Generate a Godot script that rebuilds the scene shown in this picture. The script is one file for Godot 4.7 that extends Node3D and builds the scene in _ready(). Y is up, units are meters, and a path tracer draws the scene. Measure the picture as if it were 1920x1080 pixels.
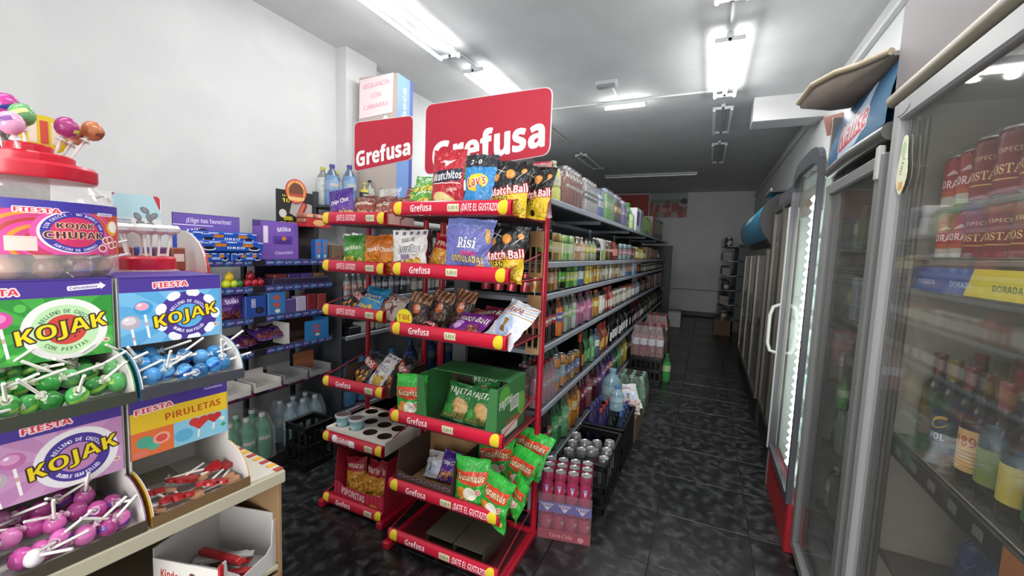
extends Node3D
# A small Spanish convenience shop: snack racks, a long gondola, a candy counter and a row of drink fridges.

# ------------------------------------------------------------------ geometry builder
class G:
	var st := SurfaceTool.new()
	var c := Color.WHITE
	var n := 1
	var flat := true
	func _init() -> void:
		st.begin(Mesh.PRIMITIVE_TRIANGLES)
	func col(k: Color) -> G:
		c = k.srgb_to_linear()
		return self
	func v(p: Vector3, uv: Vector2) -> void:
		st.set_color(c)
		st.set_uv(uv)
		st.add_vertex(p)
	func grp(g: int) -> void:
		st.set_smooth_group(4294967295 if g < 0 else g)
	func tri(a: Vector3, b: Vector3, d: Vector3, ua := Vector2.ZERO, ub := Vector2.ZERO, ud := Vector2.ZERO) -> void:
		# given counter-clockwise as seen from outside
		v(a, ua); v(d, ud); v(b, ub)
	func quad(a: Vector3, b: Vector3, d: Vector3, e: Vector3, u0 := Vector2(0, 1), u1 := Vector2(1, 0), g := -1) -> void:
		# a lower left, b lower right, d upper right, e upper left seen from outside
		grp(g)
		tri(a, b, d, u0, Vector2(u1.x, u0.y), u1)
		tri(a, d, e, u0, u1, Vector2(u0.x, u1.y))
	func out(pts: Array, mid: Vector3, g := -1) -> void:
		# convex polygon turned to face away from mid
		grp(g)
		var nn: Vector3 = (pts[1] - pts[0]).cross(pts[2] - pts[0])
		var f: bool = nn.dot(pts[0] + pts[1] + pts[2] - 3.0 * mid) < 0.0
		for i in range(1, pts.size() - 1):
			if f:
				tri(pts[0], pts[i + 1], pts[i])
			else:
				tri(pts[0], pts[i], pts[i + 1])
	func box(m: Vector3, s: Vector3, b := 0.0, t := Basis()) -> G:
		var h := s * 0.5
		if b <= 0.0:
			for ax in 3:
				for sg in [-1.0, 1.0]:
					var p := []
					for q in [Vector2(-1, -1), Vector2(1, -1), Vector2(1, 1), Vector2(-1, 1)]:
						var w := Vector3.ZERO
						w[ax] = sg * h[ax]
						w[(ax + 1) % 3] = q.x * h[(ax + 1) % 3]
						w[(ax + 2) % 3] = q.y * h[(ax + 2) % 3]
						p.append(m + t * w)
					out(p, m)
			return self
		b = minf(b, minf(h.x, minf(h.y, h.z)) * 0.9)
		for ax in 3:
			var a1 := (ax + 1) % 3
			var a2 := (ax + 2) % 3
			for sg in [-1.0, 1.0]:
				var p := []
				for q in [Vector2(-1, -1), Vector2(1, -1), Vector2(1, 1), Vector2(-1, 1)]:
					var w := Vector3.ZERO
					w[ax] = sg * h[ax]
					w[a1] = q.x * (h[a1] - b)
					w[a2] = q.y * (h[a2] - b)
					p.append(m + t * w)
				out(p, m)
				for s2 in [-1.0, 1.0]:
					var e := []
					for k in [-1.0, 1.0]:
						var w := Vector3.ZERO
						w[a2] = k * (h[a2] - b)
						w[ax] = sg * h[ax]
						w[a1] = s2 * (h[a1] - b)
						e.append(w)
					for k in [1.0, -1.0]:
						var w := Vector3.ZERO
						w[a2] = k * (h[a2] - b)
						w[ax] = sg * (h[ax] - b)
						w[a1] = s2 * h[a1]
						e.append(w)
					var e2 := []
					for x in e:
						e2.append(m + t * x)
					out(e2, m)
		for sx in [-1.0, 1.0]:
			for sy in [-1.0, 1.0]:
				for sz in [-1.0, 1.0]:
					out([m + t * Vector3(sx * h.x, sy * (h.y - b), sz * (h.z - b)), m + t * Vector3(sx * (h.x - b), sy * h.y, sz * (h.z - b)), m + t * Vector3(sx * (h.x - b), sy * (h.y - b), sz * h.z)], m)
		return self
	func lathe(pr: Array, seg := 16, m := Vector3.ZERO, t := Basis(), a0 := 0.0, a1 := TAU, u0 := 0.0, u1 := 1.0, sq := 1.0) -> G:
		# pr: Vector2(radius, height) from bottom to top; sharp corners split the smoothing
		var g := n
		var tot := 0.0
		for i in range(1, pr.size()):
			tot += pr[i].distance_to(pr[i - 1])
		var run := 0.0
		for i in range(1, pr.size()):
			var d0: Vector2 = pr[i] - pr[i - 1]
			if i > 1 and absf(d0.angle_to(pr[i - 1] - pr[i - 2])) > 0.6:
				g += 1
			grp(g)
			var v0 := 1.0 - run / tot
			run += d0.length()
			var v1 := 1.0 - run / tot
			for k in seg:
				var b0 := a0 + (a1 - a0) * k / seg
				var b1 := a0 + (a1 - a0) * (k + 1) / seg
				var q := []
				for w in [[b0, i - 1], [b1, i - 1], [b1, i], [b0, i]]:
					q.append(m + t * Vector3(sin(w[0]) * pr[w[1]].x, pr[w[1]].y, cos(w[0]) * pr[w[1]].x * sq))
				var ua := u0 + (u1 - u0) * k / seg
				var ub := u0 + (u1 - u0) * (k + 1) / seg
				if pr[i - 1].x > 1e-6:
					tri(q[0], q[1], q[2], Vector2(ua, v0), Vector2(ub, v0), Vector2(ub, v1))
				if pr[i].x > 1e-6:
					tri(q[0], q[2], q[3], Vector2(ua, v0), Vector2(ub, v1), Vector2(ua, v1))
		n = g + 1
		return self
	func tube(p: Array, r: float, seg := 8, cap := true) -> G:
		var fr := []
		var up := Vector3.UP
		for i in p.size():
			var d: Vector3 = (p[mini(i + 1, p.size() - 1)] - p[maxi(i - 1, 0)]).normalized()
			if absf(d.dot(up)) > 0.95:
				up = Vector3.RIGHT if absf(d.x) < 0.9 else Vector3.BACK
			var x := d.cross(up).normalized()
			fr.append([p[i], x, x.cross(d).normalized(), d])
			up = x.cross(d).normalized()
		n += 1
		for i in range(1, p.size()):
			grp(n)
			for k in seg:
				var a := TAU * k / seg
				var b := TAU * (k + 1) / seg
				var f0 = fr[i - 1]
				var f1 = fr[i]
				var A: Vector3 = f0[0] + (f0[1] * cos(a) + f0[2] * sin(a)) * r
				var B: Vector3 = f0[0] + (f0[1] * cos(b) + f0[2] * sin(b)) * r
				var C: Vector3 = f1[0] + (f1[1] * cos(b) + f1[2] * sin(b)) * r
				var D: Vector3 = f1[0] + (f1[1] * cos(a) + f1[2] * sin(a)) * r
				tri(A, D, C); tri(A, C, B)
		if cap:
			for w in [[fr[0], -1.0], [fr[-1], 1.0]]:
				var ring := []
				for k in seg:
					var a := TAU * k / seg
					ring.append(w[0][0] + (w[0][1] * cos(a) + w[0][2] * sin(a)) * r)
				out(ring, w[0][0] - w[0][3] * w[1])
		n += 1
		return self
	func prism(pts: PackedVector2Array, z0: float, z1: float, uvr := Rect2(), t := Transform3D()) -> G:
		# a flat outline given thickness along z; the front (z1) takes uv from the rectangle
		if Geometry2D.is_polygon_clockwise(pts):
			pts = pts.duplicate()
			pts.reverse()
		var ix := Geometry2D.triangulate_polygon(pts)
		grp(-1)
		for i in range(0, ix.size(), 3):
			var P := [pts[ix[i]], pts[ix[i + 1]], pts[ix[i + 2]]]
			if (P[1] - P[0]).cross(P[2] - P[0]) < 0.0:
				P = [P[0], P[2], P[1]]
			var U := []
			for q in P:
				U.append(Vector2((q.x - uvr.position.x) / uvr.size.x, 1.0 - (q.y - uvr.position.y) / uvr.size.y) if uvr.size.x > 0 else Vector2.ZERO)
			tri(t * Vector3(P[0].x, P[0].y, z1), t * Vector3(P[1].x, P[1].y, z1), t * Vector3(P[2].x, P[2].y, z1), U[0], U[1], U[2])
			tri(t * Vector3(P[0].x, P[0].y, z0), t * Vector3(P[2].x, P[2].y, z0), t * Vector3(P[1].x, P[1].y, z0), U[0], U[2], U[1])
		for i in pts.size():
			var a := pts[i]
			var b := pts[(i + 1) % pts.size()]
			quad(t * Vector3(a.x, a.y, z0), t * Vector3(b.x, b.y, z0), t * Vector3(b.x, b.y, z1), t * Vector3(a.x, a.y, z1))
		return self
	func ball(m: Vector3, r: float, seg := 12, sy := 1.0) -> G:
		var pr := []
		var k := maxi(4, seg / 2)
		for i in k + 1:
			var a := PI * i / k - PI / 2
			pr.append(Vector2(cos(a) * r if i > 0 and i < k else 0.0, sin(a) * r * sy))
		return lathe(pr, seg, m)
	func mesh(old: ArrayMesh = null) -> ArrayMesh:
		st.generate_normals()
		return st.commit(old) if old else st.commit()

# ------------------------------------------------------------------ flat print
class Cv:
	static var glyphs := {}
	var im: Image
	var W: int
	var H: int
	func _init(w: int, h: int, c: Color) -> void:
		W = w
		H = h
		im = Image.create_empty(w, h, false, Image.FORMAT_RGB8)
		im.fill(c)
	func rect(x: float, y: float, w: float, h: float, c: Color) -> Cv:
		im.fill_rect(Rect2i(roundi(x), roundi(y), maxi(1, roundi(w)), maxi(1, roundi(h))), c)
		return self
	func poly(p: PackedVector2Array, c: Color) -> Cv:
		var y0 := INF
		var y1 := -INF
		for q in p:
			y0 = minf(y0, q.y)
			y1 = maxf(y1, q.y)
		var k := p.size()
		for y in range(maxi(0, floori(y0)), mini(H, ceili(y1))):
			var yy := y + 0.5
			var xs := PackedFloat32Array()
			for i in k:
				var a := p[i]
				var b := p[(i + 1) % k]
				if (a.y <= yy) != (b.y <= yy):
					xs.append(a.x + (yy - a.y) / (b.y - a.y) * (b.x - a.x))
			xs.sort()
			for i in range(0, xs.size() - 1, 2):
				var x0 := maxi(0, roundi(xs[i]))
				var x1 := mini(W, roundi(xs[i + 1]))
				if x1 > x0:
					im.fill_rect(Rect2i(x0, y, x1 - x0, 1), c)
		return self
	func ell(cx: float, cy: float, rx: float, ry: float, c: Color, rot := 0.0) -> Cv:
		var p := PackedVector2Array()
		for i in 40:
			p.append(Vector2(cx, cy) + Vector2(cos(TAU * i / 40) * rx, sin(TAU * i / 40) * ry).rotated(rot))
		return poly(p, c)
	func line(a: Vector2, b: Vector2, w: float, c: Color) -> Cv:
		var nn := (b - a).normalized().orthogonal() * w * 0.5
		return poly(PackedVector2Array([a + nn, b + nn, b - nn, a - nn]), c)
	func rr(x: float, y: float, w: float, h: float, r: float, c: Color, rot := 0.0) -> Cv:
		var p := PackedVector2Array()
		for k in [[w / 2 - r, h / 2 - r, 0], [-w / 2 + r, h / 2 - r, 1], [-w / 2 + r, -h / 2 + r, 2], [w / 2 - r, -h / 2 + r, 3]]:
			for i in 6:
				var a: float = (k[2] + i / 5.0) * PI / 2
				p.append(Vector2(x + w / 2, y + h / 2) + (Vector2(k[0], k[1]) + Vector2(cos(a), sin(a)) * r).rotated(rot))
		return poly(p, c)
	static func word(s: String, serif: bool, bold: bool) -> Array:
		# triangles of a word, cap height one, centred
		var key := s + str(serif) + str(bold)
		if not glyphs.has(key):
			var f := SystemFont.new()
			f.font_names = PackedStringArray(["Droid Serif" if serif else "Droid Sans"])
			f.font_weight = 700 if bold else 400
			var tm := TextMesh.new()
			tm.font = f
			tm.font_size = 48
			tm.pixel_size = 1.0
			tm.depth = 0.0
			tm.curve_step = 3.0
			tm.text = s
			var ar := tm.get_mesh_arrays()
			var vs: PackedVector3Array = ar[Mesh.ARRAY_VERTEX]
			var ix = ar[Mesh.ARRAY_INDEX]
			var p := PackedVector2Array()
			if ix == null or ix.size() == 0:
				for q in vs:
					p.append(Vector2(q.x, -q.y))
			else:
				for i in ix:
					p.append(Vector2(vs[i].x, -vs[i].y))
			var lo := Vector2(INF, INF)
			var hi := -lo
			for q in p:
				lo = lo.min(q)
				hi = hi.max(q)
			for i in p.size():
				p[i] = (p[i] - (lo + hi) * 0.5) / 34.0
			glyphs[key] = [p, (hi - lo) / 34.0]
		return glyphs[key]
	func stamp(p: PackedVector2Array, at: Vector2, size: float, c: Color, rot: float, sx: float, off := Vector2.ZERO, sk := 0.0) -> void:
		var q := PackedVector2Array([Vector2.ZERO, Vector2.ZERO, Vector2.ZERO])
		for i in range(0, p.size(), 3):
			for j in 3:
				q[j] = Vector2((p[i + j].x - p[i + j].y * sk) * size * sx, p[i + j].y * size).rotated(rot) + at + off
			poly(q, c)
	func text(s: String, x: float, y: float, size: float, c: Color, rot := 0.0, wide := 0.0, o := 0.0, oc := Color.WHITE, bold := true, serif := false, sk := 0.0) -> Cv:
		# size: cap height in pixels; wide: squeeze to that width; o: outline in pixels
		var w := Cv.word(s, serif, bold)
		var sx: float = wide / (w[1].x * size) if wide > 0.0 else 1.0
		if o > 0.0:
			for i in 10:
				stamp(w[0], Vector2(x, y), size, oc, rot, sx, Vector2(o, 0).rotated(TAU * i / 10), sk)
		stamp(w[0], Vector2(x, y), size, c, rot, sx, Vector2.ZERO, sk)
		return self
	func arc(s: String, cx: float, cy: float, r: float, a0: float, a1: float, size: float, c: Color, low := false) -> Cv:
		# letters along an arc, angles in degrees, 0 at the top
		var k := s.length()
		for i in k:
			var ch := s[i]
			if ch == " ":
				continue
			var a := deg_to_rad(lerpf(a0, a1, (i + 0.5) / k))
			var w := Cv.word(ch, false, true)
			var d := Vector2(sin(a), -cos(a))
			stamp(w[0], Vector2(cx, cy) + d * r, size, c, a + (PI if low else 0.0), 0.85)
		return self

# ------------------------------------------------------------------ things, parts, materials
var taken := {}
var mats := {}
var tex := {}
var rng := RandomNumberGenerator.new()

func numbered(s: String) -> String:
	var k: int = taken.get(s, -1) + 1
	taken[s] = k
	return s if k == 0 else "%s_%03d" % [s, k]

func tag(o: Node, label: String, category: String, group := "") -> void:
	o.set_meta("label", label)
	o.set_meta("category", category)
	if group:
		o.set_meta("group", group)

func thing(called: String, label: String, category: String, at := Vector3.ZERO, turn := 0.0, group := "") -> Node3D:
	var o := Node3D.new()
	o.name = numbered(called)
	add_child(o)
	o.position = at
	o.rotation.y = turn
	tag(o, label, category, group)
	return o

func part(p: Node, called: String, g, m: Material, at := Vector3.ZERO, kind := "") -> MeshInstance3D:
	var o := MeshInstance3D.new()
	o.name = called
	o.mesh = g.mesh() if g is G else g
	o.material_override = m
	o.position = at
	if kind:
		o.set_meta("kind", kind)
	p.add_child(o, true)
	return o

func struct(called: String, g: G, m: Material) -> MeshInstance3D:
	var o := part(self, numbered(called), g, m)
	o.set_meta("kind", "structure")
	return o

func solo(called: String, g: G, m: Material, label: String, category: String, at := Vector3.ZERO, turn := 0.0, group := "") -> MeshInstance3D:
	var o := part(self, numbered(called), g, m, at)
	o.rotation.y = turn
	tag(o, label, category, group)
	return o

func again(o: Node3D, label: String, at: Vector3, turn := 0.0, group := "") -> Node3D:
	var called := String(o.name).rstrip("0123456789").rstrip("_")
	var k: Node3D = o.duplicate()
	k.name = numbered(called)
	add_child(k)
	k.position = at
	k.rotation = Vector3(0, turn, 0)
	k.scale = Vector3.ONE
	tag(k, label, o.get_meta("category"), group)
	return k

func C(h: String) -> Color:
	return Color.html(h)

func M(key: String, h := "ffffff", rough := 0.5, metal := 0.0, vc := false, alpha := 1.0) -> StandardMaterial3D:
	if not mats.has(key):
		var m := StandardMaterial3D.new()
		m.resource_name = key
		m.albedo_color = Color(C(h), alpha)
		m.roughness = rough
		m.metallic = metal
		m.vertex_color_use_as_albedo = vc
		if alpha < 1.0:
			m.transparency = BaseMaterial3D.TRANSPARENCY_ALPHA
		mats[key] = m
	return mats[key]

func P(key: String, rough := 0.45) -> StandardMaterial3D:
	# printed surface
	var k := "print_" + key
	if not mats.has(k):
		var m := StandardMaterial3D.new()
		m.resource_name = k
		m.albedo_texture = tex[key]
		m.roughness = rough
		m.texture_repeat = false
		mats[k] = m
	return mats[k]

func keep(key: String, cv: Cv) -> void:
	tex[key] = ImageTexture.create_from_image(cv.im)

func noise_mat(key: String, cols: Array, stops: Array, freq: float, size: int, scale: float, rough: float, oct := 4, bump := 0.0) -> StandardMaterial3D:
	var m := StandardMaterial3D.new()
	m.resource_name = key
	var f := FastNoiseLite.new()
	f.seed = key.hash() & 0xffff
	f.noise_type = FastNoiseLite.TYPE_SIMPLEX
	f.frequency = freq
	f.fractal_octaves = oct
	f.domain_warp_enabled = true
	f.domain_warp_amplitude = 40.0
	f.domain_warp_frequency = freq
	var gr := Gradient.new()
	gr.offsets = PackedFloat32Array(stops)
	var pc := PackedColorArray()
	for q in cols:
		pc.append(C(q))
	gr.colors = pc
	var t := NoiseTexture2D.new()
	t.width = size
	t.height = size
	t.seamless = true
	t.noise = f
	t.color_ramp = gr
	m.albedo_texture = t
	m.roughness = rough
	m.uv1_triplanar = true
	m.uv1_world_triplanar = true
	m.uv1_scale = Vector3.ONE * scale
	mats[key] = m
	return m

func lbox(m: Vector3, s: Vector3, b := 0.0, t := Basis()) -> G:
	return G.new().box(m, s, b, t)

func _ready() -> void:
	rng.seed = 4711
	# camera
	var cam := Camera3D.new()
	cam.name = "camera"
	cam.fov = 68.87
	cam.near = 0.02
	cam.position = Vector3(0, 1.5, 0)
	cam.rotation_degrees = Vector3(-5.1, 24.8, 2.2)
	add_child(cam)
	cam.current = true
	# sky and exposure: an overcast day outside the shop front
	var we := WorldEnvironment.new()
	we.name = "world"
	var e := Environment.new()
	e.background_mode = Environment.BG_COLOR
	e.background_color = C("eef2f6")
	e.background_energy_multiplier = 1.0
	e.ambient_light_source = Environment.AMBIENT_SOURCE_DISABLED
	e.tonemap_mode = Environment.TONE_MAPPER_LINEAR
	e.tonemap_exposure = 0.95
	e.sdfgi_enabled = true
	e.ssao_enabled = true
	e.ssil_enabled = true
	we.environment = e
	add_child(we)
	# daylight that comes in through the glazed shop front behind the camera
	area(Vector3(-0.1, 1.35, 2.3), Vector3(0, 0, 0), Vector2(1.7, 2.0), 10.5, C("fffdfa"))
	make_prints()
	common()
	room()
	lamps()
	racks()
	counter()
	milka()
	wallunit()
	gondola()
	fridges()
	floor_goods()

func area(at: Vector3, rot: Vector3, size: Vector2, energy: float, c: Color) -> void:
	var l := AreaLight3D.new()
	l.name = numbered("area_light")
	l.position = at
	l.rotation_degrees = rot
	l.area_size = size
	l.light_energy = energy
	l.light_color = c
	l.shadow_enabled = true
	l.area_range = 25.0
	l.area_attenuation = 2.0
	add_child(l)

func common() -> void:
	M("vc", "ffffff", 0.35, 0.0, true)
	M("vcm", "ffffff", 0.75, 0.0, true)
	M("vcg", "ffffff", 0.18, 0.0, true)
	M("alu", "d8dadb", 0.32, 0.9)
	M("steel", "8f8a82", 0.35, 0.85)
	M("white_paint", "dcdedf", 0.5)
	M("grey_shelf", "8b919b", 0.45)
	M("grey_dark", "43474d", 0.5)
	M("black", "141518", 0.45)
	M("black_crate", "0e1012", 0.4)
	M("red", "b3122a", 0.35)
	M("red_dark", "4a1019", 0.5)
	M("kraft", "a07c55", 0.85)
	M("kraft_dark", "5d4636", 0.85)
	M("card_white", "c9c6c2", 0.8)
	M("card_beige", "a89f8d", 0.8)
	M("glass", "c8ccc4", 0.03, 0.0, false, 0.05)
	M("clear", "e6ecef", 0.08, 0.0, false, 0.3)
	M("film", "e6e6e8", 0.1, 0.0, false, 0.1)
	M("green_pet", "4c9c78", 0.12, 0.0, false, 0.62)
	M("blue_pet", "5f97c4", 0.12, 0.0, false, 0.55)
	M("water_pet", "8fb4c4", 0.1, 0.0, false, 0.5)
	M("bag_dark", "3a2a24", 0.3)
	M("bag_navy", "24365f", 0.3)
	M("stick", "e6e2dc", 0.5)

func room() -> void:
	var wall := noise_mat("wall_plaster", ["cbcdce", "cecfd0", "d1d2d3"], [0.2, 0.5, 0.8], 0.01, 256, 0.6, 0.8)
	var ceil := noise_mat("ceiling_paint", ["d2d4d5", "d6d8d9", "d9dbdc"], [0.2, 0.5, 0.8], 0.01, 256, 0.6, 0.85)
	var L := -2.98
	var R := 0.92
	var B := -11.75
	var F := 2.5
	var T := 3.15
	struct("ceiling", lbox(Vector3((L + R) / 2, T + 0.1, (B + F) / 2), Vector3(R - L + 0.8, 0.2, F - B + 0.8)), ceil)
	struct("wall_left", lbox(Vector3(L - 0.1, T / 2, (B + F) / 2), Vector3(0.2, T, F - B + 0.4)), wall)
	struct("wall_right", lbox(Vector3(R + 0.1, T / 2, (B + F) / 2), Vector3(0.2, T, F - B + 0.4)), wall)
	var bk := struct("wall_back", lbox(Vector3((L + R) / 2, T / 2, B - 0.1), Vector3(R - L, T, 0.2)), wall)
	part(bk, "ledge", lbox(Vector3(-0.45, 0.68, B + 0.02), Vector3(2.6, 0.02, 0.04), 0.004), M("ledge", "8e9193", 0.6))
	struct("baseboard_back", lbox(Vector3((L + R) / 2, 0.06, B + 0.012), Vector3(R - L, 0.12, 0.024), 0.004), M("skirting", "17181a", 0.4))
	# front wall with a wide glazed opening (behind the camera)
	var fw := G.new()
	fw.box(Vector3(-2.83, T / 2, F + 0.1), Vector3(0.3, T, 0.2))
	fw.box(Vector3(0.82, T / 2, F + 0.1), Vector3(0.2, T, 0.2))
	fw.box(Vector3(-0.98, 3.0, F + 0.1), Vector3(3.4, 0.3, 0.2))
	fw.box(Vector3(-0.98, 0.2, F + 0.1), Vector3(3.4, 0.4, 0.2))
	struct("wall_front", fw, wall)
	var win := struct("window_1", lbox(Vector3(-0.98, 1.62, F + 0.1), Vector3(0.06, 2.45, 0.06), 0.005), M("steel"))
	for x in [-1.83, -0.13]:
		part(win, "pane", lbox(Vector3(x, 1.62, F + 0.1), Vector3(1.62, 2.43, 0.008)), M("glass"))
	# pillar on the left wall
	struct("wall_pillar", lbox(Vector3(L + 0.05, T / 2, -2.9), Vector3(0.12, T, 0.36)), wall)
	# ceiling beam stub from the right wall
	struct("trim_1", lbox(Vector3(0.62, 3.03, -5.2), Vector3(0.62, 0.24, 0.3), 0.004), wall)
	# cable duct high on the right wall, conduits on the ceiling
	var d := G.new()
	d.box(Vector3(R - 0.02, 3.0, -4.6), Vector3(0.04, 0.025, 14.0), 0.004)
	struct("trim_2", d, M("duct", "d9dbdc", 0.5))
	# floor of large dark marbled tiles
	var fl := struct("floor", lbox(Vector3((L + R) / 2, -0.11, (B + F) / 2), Vector3(R - L + 0.6, 0.2, F - B + 0.6)), M("grout", "1d1e1f", 0.6))
	var marble := []
	for i in 3:
		marble.append(noise_mat("floor_marble_%d" % i, ["0f1011", "1a1b1d", "2a2b2d", "474949"], [0.22, 0.45, 0.64, 0.92], 0.019 + 0.003 * i, 512, 0.9, 0.3 + 0.04 * i, 5))
	var s := 0.47
	var k := 0
	for iz in 25:
		for ix in 9:
			var x0 := L + ix * s
			var x1 := minf(x0 + s, R)
			var z0 := 0.3 - iz * s
			if x1 - x0 < 0.03 or z0 - s < B - 0.1:
				continue
			var hh := 0.0
			part(fl, "tile", lbox(Vector3((x0 + x1) / 2, -0.006 - hh, z0 - s / 2), Vector3(x1 - x0 - 0.004, 0.012, s - 0.004), 0.0015), marble[k % 3])
			k += 1 + (ix * 7 + iz * 3) % 2
	for iz in 5:
		for ix in 2:
			part(fl, "tile", lbox(Vector3(L + 0.975 + ix * 1.95, -0.006, 0.53 + iz * s), Vector3(1.945, 0.012, s - 0.004), 0.0015), marble[(iz + ix) % 3])
	# posters on the back wall
	var p1 := solo("wall_poster", lbox(Vector3.ZERO, Vector3(0.86, 0.66, 0.01)), M("poster_red", "a8382c", 0.5), "plain red poster high on the back wall beside the picture poster", "poster", Vector3(-1.96, 2.78, B + 0.007))
	p1.set_meta("label", "plain orange-red poster high on the back wall, left of the picture poster")
	var p2 := thing("wall_poster", "picture poster of raw meat under a grey band on the back wall", "poster", Vector3(-1.04, 2.83, B + 0.001))
	part(p2, "sheet", lbox(Vector3(0, 0, 0.004), Vector3(0.92, 0.64, 0.008)), M("poster_edge", "9aa6a6", 0.6))
	var q := G.new()
	q.quad(Vector3(-0.46, -0.32, 0.0085), Vector3(0.46, -0.32, 0.0085), Vector3(0.46, 0.32, 0.0085), Vector3(-0.46, 0.32, 0.0085))
	part(p2, "print", q, P("meat"))

func tube_lamp(called: String, label: String, at: Vector3, length: float, turn: float, lit: bool, energy: float, pair := true) -> void:
	var o := thing(called, label, "lamp", at, turn, "")
	part(o, "housing", lbox(Vector3(0, 0.02, 0), Vector3(0.045, 0.04, length), 0.006), M("lamp_white", "b9bcbe", 0.5))
	var em := M("tube_lit" if lit else "tube_off", "f4f6f8", 0.3)
	if lit:
		em.emission_enabled = true
		em.emission = C("fdfdfb")
		em.emission_energy_multiplier = 6.0
	var xs := [-0.085, 0.085] if pair else [0.0]
	for x in xs:
		for z in [-1.0, 1.0]:
			part(o, "holder", lbox(Vector3(x * 0.5, -0.004, z * (length / 2 - 0.015)), Vector3(absf(x) + 0.03, 0.03, 0.02), 0.004), M("lamp_white"))
		part(o, "fluorescent_tube", G.new().tube([Vector3(x, -0.018, -length / 2 + 0.02), Vector3(x, -0.018, length / 2 - 0.02)], 0.014, 10), em)
	if lit:
		# bare tubes shine all round: a downward panel light and small round lights along the tubes
		var w := at + Vector3(0, -0.05, 0)
		area(w, Vector3(-90, rad_to_deg(turn), 0), Vector2(0.24 if pair else 0.06, length), energy * 0.55, C("fffefb"))
		var dir := Vector3(sin(turn), 0, cos(turn))
		var k := 3 if length > 1.1 else 2
		for i in k:
			var l := OmniLight3D.new()
			l.name = numbered("tube_light")
			l.position = at + Vector3(0, -0.085, 0) + dir * length * ((i + 0.5) / k - 0.5)
			l.light_energy = energy * 0.115 / k
			l.light_color = C("fffefb")
			l.light_size = 0.03
			l.omni_range = 25.0
			l.omni_attenuation = 2.0
			l.shadow_enabled = true
			add_child(l)

func lamps() -> void:
	tube_lamp("ceiling_lamp", "long lit twin-tube ceiling lamp above the left aisle, nearest the left wall", Vector3(-2.06, 3.09, -2.3), 1.55, 0, true, 2.0)
	tube_lamp("ceiling_lamp", "lit twin-tube ceiling lamp just behind the large red sign", Vector3(-2.02, 3.09, -3.85), 1.0, 0, true, 1.4)
	tube_lamp("ceiling_lamp", "lit twin-tube ceiling lamp over the right aisle, seen end-on in the middle", Vector3(0.03, 3.09, -4.12), 1.2, 0, true, 3.4)
	tube_lamp("ceiling_lamp", "lit twin-tube ceiling lamp cut by the top edge of the picture", Vector3(0.02, 3.09, -2.4), 1.25, 0, true, 2.7)
	tube_lamp("ceiling_lamp", "lit twin-tube ceiling lamp overhead on the right, just out of the picture", Vector3(0.02, 3.09, -0.7), 1.25, 0, true, 3.0)
	tube_lamp("ceiling_lamp", "lit twin-tube ceiling lamp over the candy stand, just out of the picture", Vector3(-1.3, 3.09, 0.1), 1.25, 0, true, 1.4)
	tube_lamp("ceiling_lamp", "small lit single-tube lamp lying crosswise at the middle of the ceiling", Vector3(-0.93, 3.1, -4.72), 0.46, PI / 2, true, 0.9, false)
	tube_lamp("ceiling_lamp", "unlit twin-tube ceiling lamp, nearer of the two dark ones over the right aisle", Vector3(0.03, 3.1, -5.6), 1.0, 0, false, 0)
	tube_lamp("ceiling_lamp", "unlit twin-tube ceiling lamp, farther of the two dark ones over the right aisle", Vector3(0.03, 3.1, -7.3), 1.3, 0, false, 0)
	tube_lamp("ceiling_lamp", "long unlit single-tube lamp lying crosswise near the back wall", Vector3(-1.2, 3.12, -9.0), 1.8, PI / 2, false, 0, false)
	tube_lamp("ceiling_lamp", "lit twin-tube lamp over the left aisle, hidden behind the large red sign", Vector3(-2.3, 3.09, -4.75), 0.7, 0, true, 3.2)
	tube_lamp("ceiling_lamp", "unlit twin-tube lamp over the left aisle far behind the red sign", Vector3(-2.0, 3.1, -7.4), 1.2, 0, false, 0)
	var ex := thing("emergency_light", "small white rectangular emergency light on the ceiling before the crosswise lamp", "light fitting", Vector3(-1.0, 3.15, -4.15))
	part(ex, "body", lbox(Vector3(0, -0.03, 0), Vector3(0.2, 0.06, 0.09), 0.008), M("lamp_white"))
	part(ex, "lens", lbox(Vector3(0, -0.055, 0.046), Vector3(0.17, 0.03, 0.01), 0.003), M("lens_grey", "8a8d90", 0.3))
	var cd := G.new()
	cd.box(Vector3(-0.95, 3.142, -4.72), Vector3(1.95, 0.014, 0.02))
	cd.box(Vector3(0.03, 3.142, -3.3), Vector3(0.02, 0.014, 0.55))
	cd.box(Vector3(0.03, 3.142, -6.3), Vector3(0.02, 0.014, 3.2))
	cd.box(Vector3(-2.03, 3.142, -3.2), Vector3(0.02, 0.014, 0.4))
	cd.box(Vector3(-2.03, 3.142, -5.2), Vector3(0.02, 0.014, 1.9))
	cd.box(Vector3(-0.98, 3.142, -4.4), Vector3(0.014, 0.014, 0.5))
	struct("trim_3", cd, M("duct"))

# ------------------------------------------------------------------ printed matter
func lolly(cv: Cv, x: float, y: float, r: float, c: String, c2: String, tilt := 0.12) -> void:
	var s := Vector2(x, y)
	var d := Vector2(0, 1).rotated(-tilt)
	cv.line(s + d * r * 0.9, s + d * r * 4.2, r * 0.26, C("f2f0ee"))
	cv.line(s + d * r * 2.0, s + d * r * 2.5, r * 0.26, C("d9a0a0"))
	cv.ell(x, y, r, r * 0.93, C(c))
	cv.ell(x - r * 0.15, y - r * 0.2, r * 0.7, r * 0.55, C(c2))
	cv.ell(x - r * 0.38, y - r * 0.42, r * 0.22, r * 0.14, C("f6eef2"), -0.6)

func brand(cv: Cv, x: float, y: float, s: float, rot := 0.0) -> void:
	cv.text("FIESTA", x, y, s, C("d62f45"), rot, s * 5.6, s * 0.22, C("f3d5d8"))

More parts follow.
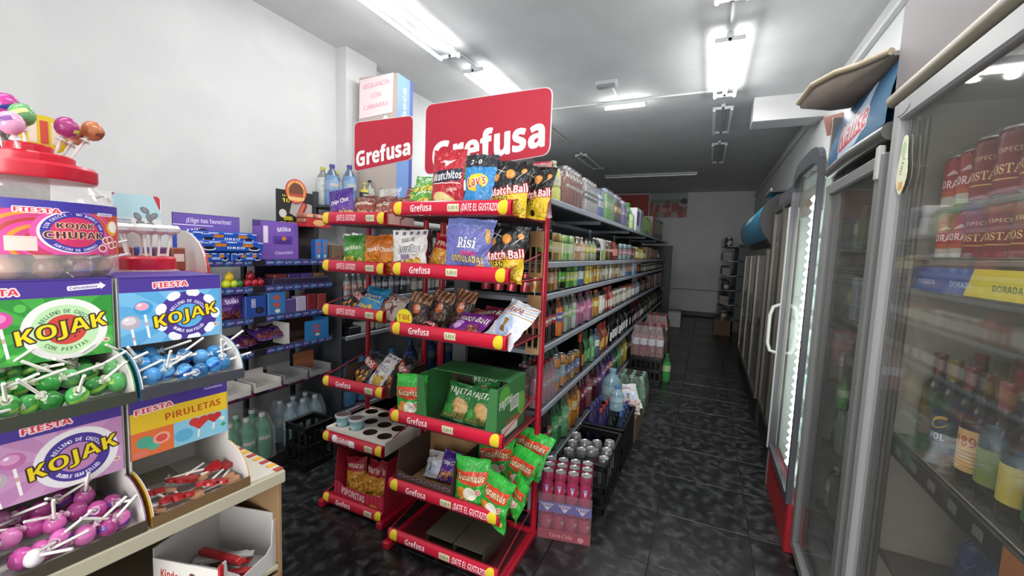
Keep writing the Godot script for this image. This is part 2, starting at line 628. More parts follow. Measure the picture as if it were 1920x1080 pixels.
func kojak(key: String, bg: String, bg2: String, disc: String, ring: String, core: String, letters: String, up: String, low: String, l1: String, l2: String) -> void:
	var cv := Cv.new(512, 400, C(bg))
	var y := 0.0
	for i in 7:
		cv.poly(PackedVector2Array([Vector2(300, 250), Vector2(600 * cos(i * 0.9), 250 + 600 * sin(i * 0.9)), Vector2(600 * cos(i * 0.9 + 0.45), 250 + 600 * sin(i * 0.9 + 0.45))]), C(bg2))
	if key == "kojak_green":
		for p in [[90, 330, 34], [150, 370, 22], [40, 250, 26], [480, 330, 30], [180, 130, 20]]:
			cv.ell(p[0], p[1], p[2], p[2], C("5ab84e"))
	cv.ell(330, 250, 156, 156, C(disc))
	if key == "kojak_blue":
		for i in 9:
			var a := TAU * i / 9
			cv.ell(330 + cos(a) * 146, 248 + sin(a) * 146, 26, 36, C("edf0f4"), a)
	cv.ell(330, 250, 122, 126, C(ring))
	cv.ell(330, 250, 76, 76, C(core))
	if key == "kojak_green":
		for i in 9:
			cv.ell(330 + cos(i * 2.4) * 50, 250 + sin(i * 2.4) * 50, 4, 6, C("5c2020"))
	cv.arc(up, 330, 252, 96, -66, 66, 18, C(letters))
	cv.arc(low, 330, 248, 102, 228, 132, 18, C(letters), true)
	cv.text("KOJAK", 322, 252, 68, C("ecd21e"), -0.2, 330, 7, C("3a2a26"), true, false, 0.08)
	lolly(cv, 112, 180, 44, l1, l2)
	lolly(cv, 52, 262, 44, "b8a9b4" if key != "kojak_green" else "4da356", "d9d0d6")
	cv.ell(478, 326, 15, 13, C("e4d7d2"))
	cv.ell(478, 326, 10, 8, C("c98078"))
	cv.ell(486, 366, 15, 13, C(bg2))
	cv.rect(0, 0, 512, 86, C("4a3591"))
	if key == "kojak_green":
		brand(cv, 95, 52, 30)
		cv.rr(340, 28, 125, 24, 6, C("e9e6ef"), -0.08)
		cv.text("Colombina", 400, 40, 13, C("4a3591"), -0.08, 104)
		cv.poly(PackedVector2Array([Vector2(462, 14), Vector2(486, 34), Vector2(466, 54)]), C("e9e6ef"))
	else:
		brand(cv, 245 if key == "kojak_blue" else 230, 46, 30, -0.04)
	keep(key, cv)

func crowd(cv: Cv, n: int, x0: float, y0: float, x1: float, y1: float, r: float, cols: Array) -> void:
	# overlapping round crisps or nuts
	for i in n:
		var x := rng.randf_range(x0, x1)
		var y := rng.randf_range(y0, y1)
		cv.ell(x, y, r * 1.08, r * 0.82, C(cols[0]), rng.randf() * 3)
		cv.ell(x - 1, y - 1, r * 0.86, r * 0.62, C(cols[1 + i % (cols.size() - 1)]), rng.randf() * 3)

func seal(cv: Cv, c: String, h := 14) -> void:
	for i in range(0, cv.W, 6):
		cv.rect(i, 0, 2, h, C(c))
		cv.rect(i, cv.H - h, 2, h, C(c))

func rail_print(key: String, small: bool, mode: int) -> void:
	var W := 512 if not small else 384
	var cv := Cv.new(W, 64, C("c8203c"))
	cv.rect(0, 0, W, 5, C("a71a32"))
	for x in [W * 0.055, W * 0.94]:
		cv.ell(x, 32, 19, 30, C("e8cf35"), 0.12)
	if mode != 2:
		cv.text("Grefusa", W * (0.36 if small else 0.27), 32, 24, C("f6eef0"), -0.04, 96, 0, C("000000"), true, false, 0.15)
	if mode != 0:
		cv.text("¡DATE EL GUSTAZO!", W * (0.4 if small else 0.76), 34, 24, C("f3dfe4"), 0, 120 if small else 150, 0, C("000000"), true, false, 0.15)
	cv.rr(W * (0.72 if small else 0.5), 20, 50, 26, 3, C("d4d2b0"))
	cv.text("0,80 €", W * (0.72 if small else 0.5) + 25, 33, 11, C("7d7f5e"), 0, 40)
	if mode == 3:
		cv.rr(W * 0.17, 12, 32, 34, 12, C("f4f2f0"))
		cv.rr(W * 0.45, 20, 40, 32, 12, C("f4f2f0"))
	keep(key, cv)

func sign_print(key: String, W: int, H: int, tx: float, ty: float, cap: float, wide: float, rot: float) -> void:
	var cv := Cv.new(W, H, C("b82039"))
	cv.text("Grefusa", tx, ty, cap, C("f4f1f1"), rot, wide, cap * 0.1, C("b82039"), true, false, 0.12)
	cv.text("Grefusa", tx, ty, cap, C("f4f1f1"), rot, wide, cap * 0.028, C("f4f1f1"), true, false, 0.12)
	keep(key, cv)

func make_prints() -> void:
	var cv: Cv
	kojak("kojak_green", "2f8f37", "46a543", "e6e4e2", "b9dcae", "c8443c", "3f6b42", "RELLENO DE CHICLE", "CON PEPITAS", "d3479b", "e68cc2")
	kojak("kojak_blue", "5aa4d6", "76b7e0", "4a3591", "4a3591", "5aa9d8", "eef1f6", "RELLENO DE CHICLE", "BUBBLE GUM FILLED", "3f97cf", "e7a3bb")
	kojak("kojak_purple", "bd86b6", "c796c0", "e8e5e8", "4a3591", "b881b0", "eef1f6", "RELLENO DE CHICLE", "BUBBLE GUM FILLED", "bd6fa8", "d79cc8")
	cv = Cv.new(512, 400, C("e3bd2c"))
	cv.rect(0, 0, 512, 92, C("4a3591"))
	brand(cv, 120, 84, 32, -0.05)
	cv.rr(370, 20, 120, 24, 6, C("5d4aa0"))
	cv.text("Colombina", 430, 32, 13, C("d8d4e8"), 0, 100)
	cv.text("PiRULETAS", 320, 158, 46, C("b8501f"), -0.03, 300)
	cv.rect(0, 226, 210, 174, C("de6f3e"))
	cv.rect(210, 226, 302, 174, C("86c3dd"))
	cv.ell(70, 300, 40, 40, C("4fa58a"))
	cv.ell(110, 340, 30, 26, C("55ad92"))
	cv.ell(150, 300, 42, 40, C("e9a28c"))
	cv.ell(150, 300, 28, 26, C("d9534a"))
	cv.ell(50, 372, 36, 20, C("d9776a"))
	for p in [[430, 262, 0.8, "b8302f"], [345, 268, 1.0, "c83a34"]]:
		var r: float = 52 * p[2]
		cv.line(Vector2(p[0], p[1] + r * 0.7), Vector2(p[0] - 6, p[1] + r * 2.1), 10, C("efe9e2"))
		cv.ell(p[0] - r * 0.45, p[1] - r * 0.2, r * 0.6, r * 0.55, C(p[3]), 0.4)
		cv.ell(p[0] + r * 0.45, p[1] - r * 0.2, r * 0.6, r * 0.55, C(p[3]), -0.4)
		cv.poly(PackedVector2Array([Vector2(p[0] - r, p[1]), Vector2(p[0] + r, p[1]), Vector2(p[0], p[1] + r)]), C(p[3]))
	cv.ell(262, 330, 50, 44, C("5eaad0"))
	cv.ell(478, 288, 14, 14, C("e3ddd2"))
	cv.ell(484, 336, 14, 14, C("3d9a58"))
	keep("piruletas", cv)
	# jar label
	cv = Cv.new(768, 420, C("c84a34"))
	for i in 12:
		cv.ell(250, 330, 420 - i * 30, 380 - i * 26, C(["d33f93", "e08a2e", "c33f7f", "b13a38"][i % 4]))
		cv.ell(262, 336, 408 - i * 30, 366 - i * 26, C(["c94c8c", "cf4a52", "dd57a2", "c43d6e"][i % 4]))
	cv.ell(390, 245, 190, 190, C("d8569f"))
	cv.ell(400, 240, 172, 168, C("e9dfe8"))
	cv.ell(408, 238, 166, 162, C("433a9e"))
	cv.ell(408, 238, 124, 120, C("d63a6c"))
	cv.rect(0, 0, 768, 78, C("433a9e"))
	cv.arc("SIN CHICLE · NO BUBBLE GUM", 408, 240, 146, -80, 78, 19, C("efe9f4"))
	cv.arc("SURTIDO DE SABORES", 408, 236, 146, 228, 132, 19, C("efe9f4"), true)
	cv.text("KOJAK", 408, 192, 38, C("4a2a50"), -0.02, 190, 5, C("e8b98a"))
	cv.text("CHUPAK", 408, 262, 52, C("4a2a50"), -0.02, 300, 6, C("e8b98a"))
	brand(cv, 240, 80, 34)
	cv.rr(530, 66, 130, 26, 6, C("e3e0ee"))
	cv.text("Colombina", 595, 79, 14, C("433a9e"), 0, 108)
	cv.ell(660, 190, 66, 66, C("eba21f"))
	cv.ell(668, 180, 52, 50, C("f3f1ee"))
	for p in [[590, 300], [640, 340], [560, 365], [690, 330], [625, 290]]:
		cv.ell(p[0], p[1], 34, 32, C("efe7e4"))
		cv.ell(p[0], p[1], 24, 22, C("b04a44"))
	cv.rect(100, 280, 130, 110, C("e9c9c0"))
	cv.rect(108, 290, 112, 4, C("d9b0a6"))
	cv.rect(0, 80, 46, 340, C("4a4aa0"))
	keep("chupak", cv)
	# chocolate display card (children's chocolates): no figure, only the print around it
	cv = Cv.new(384, 256, C("e4e6e8"))
	cv.rr(6, 0, 372, 110, 24, C("c23a3f"))
	cv.poly(PackedVector2Array([Vector2(80, 0), Vector2(330, 0), Vector2(384, 130), Vector2(384, 170), Vector2(0, 170), Vector2(0, 100)]), C("b4d9e4"))
	cv.text("Deliciosas", 110, 186, 20, C("3f6f9a"), 0, 130)
	cv.text("Sorpresas", 120, 212, 20, C("3a4f6a"), 0, 120)
	cv.rect(70, 236, 90, 4, C("9aa2aa"))
	for p in [[270, 110, 0.5], [300, 165, 1.2], [240, 210, 0.4], [330, 150, -0.6], [300, 220, -0.2], [220, 160, 0.9]]:
		cv.ell(p[0], p[1], 34, 22, C("777c84"), p[2])
		cv.ell(p[0], p[1] - 4, 22, 12, C("8d929a"), p[2])
	keep("choc_card", cv)
	cv = Cv.new(256, 128, C("d9d6d2"))
	cv.rect(0, 100, 256, 28, C("b8322f"))
	cv.text("Kinder", 70, 40, 24, C("b8322f"), 0.05, 80)
	cv.text("Bueno", 80, 74, 22, C("3f5f9a"), 0.05, 80)
	crowd(cv, 8, 150, 40, 230, 90, 18, ["5d3a28", "8a5a3c", "d8c4a0"])
	keep("kinder", cv)
	# biscuit display
	cv = Cv.new(384, 288, C("6e58b0"))
	cv.rect(0, 120, 384, 168, C("3c4fb4"))
	cv.text("¡Elige tus favoritos!", 200, 42, 26, C("e3def2"), 0, 260)
	cv.rect(0, 66, 220, 5, C("e9e4f4"))
	cv.text("Milka", 130, 110, 44, C("ece9f6"), -0.1, 110)
	cv.ell(160, 112, 40, 24, C("2c2530"))
	cv.text("OREO", 270, 120, 26, C("f0f2f8"))
	cv.ell(350, 140, 34, 22, C("2c2530"))
	keep("elige", cv)
	cv = Cv.new(512, 128, C("2450ac"))
	for i in 5:
		cv.ell(i * 120 + 30, 4, 40, 9, C("dfe6f4"))
	cv.text("OREO", 90, 20, 16, C("f0f3fa"), 0, 70)
	cv.text("OREO", 300, 84, 32, C("f0f3fa"), 0, 130)
	for x in [110, 440]:
		cv.ell(x, 96, 44, 28, C("e9edf4"))
		cv.ell(x, 88, 38, 24, C("211d26"))
	for x in [190, 390]:
		cv.rr(x - 40, 24, 80, 44, 10, C("c46a1a"))
		cv.text("1,70", x, 46, 24, C("20160c"), 0, 60, 3, C("efa92a"))
	keep("oreo", cv)
	cv = Cv.new(320, 320, C("7a56b4"))
	cv.text("Milka", 190, 60, 36, C("efeaf8"), -0.1, 120)
	cv.rr(90, 120, 180, 70, 14, C("5c3a9a"))
	cv.rr(110, 150, 140, 40, 10, C("4a2f86"))
	cv.ell(190, 140, 22, 18, C("c47f3a"))
	cv.text("Chocolate", 190, 260, 26, C("d9ccf0"), -0.05, 160)
	cv.rect(10, 40, 40, 140, C("e3ddea"))
	keep("milka_box", cv)
	cv = Cv.new(320, 384, C("1d1b1e"))
	cv.poly(PackedVector2Array([Vector2(130, 90), Vector2(320, 130), Vector2(320, 384), Vector2(200, 300), Vector2(100, 240)]), C("a9a3a0"))
	cv.text("GRATIS", 70, 60, 18, C("e7d92c"), 0, 70)
	cv.text("10", 70, 108, 40, C("efe22a"), 0, 70)
	cv.rr(190, 110, 60, 190, 24, C("8d2c22"), 0.35)
	cv.rr(205, 120, 26, 150, 12, C("c96a50"), 0.35)
	cv.ell(40, 250, 34, 44, C("cfc6be"))
	cv.text("HASTA", 90, 300, 22, C("1d1b1e"), 0, 70, 8, C("e7d92c"))
	cv.text("10.000€", 110, 352, 34, C("efe22a"), 0, 190)
	cv.text("ET", 282, 352, 34, C("efe22a"), 0, 44)
	keep("win10000", cv)
	cv = Cv.new(128, 128, C("c3304a"))
	cv.ell(64, 64, 58, 58, C("d98a3a"))
	cv.ell(64, 64, 44, 44, C("6a3b28"))
	cv.rr(14, 84, 100, 30, 14, C("e0b878"))
	cv.rr(20, 78, 88, 16, 8, C("b4452f"))
	cv.arc("HOT DOGS", 64, 64, 50, -70, 70, 11, C("f3e3c0"))
	keep("hotdog", cv)
	cv = Cv.new(512, 48, C("33406f"))
	for i in 8:
		cv.rect(i * 64, 0, 32, 48, C("3c5490" if i % 2 else "4a3f86"))
		cv.text(["Milka", "OREO", "LU", "Milka", "TUC", "OREO", "Milka", "LU"][i], i * 64 + 32, 24, 15, C("b9c4e4"), -0.1, 44)
	keep("strip", cv)
	cv = Cv.new(512, 48, C("3a3560"))
	for i in 4:
		cv.rect(i * 128 + 64, 0, 64, 48, C("7a2f48"))
		cv.text("KitKat" if i % 2 else "Nestlé", i * 128 + 60, 24, 18, C("c9bcd4"), -0.1, 90)
	keep("strip_red", cv)
	cv = Cv.new(256, 256, C("55307c"))
	cv.text("Milka", 128, 70, 40, C("d9cdf0"), -0.1, 130)
	crowd(cv, 16, 30, 160, 226, 230, 22, ["3d1f2a", "7c2f3c", "93503a"])
	keep("pouch", cv)
	cv = Cv.new(192, 256, C("2b4a9c"))
	cv.text("OREO", 70, 80, 40, C("eef1f8"), PI / 2, 100)
	cv.ell(130, 170, 40, 40, C("1f1b24"))
	cv.ell(130, 170, 26, 26, C("3a3642"))
	keep("oreo_box", cv)
	cv = Cv.new(192, 256, C("3f78b8"))
	cv.ell(90, 60, 36, 28, C("c8503c"))
	cv.ell(90, 140, 36, 28, C("c8503c"))
	cv.ell(100, 210, 30, 22, C("e6d9c4"))
	keep("blue_box", cv)
	# price rails and signs
	rail_print("rail_a", false, 1)
	rail_print("rail_b", false, 0)
	rail_print("rail_c", true, 2)
	rail_print("rail_d", true, 0)
	rail_print("rail_e", true, 3)
	sign_print("sign_big", 768, 400, 396, 252, 138, 680, -0.13)
	sign_print("sign_small", 400, 280, 200, 184, 80, 366, -0.13)
	# bags
	cv = Cv.new(256, 368, C("b3202f"))
	cv.poly(PackedVector2Array([Vector2(60, 70), Vector2(190, 60), Vector2(140, 78), Vector2(120, 100), Vector2(110, 78)]), C("ecd9d8"))
	cv.poly(PackedVector2Array([Vector2(10, 128), Vector2(246, 104), Vector2(236, 176), Vector2(20, 190)]), C("1f2038"))
	cv.text("Munchitos", 128, 148, 44, C("f1efee"), -0.08, 220)
	cv.rect(20, 188, 216, 5, C("e6e2e0"))
	cv.text("Original", 170, 226, 18, C("f0d4d0"), -0.1, 80)
	cv.ell(120, 290, 96, 44, C("cdb56c"), 0.35)
	cv.ell(116, 284, 86, 36, C("d9c585"), 0.35)
	cv.ell(190, 330, 60, 24, C("c8ae62"), 0.7)
	keep("munch", cv)
	cv = Cv.new(256, 368, C("2f86c4"))
	cv.rect(0, 0, 256, 76, C("2a2a34"))
	cv.text("2 · 0", 90, 46, 28, C("e6e3d8"), 0, 90)
	cv.ell(110, 170, 92, 52, C("e8c81e"), -0.15)
	cv.text("Lay's", 112, 172, 56, C("c2382f"), -0.15, 150, 4, C("f3ead0"))
	crowd(cv, 8, 130, 210, 240, 280, 30, ["2878b4", "3f96d0", "2f7fc0"])
	cv.rr(60, 290, 90, 60, 8, C("d9702a"))
	cv.text("1,0", 104, 322, 30, C("8c2f10"), 0, 60)
	cv.ell(210, 330, 50, 26, C("c9a65c"))
	keep("lays", cv)
	cv = Cv.new(288, 384, C("1c1a1c"))
	cv.rect(0, 236, 288, 148, C("d8b92a"))
	cv.poly(PackedVector2Array([Vector2(0, 236), Vector2(288, 200), Vector2(288, 250), Vector2(0, 250)]), C("d8b92a"))
	for p in [[150, 100, 34], [40, 130, 28], [240, 70, 20]]:
		cv.ell(p[0], p[1], p[2], p[2], C("c87a2c"))
		cv.ell(p[0] - 3, p[1] - 4, p[2] * 0.7, p[2] * 0.7, C("d9923f"))
	for p in [[10, 60, 110, 90], [200, 130, 260, 60], [90, 40, 60, 110]]:
		cv.line(Vector2(p[0], p[1]), Vector2(p[2], p[3]), 4, C("dcd9d4"))
	cv.text("Match Ball", 146, 210, 54, C("f0ece8"), -0.22, 272, 6, C("a8262c"))
	cv.text("QUESO", 90, 280, 40, C("1c1a1c"), -0.03, 130)
	crowd(cv, 6, 180, 290, 270, 350, 26, ["b98f1e", "e4cb4c", "dfc23a"])
	cv.ell(150, 345, 22, 22, C("26231c"))
	keep("match", cv)
	cv = Cv.new(320, 320, C("6b6fb4"))
	cv.rect(0, 0, 320, 44, C("7f8cd0"))
	cv.text("Risi", 158, 128, 54, C("f0eef0"), 0, 130, 3, C("4f4f78"), true, true)
	cv.rr(120, 172, 110, 26, 8, C("b04a86"))
	cv.text("ONDULADAS", 160, 214, 32, C("e3c872"), 0.02, 220, 3, C("40405c"))
	cv.text("jamón", 140, 268, 18, C("c99a90"), 0, 90)
	cv.ell(255, 270, 42, 34, C("d68e3c"), 0.3)
	cv.ell(255, 266, 32, 24, C("e0a254"), 0.3)
	cv.ell(290, 90, 16, 40, C("d6a24c"), -0.3)
	keep("risi", cv)
	cv = Cv.new(288, 256, C("dcd9d6"))
	for i in 5:
		cv.rect(20 + i * 58, 8, 26, 20, C("6a5a78"))
	cv.text("SABOR", 140, 60, 24, C("3c3a3a"), -0.05, 110)
	cv.text("Estrellas", 150, 110, 34, C("f0efee"), -0.04, 180, 4, C("4a4858"))
	cv.rr(80, 140, 80, 30, 4, C("8a7a96"))
	crowd(cv, 10, 110, 180, 250, 230, 30, ["b98a24", "dfb440", "e6c258"])
	cv.rect(10, 210, 22, 40, C("3f5fa4"))
	keep("white_bag", cv)
	for w in [["bag_green", "5aa03a", "3f8a34", "Ganchitos", "e0b84a"], ["bag_orange", "d77f28", "c56a1e", "Chaskis", "e8a838"], ["bag_brown", "8a4434", "6a3028", "Palomitas", "c89a7a"], ["bag_purple", "5c3496", "472682", "Chips Choc", "d69a5a"]]:
		cv = Cv.new(256, 288, C(w[1]))
		cv.rect(0, 0, 256, 60, C(w[2]))
		cv.poly(PackedVector2Array([Vector2(0, 60), Vector2(256, 60), Vector2(200, 84), Vector2(40, 90)]), C(w[2]))
		cv.text(w[3], 124, 106, 34, C("f2efe4"), -0.12, 190, 4, C(w[2]))
		crowd(cv, 18, 30, 190, 226, 262, 30, [w[2], w[4], w[4]])
		keep(w[0], cv)
	cv = Cv.new(256, 288, C("2f8ac2"))
	cv.rect(0, 0, 256, 70, C("3a9ccc"))
	cv.text("Jumpers", 128, 110, 40, C("f0ead8"), -0.03, 190, 5, C("1d4f86"))
	cv.rect(20, 140, 216, 8, C("e3c94a"))
	crowd(cv, 8, 60, 200, 200, 250, 30, ["246a9c", "e0c478", "d9b860"])
	keep("bag_blue", cv)
	cv = Cv.new(256, 288, C("221e20"))
	cv.poly(PackedVector2Array([Vector2(0, 40), Vector2(256, 90), Vector2(256, 150), Vector2(0, 110)]), C("a4302c"))
	cv.text("KIKOS", 128, 100, 44, C("efe9e2"), 0.18, 180)
	crowd(cv, 16, 40, 180, 220, 260, 24, ["3a2a20", "c8862c", "dca03c"])
	keep("bag_black", cv)
	cv = Cv.new(256, 288, C("b9aaa2"))
	for i in 9:
		cv.poly(PackedVector2Array([Vector2(rng.randf() * 256, rng.randf() * 288), Vector2(rng.randf() * 256, rng.randf() * 288), Vector2(rng.randf() * 256, rng.randf() * 288)]), C(["7a3c30", "c9bfb8", "8c5a48", "a4443c"][i % 4]))
	cv.text("MIX", 128, 90, 40, C("efe9e4"), -0.2, 110)
	keep("bag_mix", cv)
	cv = Cv.new(256, 256, C("403432"))
	for i in 10:
		cv.poly(PackedVector2Array([Vector2(i * 28 - 20, 70), Vector2(i * 28 + 4, 70), Vector2(i * 28 + 34, 0), Vector2(i * 28 + 12, 0)]), C("b4835c" if i % 2 else "6a4334"))
	cv.ell(128, 110, 46, 34, C("c9602a"))
	cv.text("Us", 140, 100, 30, C("ece3da"), 0, 50)
	crowd(cv, 20, 30, 150, 226, 230, 18, ["352a28", "6b4e40", "7d6450", "5a4a48"])
	keep("bag_nuts", cv)
	cv = Cv.new(288, 224, C("7a2f8c"))
	cv.text("Match Ball", 150, 60, 44, C("efe4ea"), -0.05, 250, 4, C("561f50"))
	cv.ell(80, 130, 40, 34, C("c49ad0"))
	crowd(cv, 6, 180, 120, 270, 190, 24, ["561f66", "8c3f5c", "a06a3c"])
	keep("bag_violet", cv)
	cv = Cv.new(288, 224, C("6e2238"))
	cv.text("Match Ball", 146, 70, 46, C("efe4e2"), -0.05, 250, 4, C("3c1420"))
	crowd(cv, 8, 60, 130, 250, 200, 22, ["3c1420", "8c4a2c", "7a2f30"])
	keep("bag_maroon", cv)
	cv = Cv.new(288, 256, C("d0d4dc"))
	for i in 6:
		cv.line(Vector2(0, 30 + i * 16), Vector2(288, i * 16 - 10), 5, C("b98a50" if i % 2 else "8fa2c4"))
	cv.text("TRAPA", 120, 60, 30, C("8a3a34"), -0.1, 140)
	cv.ell(130, 160, 80, 60, C("a9b9d8"))
	cv.poly(PackedVector2Array([Vector2(110, 120), Vector2(150, 120), Vector2(140, 165), Vector2(120, 165)]), C("8c6a2c"))
	cv.rect(112, 165, 36, 26, C("6e4f22"))
	keep("bag_silver", cv)
	cv = Cv.new(256, 224, C("c4703c"))
	for i in 8:
		cv.line(Vector2(i * 40 - 40, 224), Vector2(i * 40 + 30, 0), 9, C(["e3ded8", "8c4a3c", "d99a5c", "5f4f78"][i % 4]))
	keep("bag_stripe", cv)
	cv = Cv.new(256, 320, C("2fa038"))
	cv.rect(0, 0, 256, 46, C("36b040"))
	cv.poly(PackedVector2Array([Vector2(10, 80), Vector2(246, 70), Vector2(236, 140), Vector2(128, 160), Vector2(16, 146)]), C("d6492c"))
	cv.text("Gusanitos", 126, 112, 38, C("d9e0b4"), -0.03, 200, 4, C("a8321f"))
	cv.ell(60, 220, 40, 46, C("d98a34"))
	cv.ell(130, 210, 54, 40, C("e9e6d4"))
	cv.text("80", 190, 190, 30, C("c8302c"), -0.4, 40, 4, C("efeadf"))
	crowd(cv, 12, 40, 250, 226, 300, 20, ["2c7c2e", "d9a44c", "e3bb62"])
	keep("bag_gus", cv)
	cv = Cv.new(256, 256, C("2f7a3c"))
	cv.text("PAJITAS", 128, 60, 40, C("dfe6d4"), -0.05, 210, 4, C("235a2e"))
	cv.ell(150, 150, 70, 46, C("b98f58"), 0.3)
	cv.ell(150, 146, 56, 34, C("c9a26c"), 0.3)
	for i in 12:
		cv.line(Vector2(20 + i * 14, 240), Vector2(60 + i * 16, 170 - i % 4 * 14), 7, C("cda868" if i % 2 else "b8905a"))
	cv.ell(60, 190, 40, 36, C("4c9c48"))
	keep("bag_paj", cv)
	cv = Cv.new(512, 96, C("2c5c33"))
	cv.text("PAJITAS", 90, 40, 40, C("dfe6d4"), -0.04, 140, 3, C("1f4426"))
	cv.ell(220, 48, 24, 28, C("c8a0a4"))
	cv.ell(350, 60, 36, 40, C("5aa63c"))
	cv.ell(430, 70, 36, 30, C("c9d0b8"))
	cv.ell(430, 70, 30, 24, C("7a6a4c"))
	keep("paj_front", cv)
	cv = Cv.new(384, 320, C("35733c"))
	cv.ell(90, 60, 70, 50, C("5aa63c"))
	cv.ell(330, 170, 60, 70, C("66b044"))
	cv.text("PAJITAS", 110, 110, 46, C("e6ebdc"), -0.05, 170)
	cv.rect(170, 96, 120, 84, C("d3d6cc"))
	for i in 12:
		cv.rect(178 + i * 9, 104, 3 + i % 3, 66, C("5a5f58"))
	cv.rect(60, 250, 220, 60, C("d9d9d0"))
	cv.text("Grefusa", 190, 230, 34, C("c83a3a"), -0.05, 160)
	keep("paj_side", cv)
	cv = Cv.new(384, 288, C("b4233c"))
	for i in 12:
		cv.rect(i * 32, 0, 14, 288, C("c4304a"))
	cv.text("PIPONITAS", 150, 214, 34, C("efe4e0"), 0.05, 180)
	cv.ell(310, 250, 36, 22, C("d6952c"))
	cv.rect(330, 150, 26, 26, C("d9cfd0"))
	keep("red_box", cv)
	cv = Cv.new(256, 288, C("a41c2c"))
	cv.rect(0, 110, 256, 178, C("c8872f"))
	cv.text("PIPONITAS", 128, 70, 32, C("efdccc"), 0, 200)
	crowd(cv, 22, 30, 140, 226, 262, 26, ["b06a24", "e0b458", "dca848"])
	keep("bag_red", cv)
	cv = Cv.new(384, 256, C("47322c"))
	for i in 6:
		cv.ell(40 + i * 62, 60, 26, 22, C("8c7a9c"))
		cv.ell(40 + i * 62, 62, 21, 17, C("47322c"))
	cv.text("SNATT'S", 170, 150, 48, C("8a5a34"), 0, 180, 4, C("5a3a28"))
	keep("brown_box", cv)
	cv = Cv.new(256, 256, C("d8c24a"))
	cv.ell(128, 128, 120, 120, C("e8d81e"))
	cv.text("1'40€", 128, 110, 76, C("b8422a"), 0, 190)
	keep("price140", cv)
	# fridges and others
	cv = Cv.new(512, 224, C("18567c"))
	cv.rect(0, 0, 512, 30, C("1d4f74"))
	cv.poly(PackedVector2Array([Vector2(110, 220), Vector2(126, 120), Vector2(260, 50), Vector2(324, 6), Vector2(350, 14), Vector2(336, 180), Vector2(280, 212)]), C("b9cbe0"))
	cv.text("Kalise", 232, 128, 96, C("c23a44"), -0.06, 250, 6, C("e6dce2"))
	cv.line(Vector2(118, 194), Vector2(328, 172), 14, C("c23a44"))
	keep("kalise", cv)
	cv = Cv.new(512, 256, C("6b6567"))
	for w in [[175, 0, 190, 42], [205, 0, 216, 30], [228, 0, 229, 20], [262, 4, 276, 36], [170, 62, 166, 96], [186, 50, 186, 80], [204, 40, 202, 72], [224, 26, 240, 50], [300, 0, 305, 18], [150, 14, 158, 50]]:
		cv.line(Vector2(w[0], w[1]), Vector2(w[2], w[3]), 4, C("9d9799"))
	keep("chalk", cv)
	cv = Cv.new(256, 256, C("a82a2c"))
	cv.poly(PackedVector2Array([Vector2(78, 84), Vector2(128, 52), Vector2(178, 84), Vector2(140, 76)]), C("e0c9c4"))
	cv.text("DORADA", 128, 130, 42, C("efe2dc"), 0, 220)
	cv.rect(0, 170, 256, 30, C("b5522c"))
	cv.rect(0, 200, 256, 56, C("b9b3a8"))
	keep("can_dorada", cv)
	cv = Cv.new(256, 256, C("7a1f24"))
	cv.text("ESPECIAL", 128, 70, 20, C("cbb894"), 0, 120)
	cv.text("TOSTADA", 128, 150, 40, C("e0c88c"), 0, 210, 0, C("000000"), true, true)
	cv.rect(0, 190, 256, 6, C("c9a95c"))
	keep("can_tostada", cv)
	cv = Cv.new(512, 64, C("dfcf2c"))
	cv.poly(PackedVector2Array([Vector2(0, 0), Vector2(190, 0), Vector2(170, 64), Vector2(0, 64)]), C("38509c"))
	for i in 5:
		cv.text("DORADA", 56 + i * 104, 40, 14, C("cfd4e4" if i < 2 else "4a6a4c"), 0, 58)
	keep("beer_strip", cv)
	cv = Cv.new(256, 256, C("d9b36a"))
	cv.text("1890", 128, 70, 60, C("b04a2c"), -0.05, 200)
	for i in 5:
		cv.rect(30, 130 + i * 22, 196, 8, C("a8804c"))
	keep("beer_1890", cv)
	cv = Cv.new(256, 256, C("232a48"))
	cv.ell(128, 90, 70, 40, C("d9a83a"), -0.4)
	cv.ell(128, 96, 56, 26, C("232a48"), -0.4)
	cv.text("VOLL", 128, 190, 44, C("cfd2d8"), 0, 160)
	keep("beer_voll", cv)
	cv = Cv.new(128, 256, C("dfe2c4"))
	cv.text("OKEY", 64, 130, 24, C("4f6a5c"), -1.2, 80)
	cv.ell(64, 60, 30, 34, C("b4c9a0"))
	cv.rect(40, 200, 50, 36, C("d6a05c"))
	keep("sticker", cv)
	cv = Cv.new(384, 512, C("b9a59c"))
	cv.rect(0, 260, 384, 252, C("b7aca8"))
	cv.ell(270, 300, 24, 28, C("e8e6e4"))
	keep("store_box", cv)
	cv = Cv.new(320, 320, C("ecd9dc"))
	for w in [["VIGILANCIA", 70, 250], ["CON", 150, 90], ["CAMARAS", 230, 230]]:
		cv.text(w[0], 160, w[1], 34, C("d9748c"), -0.1, w[2], 0, C("000000"), false)
	keep("note", cv)
	cv = Cv.new(192, 512, C("6f93cf"))
	cv.text("Tapiboca", 90, 150, 44, C("e3eaf4"), -PI / 2, 220)
	cv.rect(150, 0, 42, 512, C("3f4f9c"))
	keep("store_side", cv)
	cv = Cv.new(384, 256, C("8d9694"))
	cv.rect(0, 70, 384, 40, C("6a7466"))
	for i in 26:
		cv.ell(rng.randf_range(0, 384), rng.randf_range(120, 250), 46, 26, C(["8c3a38", "a4524c", "7a2c2e", "b98480"][i % 4]), rng.randf() * 3)
	cv.ell(350, 90, 40, 30, C("2a2420"))
	keep("meat", cv)
	cv = Cv.new(512, 96, C("30509c"))
	for i in 3:
		cv.poly(PackedVector2Array([Vector2(20 + i * 170, 20), Vector2(150 + i * 170, 20), Vector2(85 + i * 170, 90)]), C("c9cfe0"))
		cv.text("ZAM!", 84 + i * 170, 40, 32, C("22326c"), 0, 100)
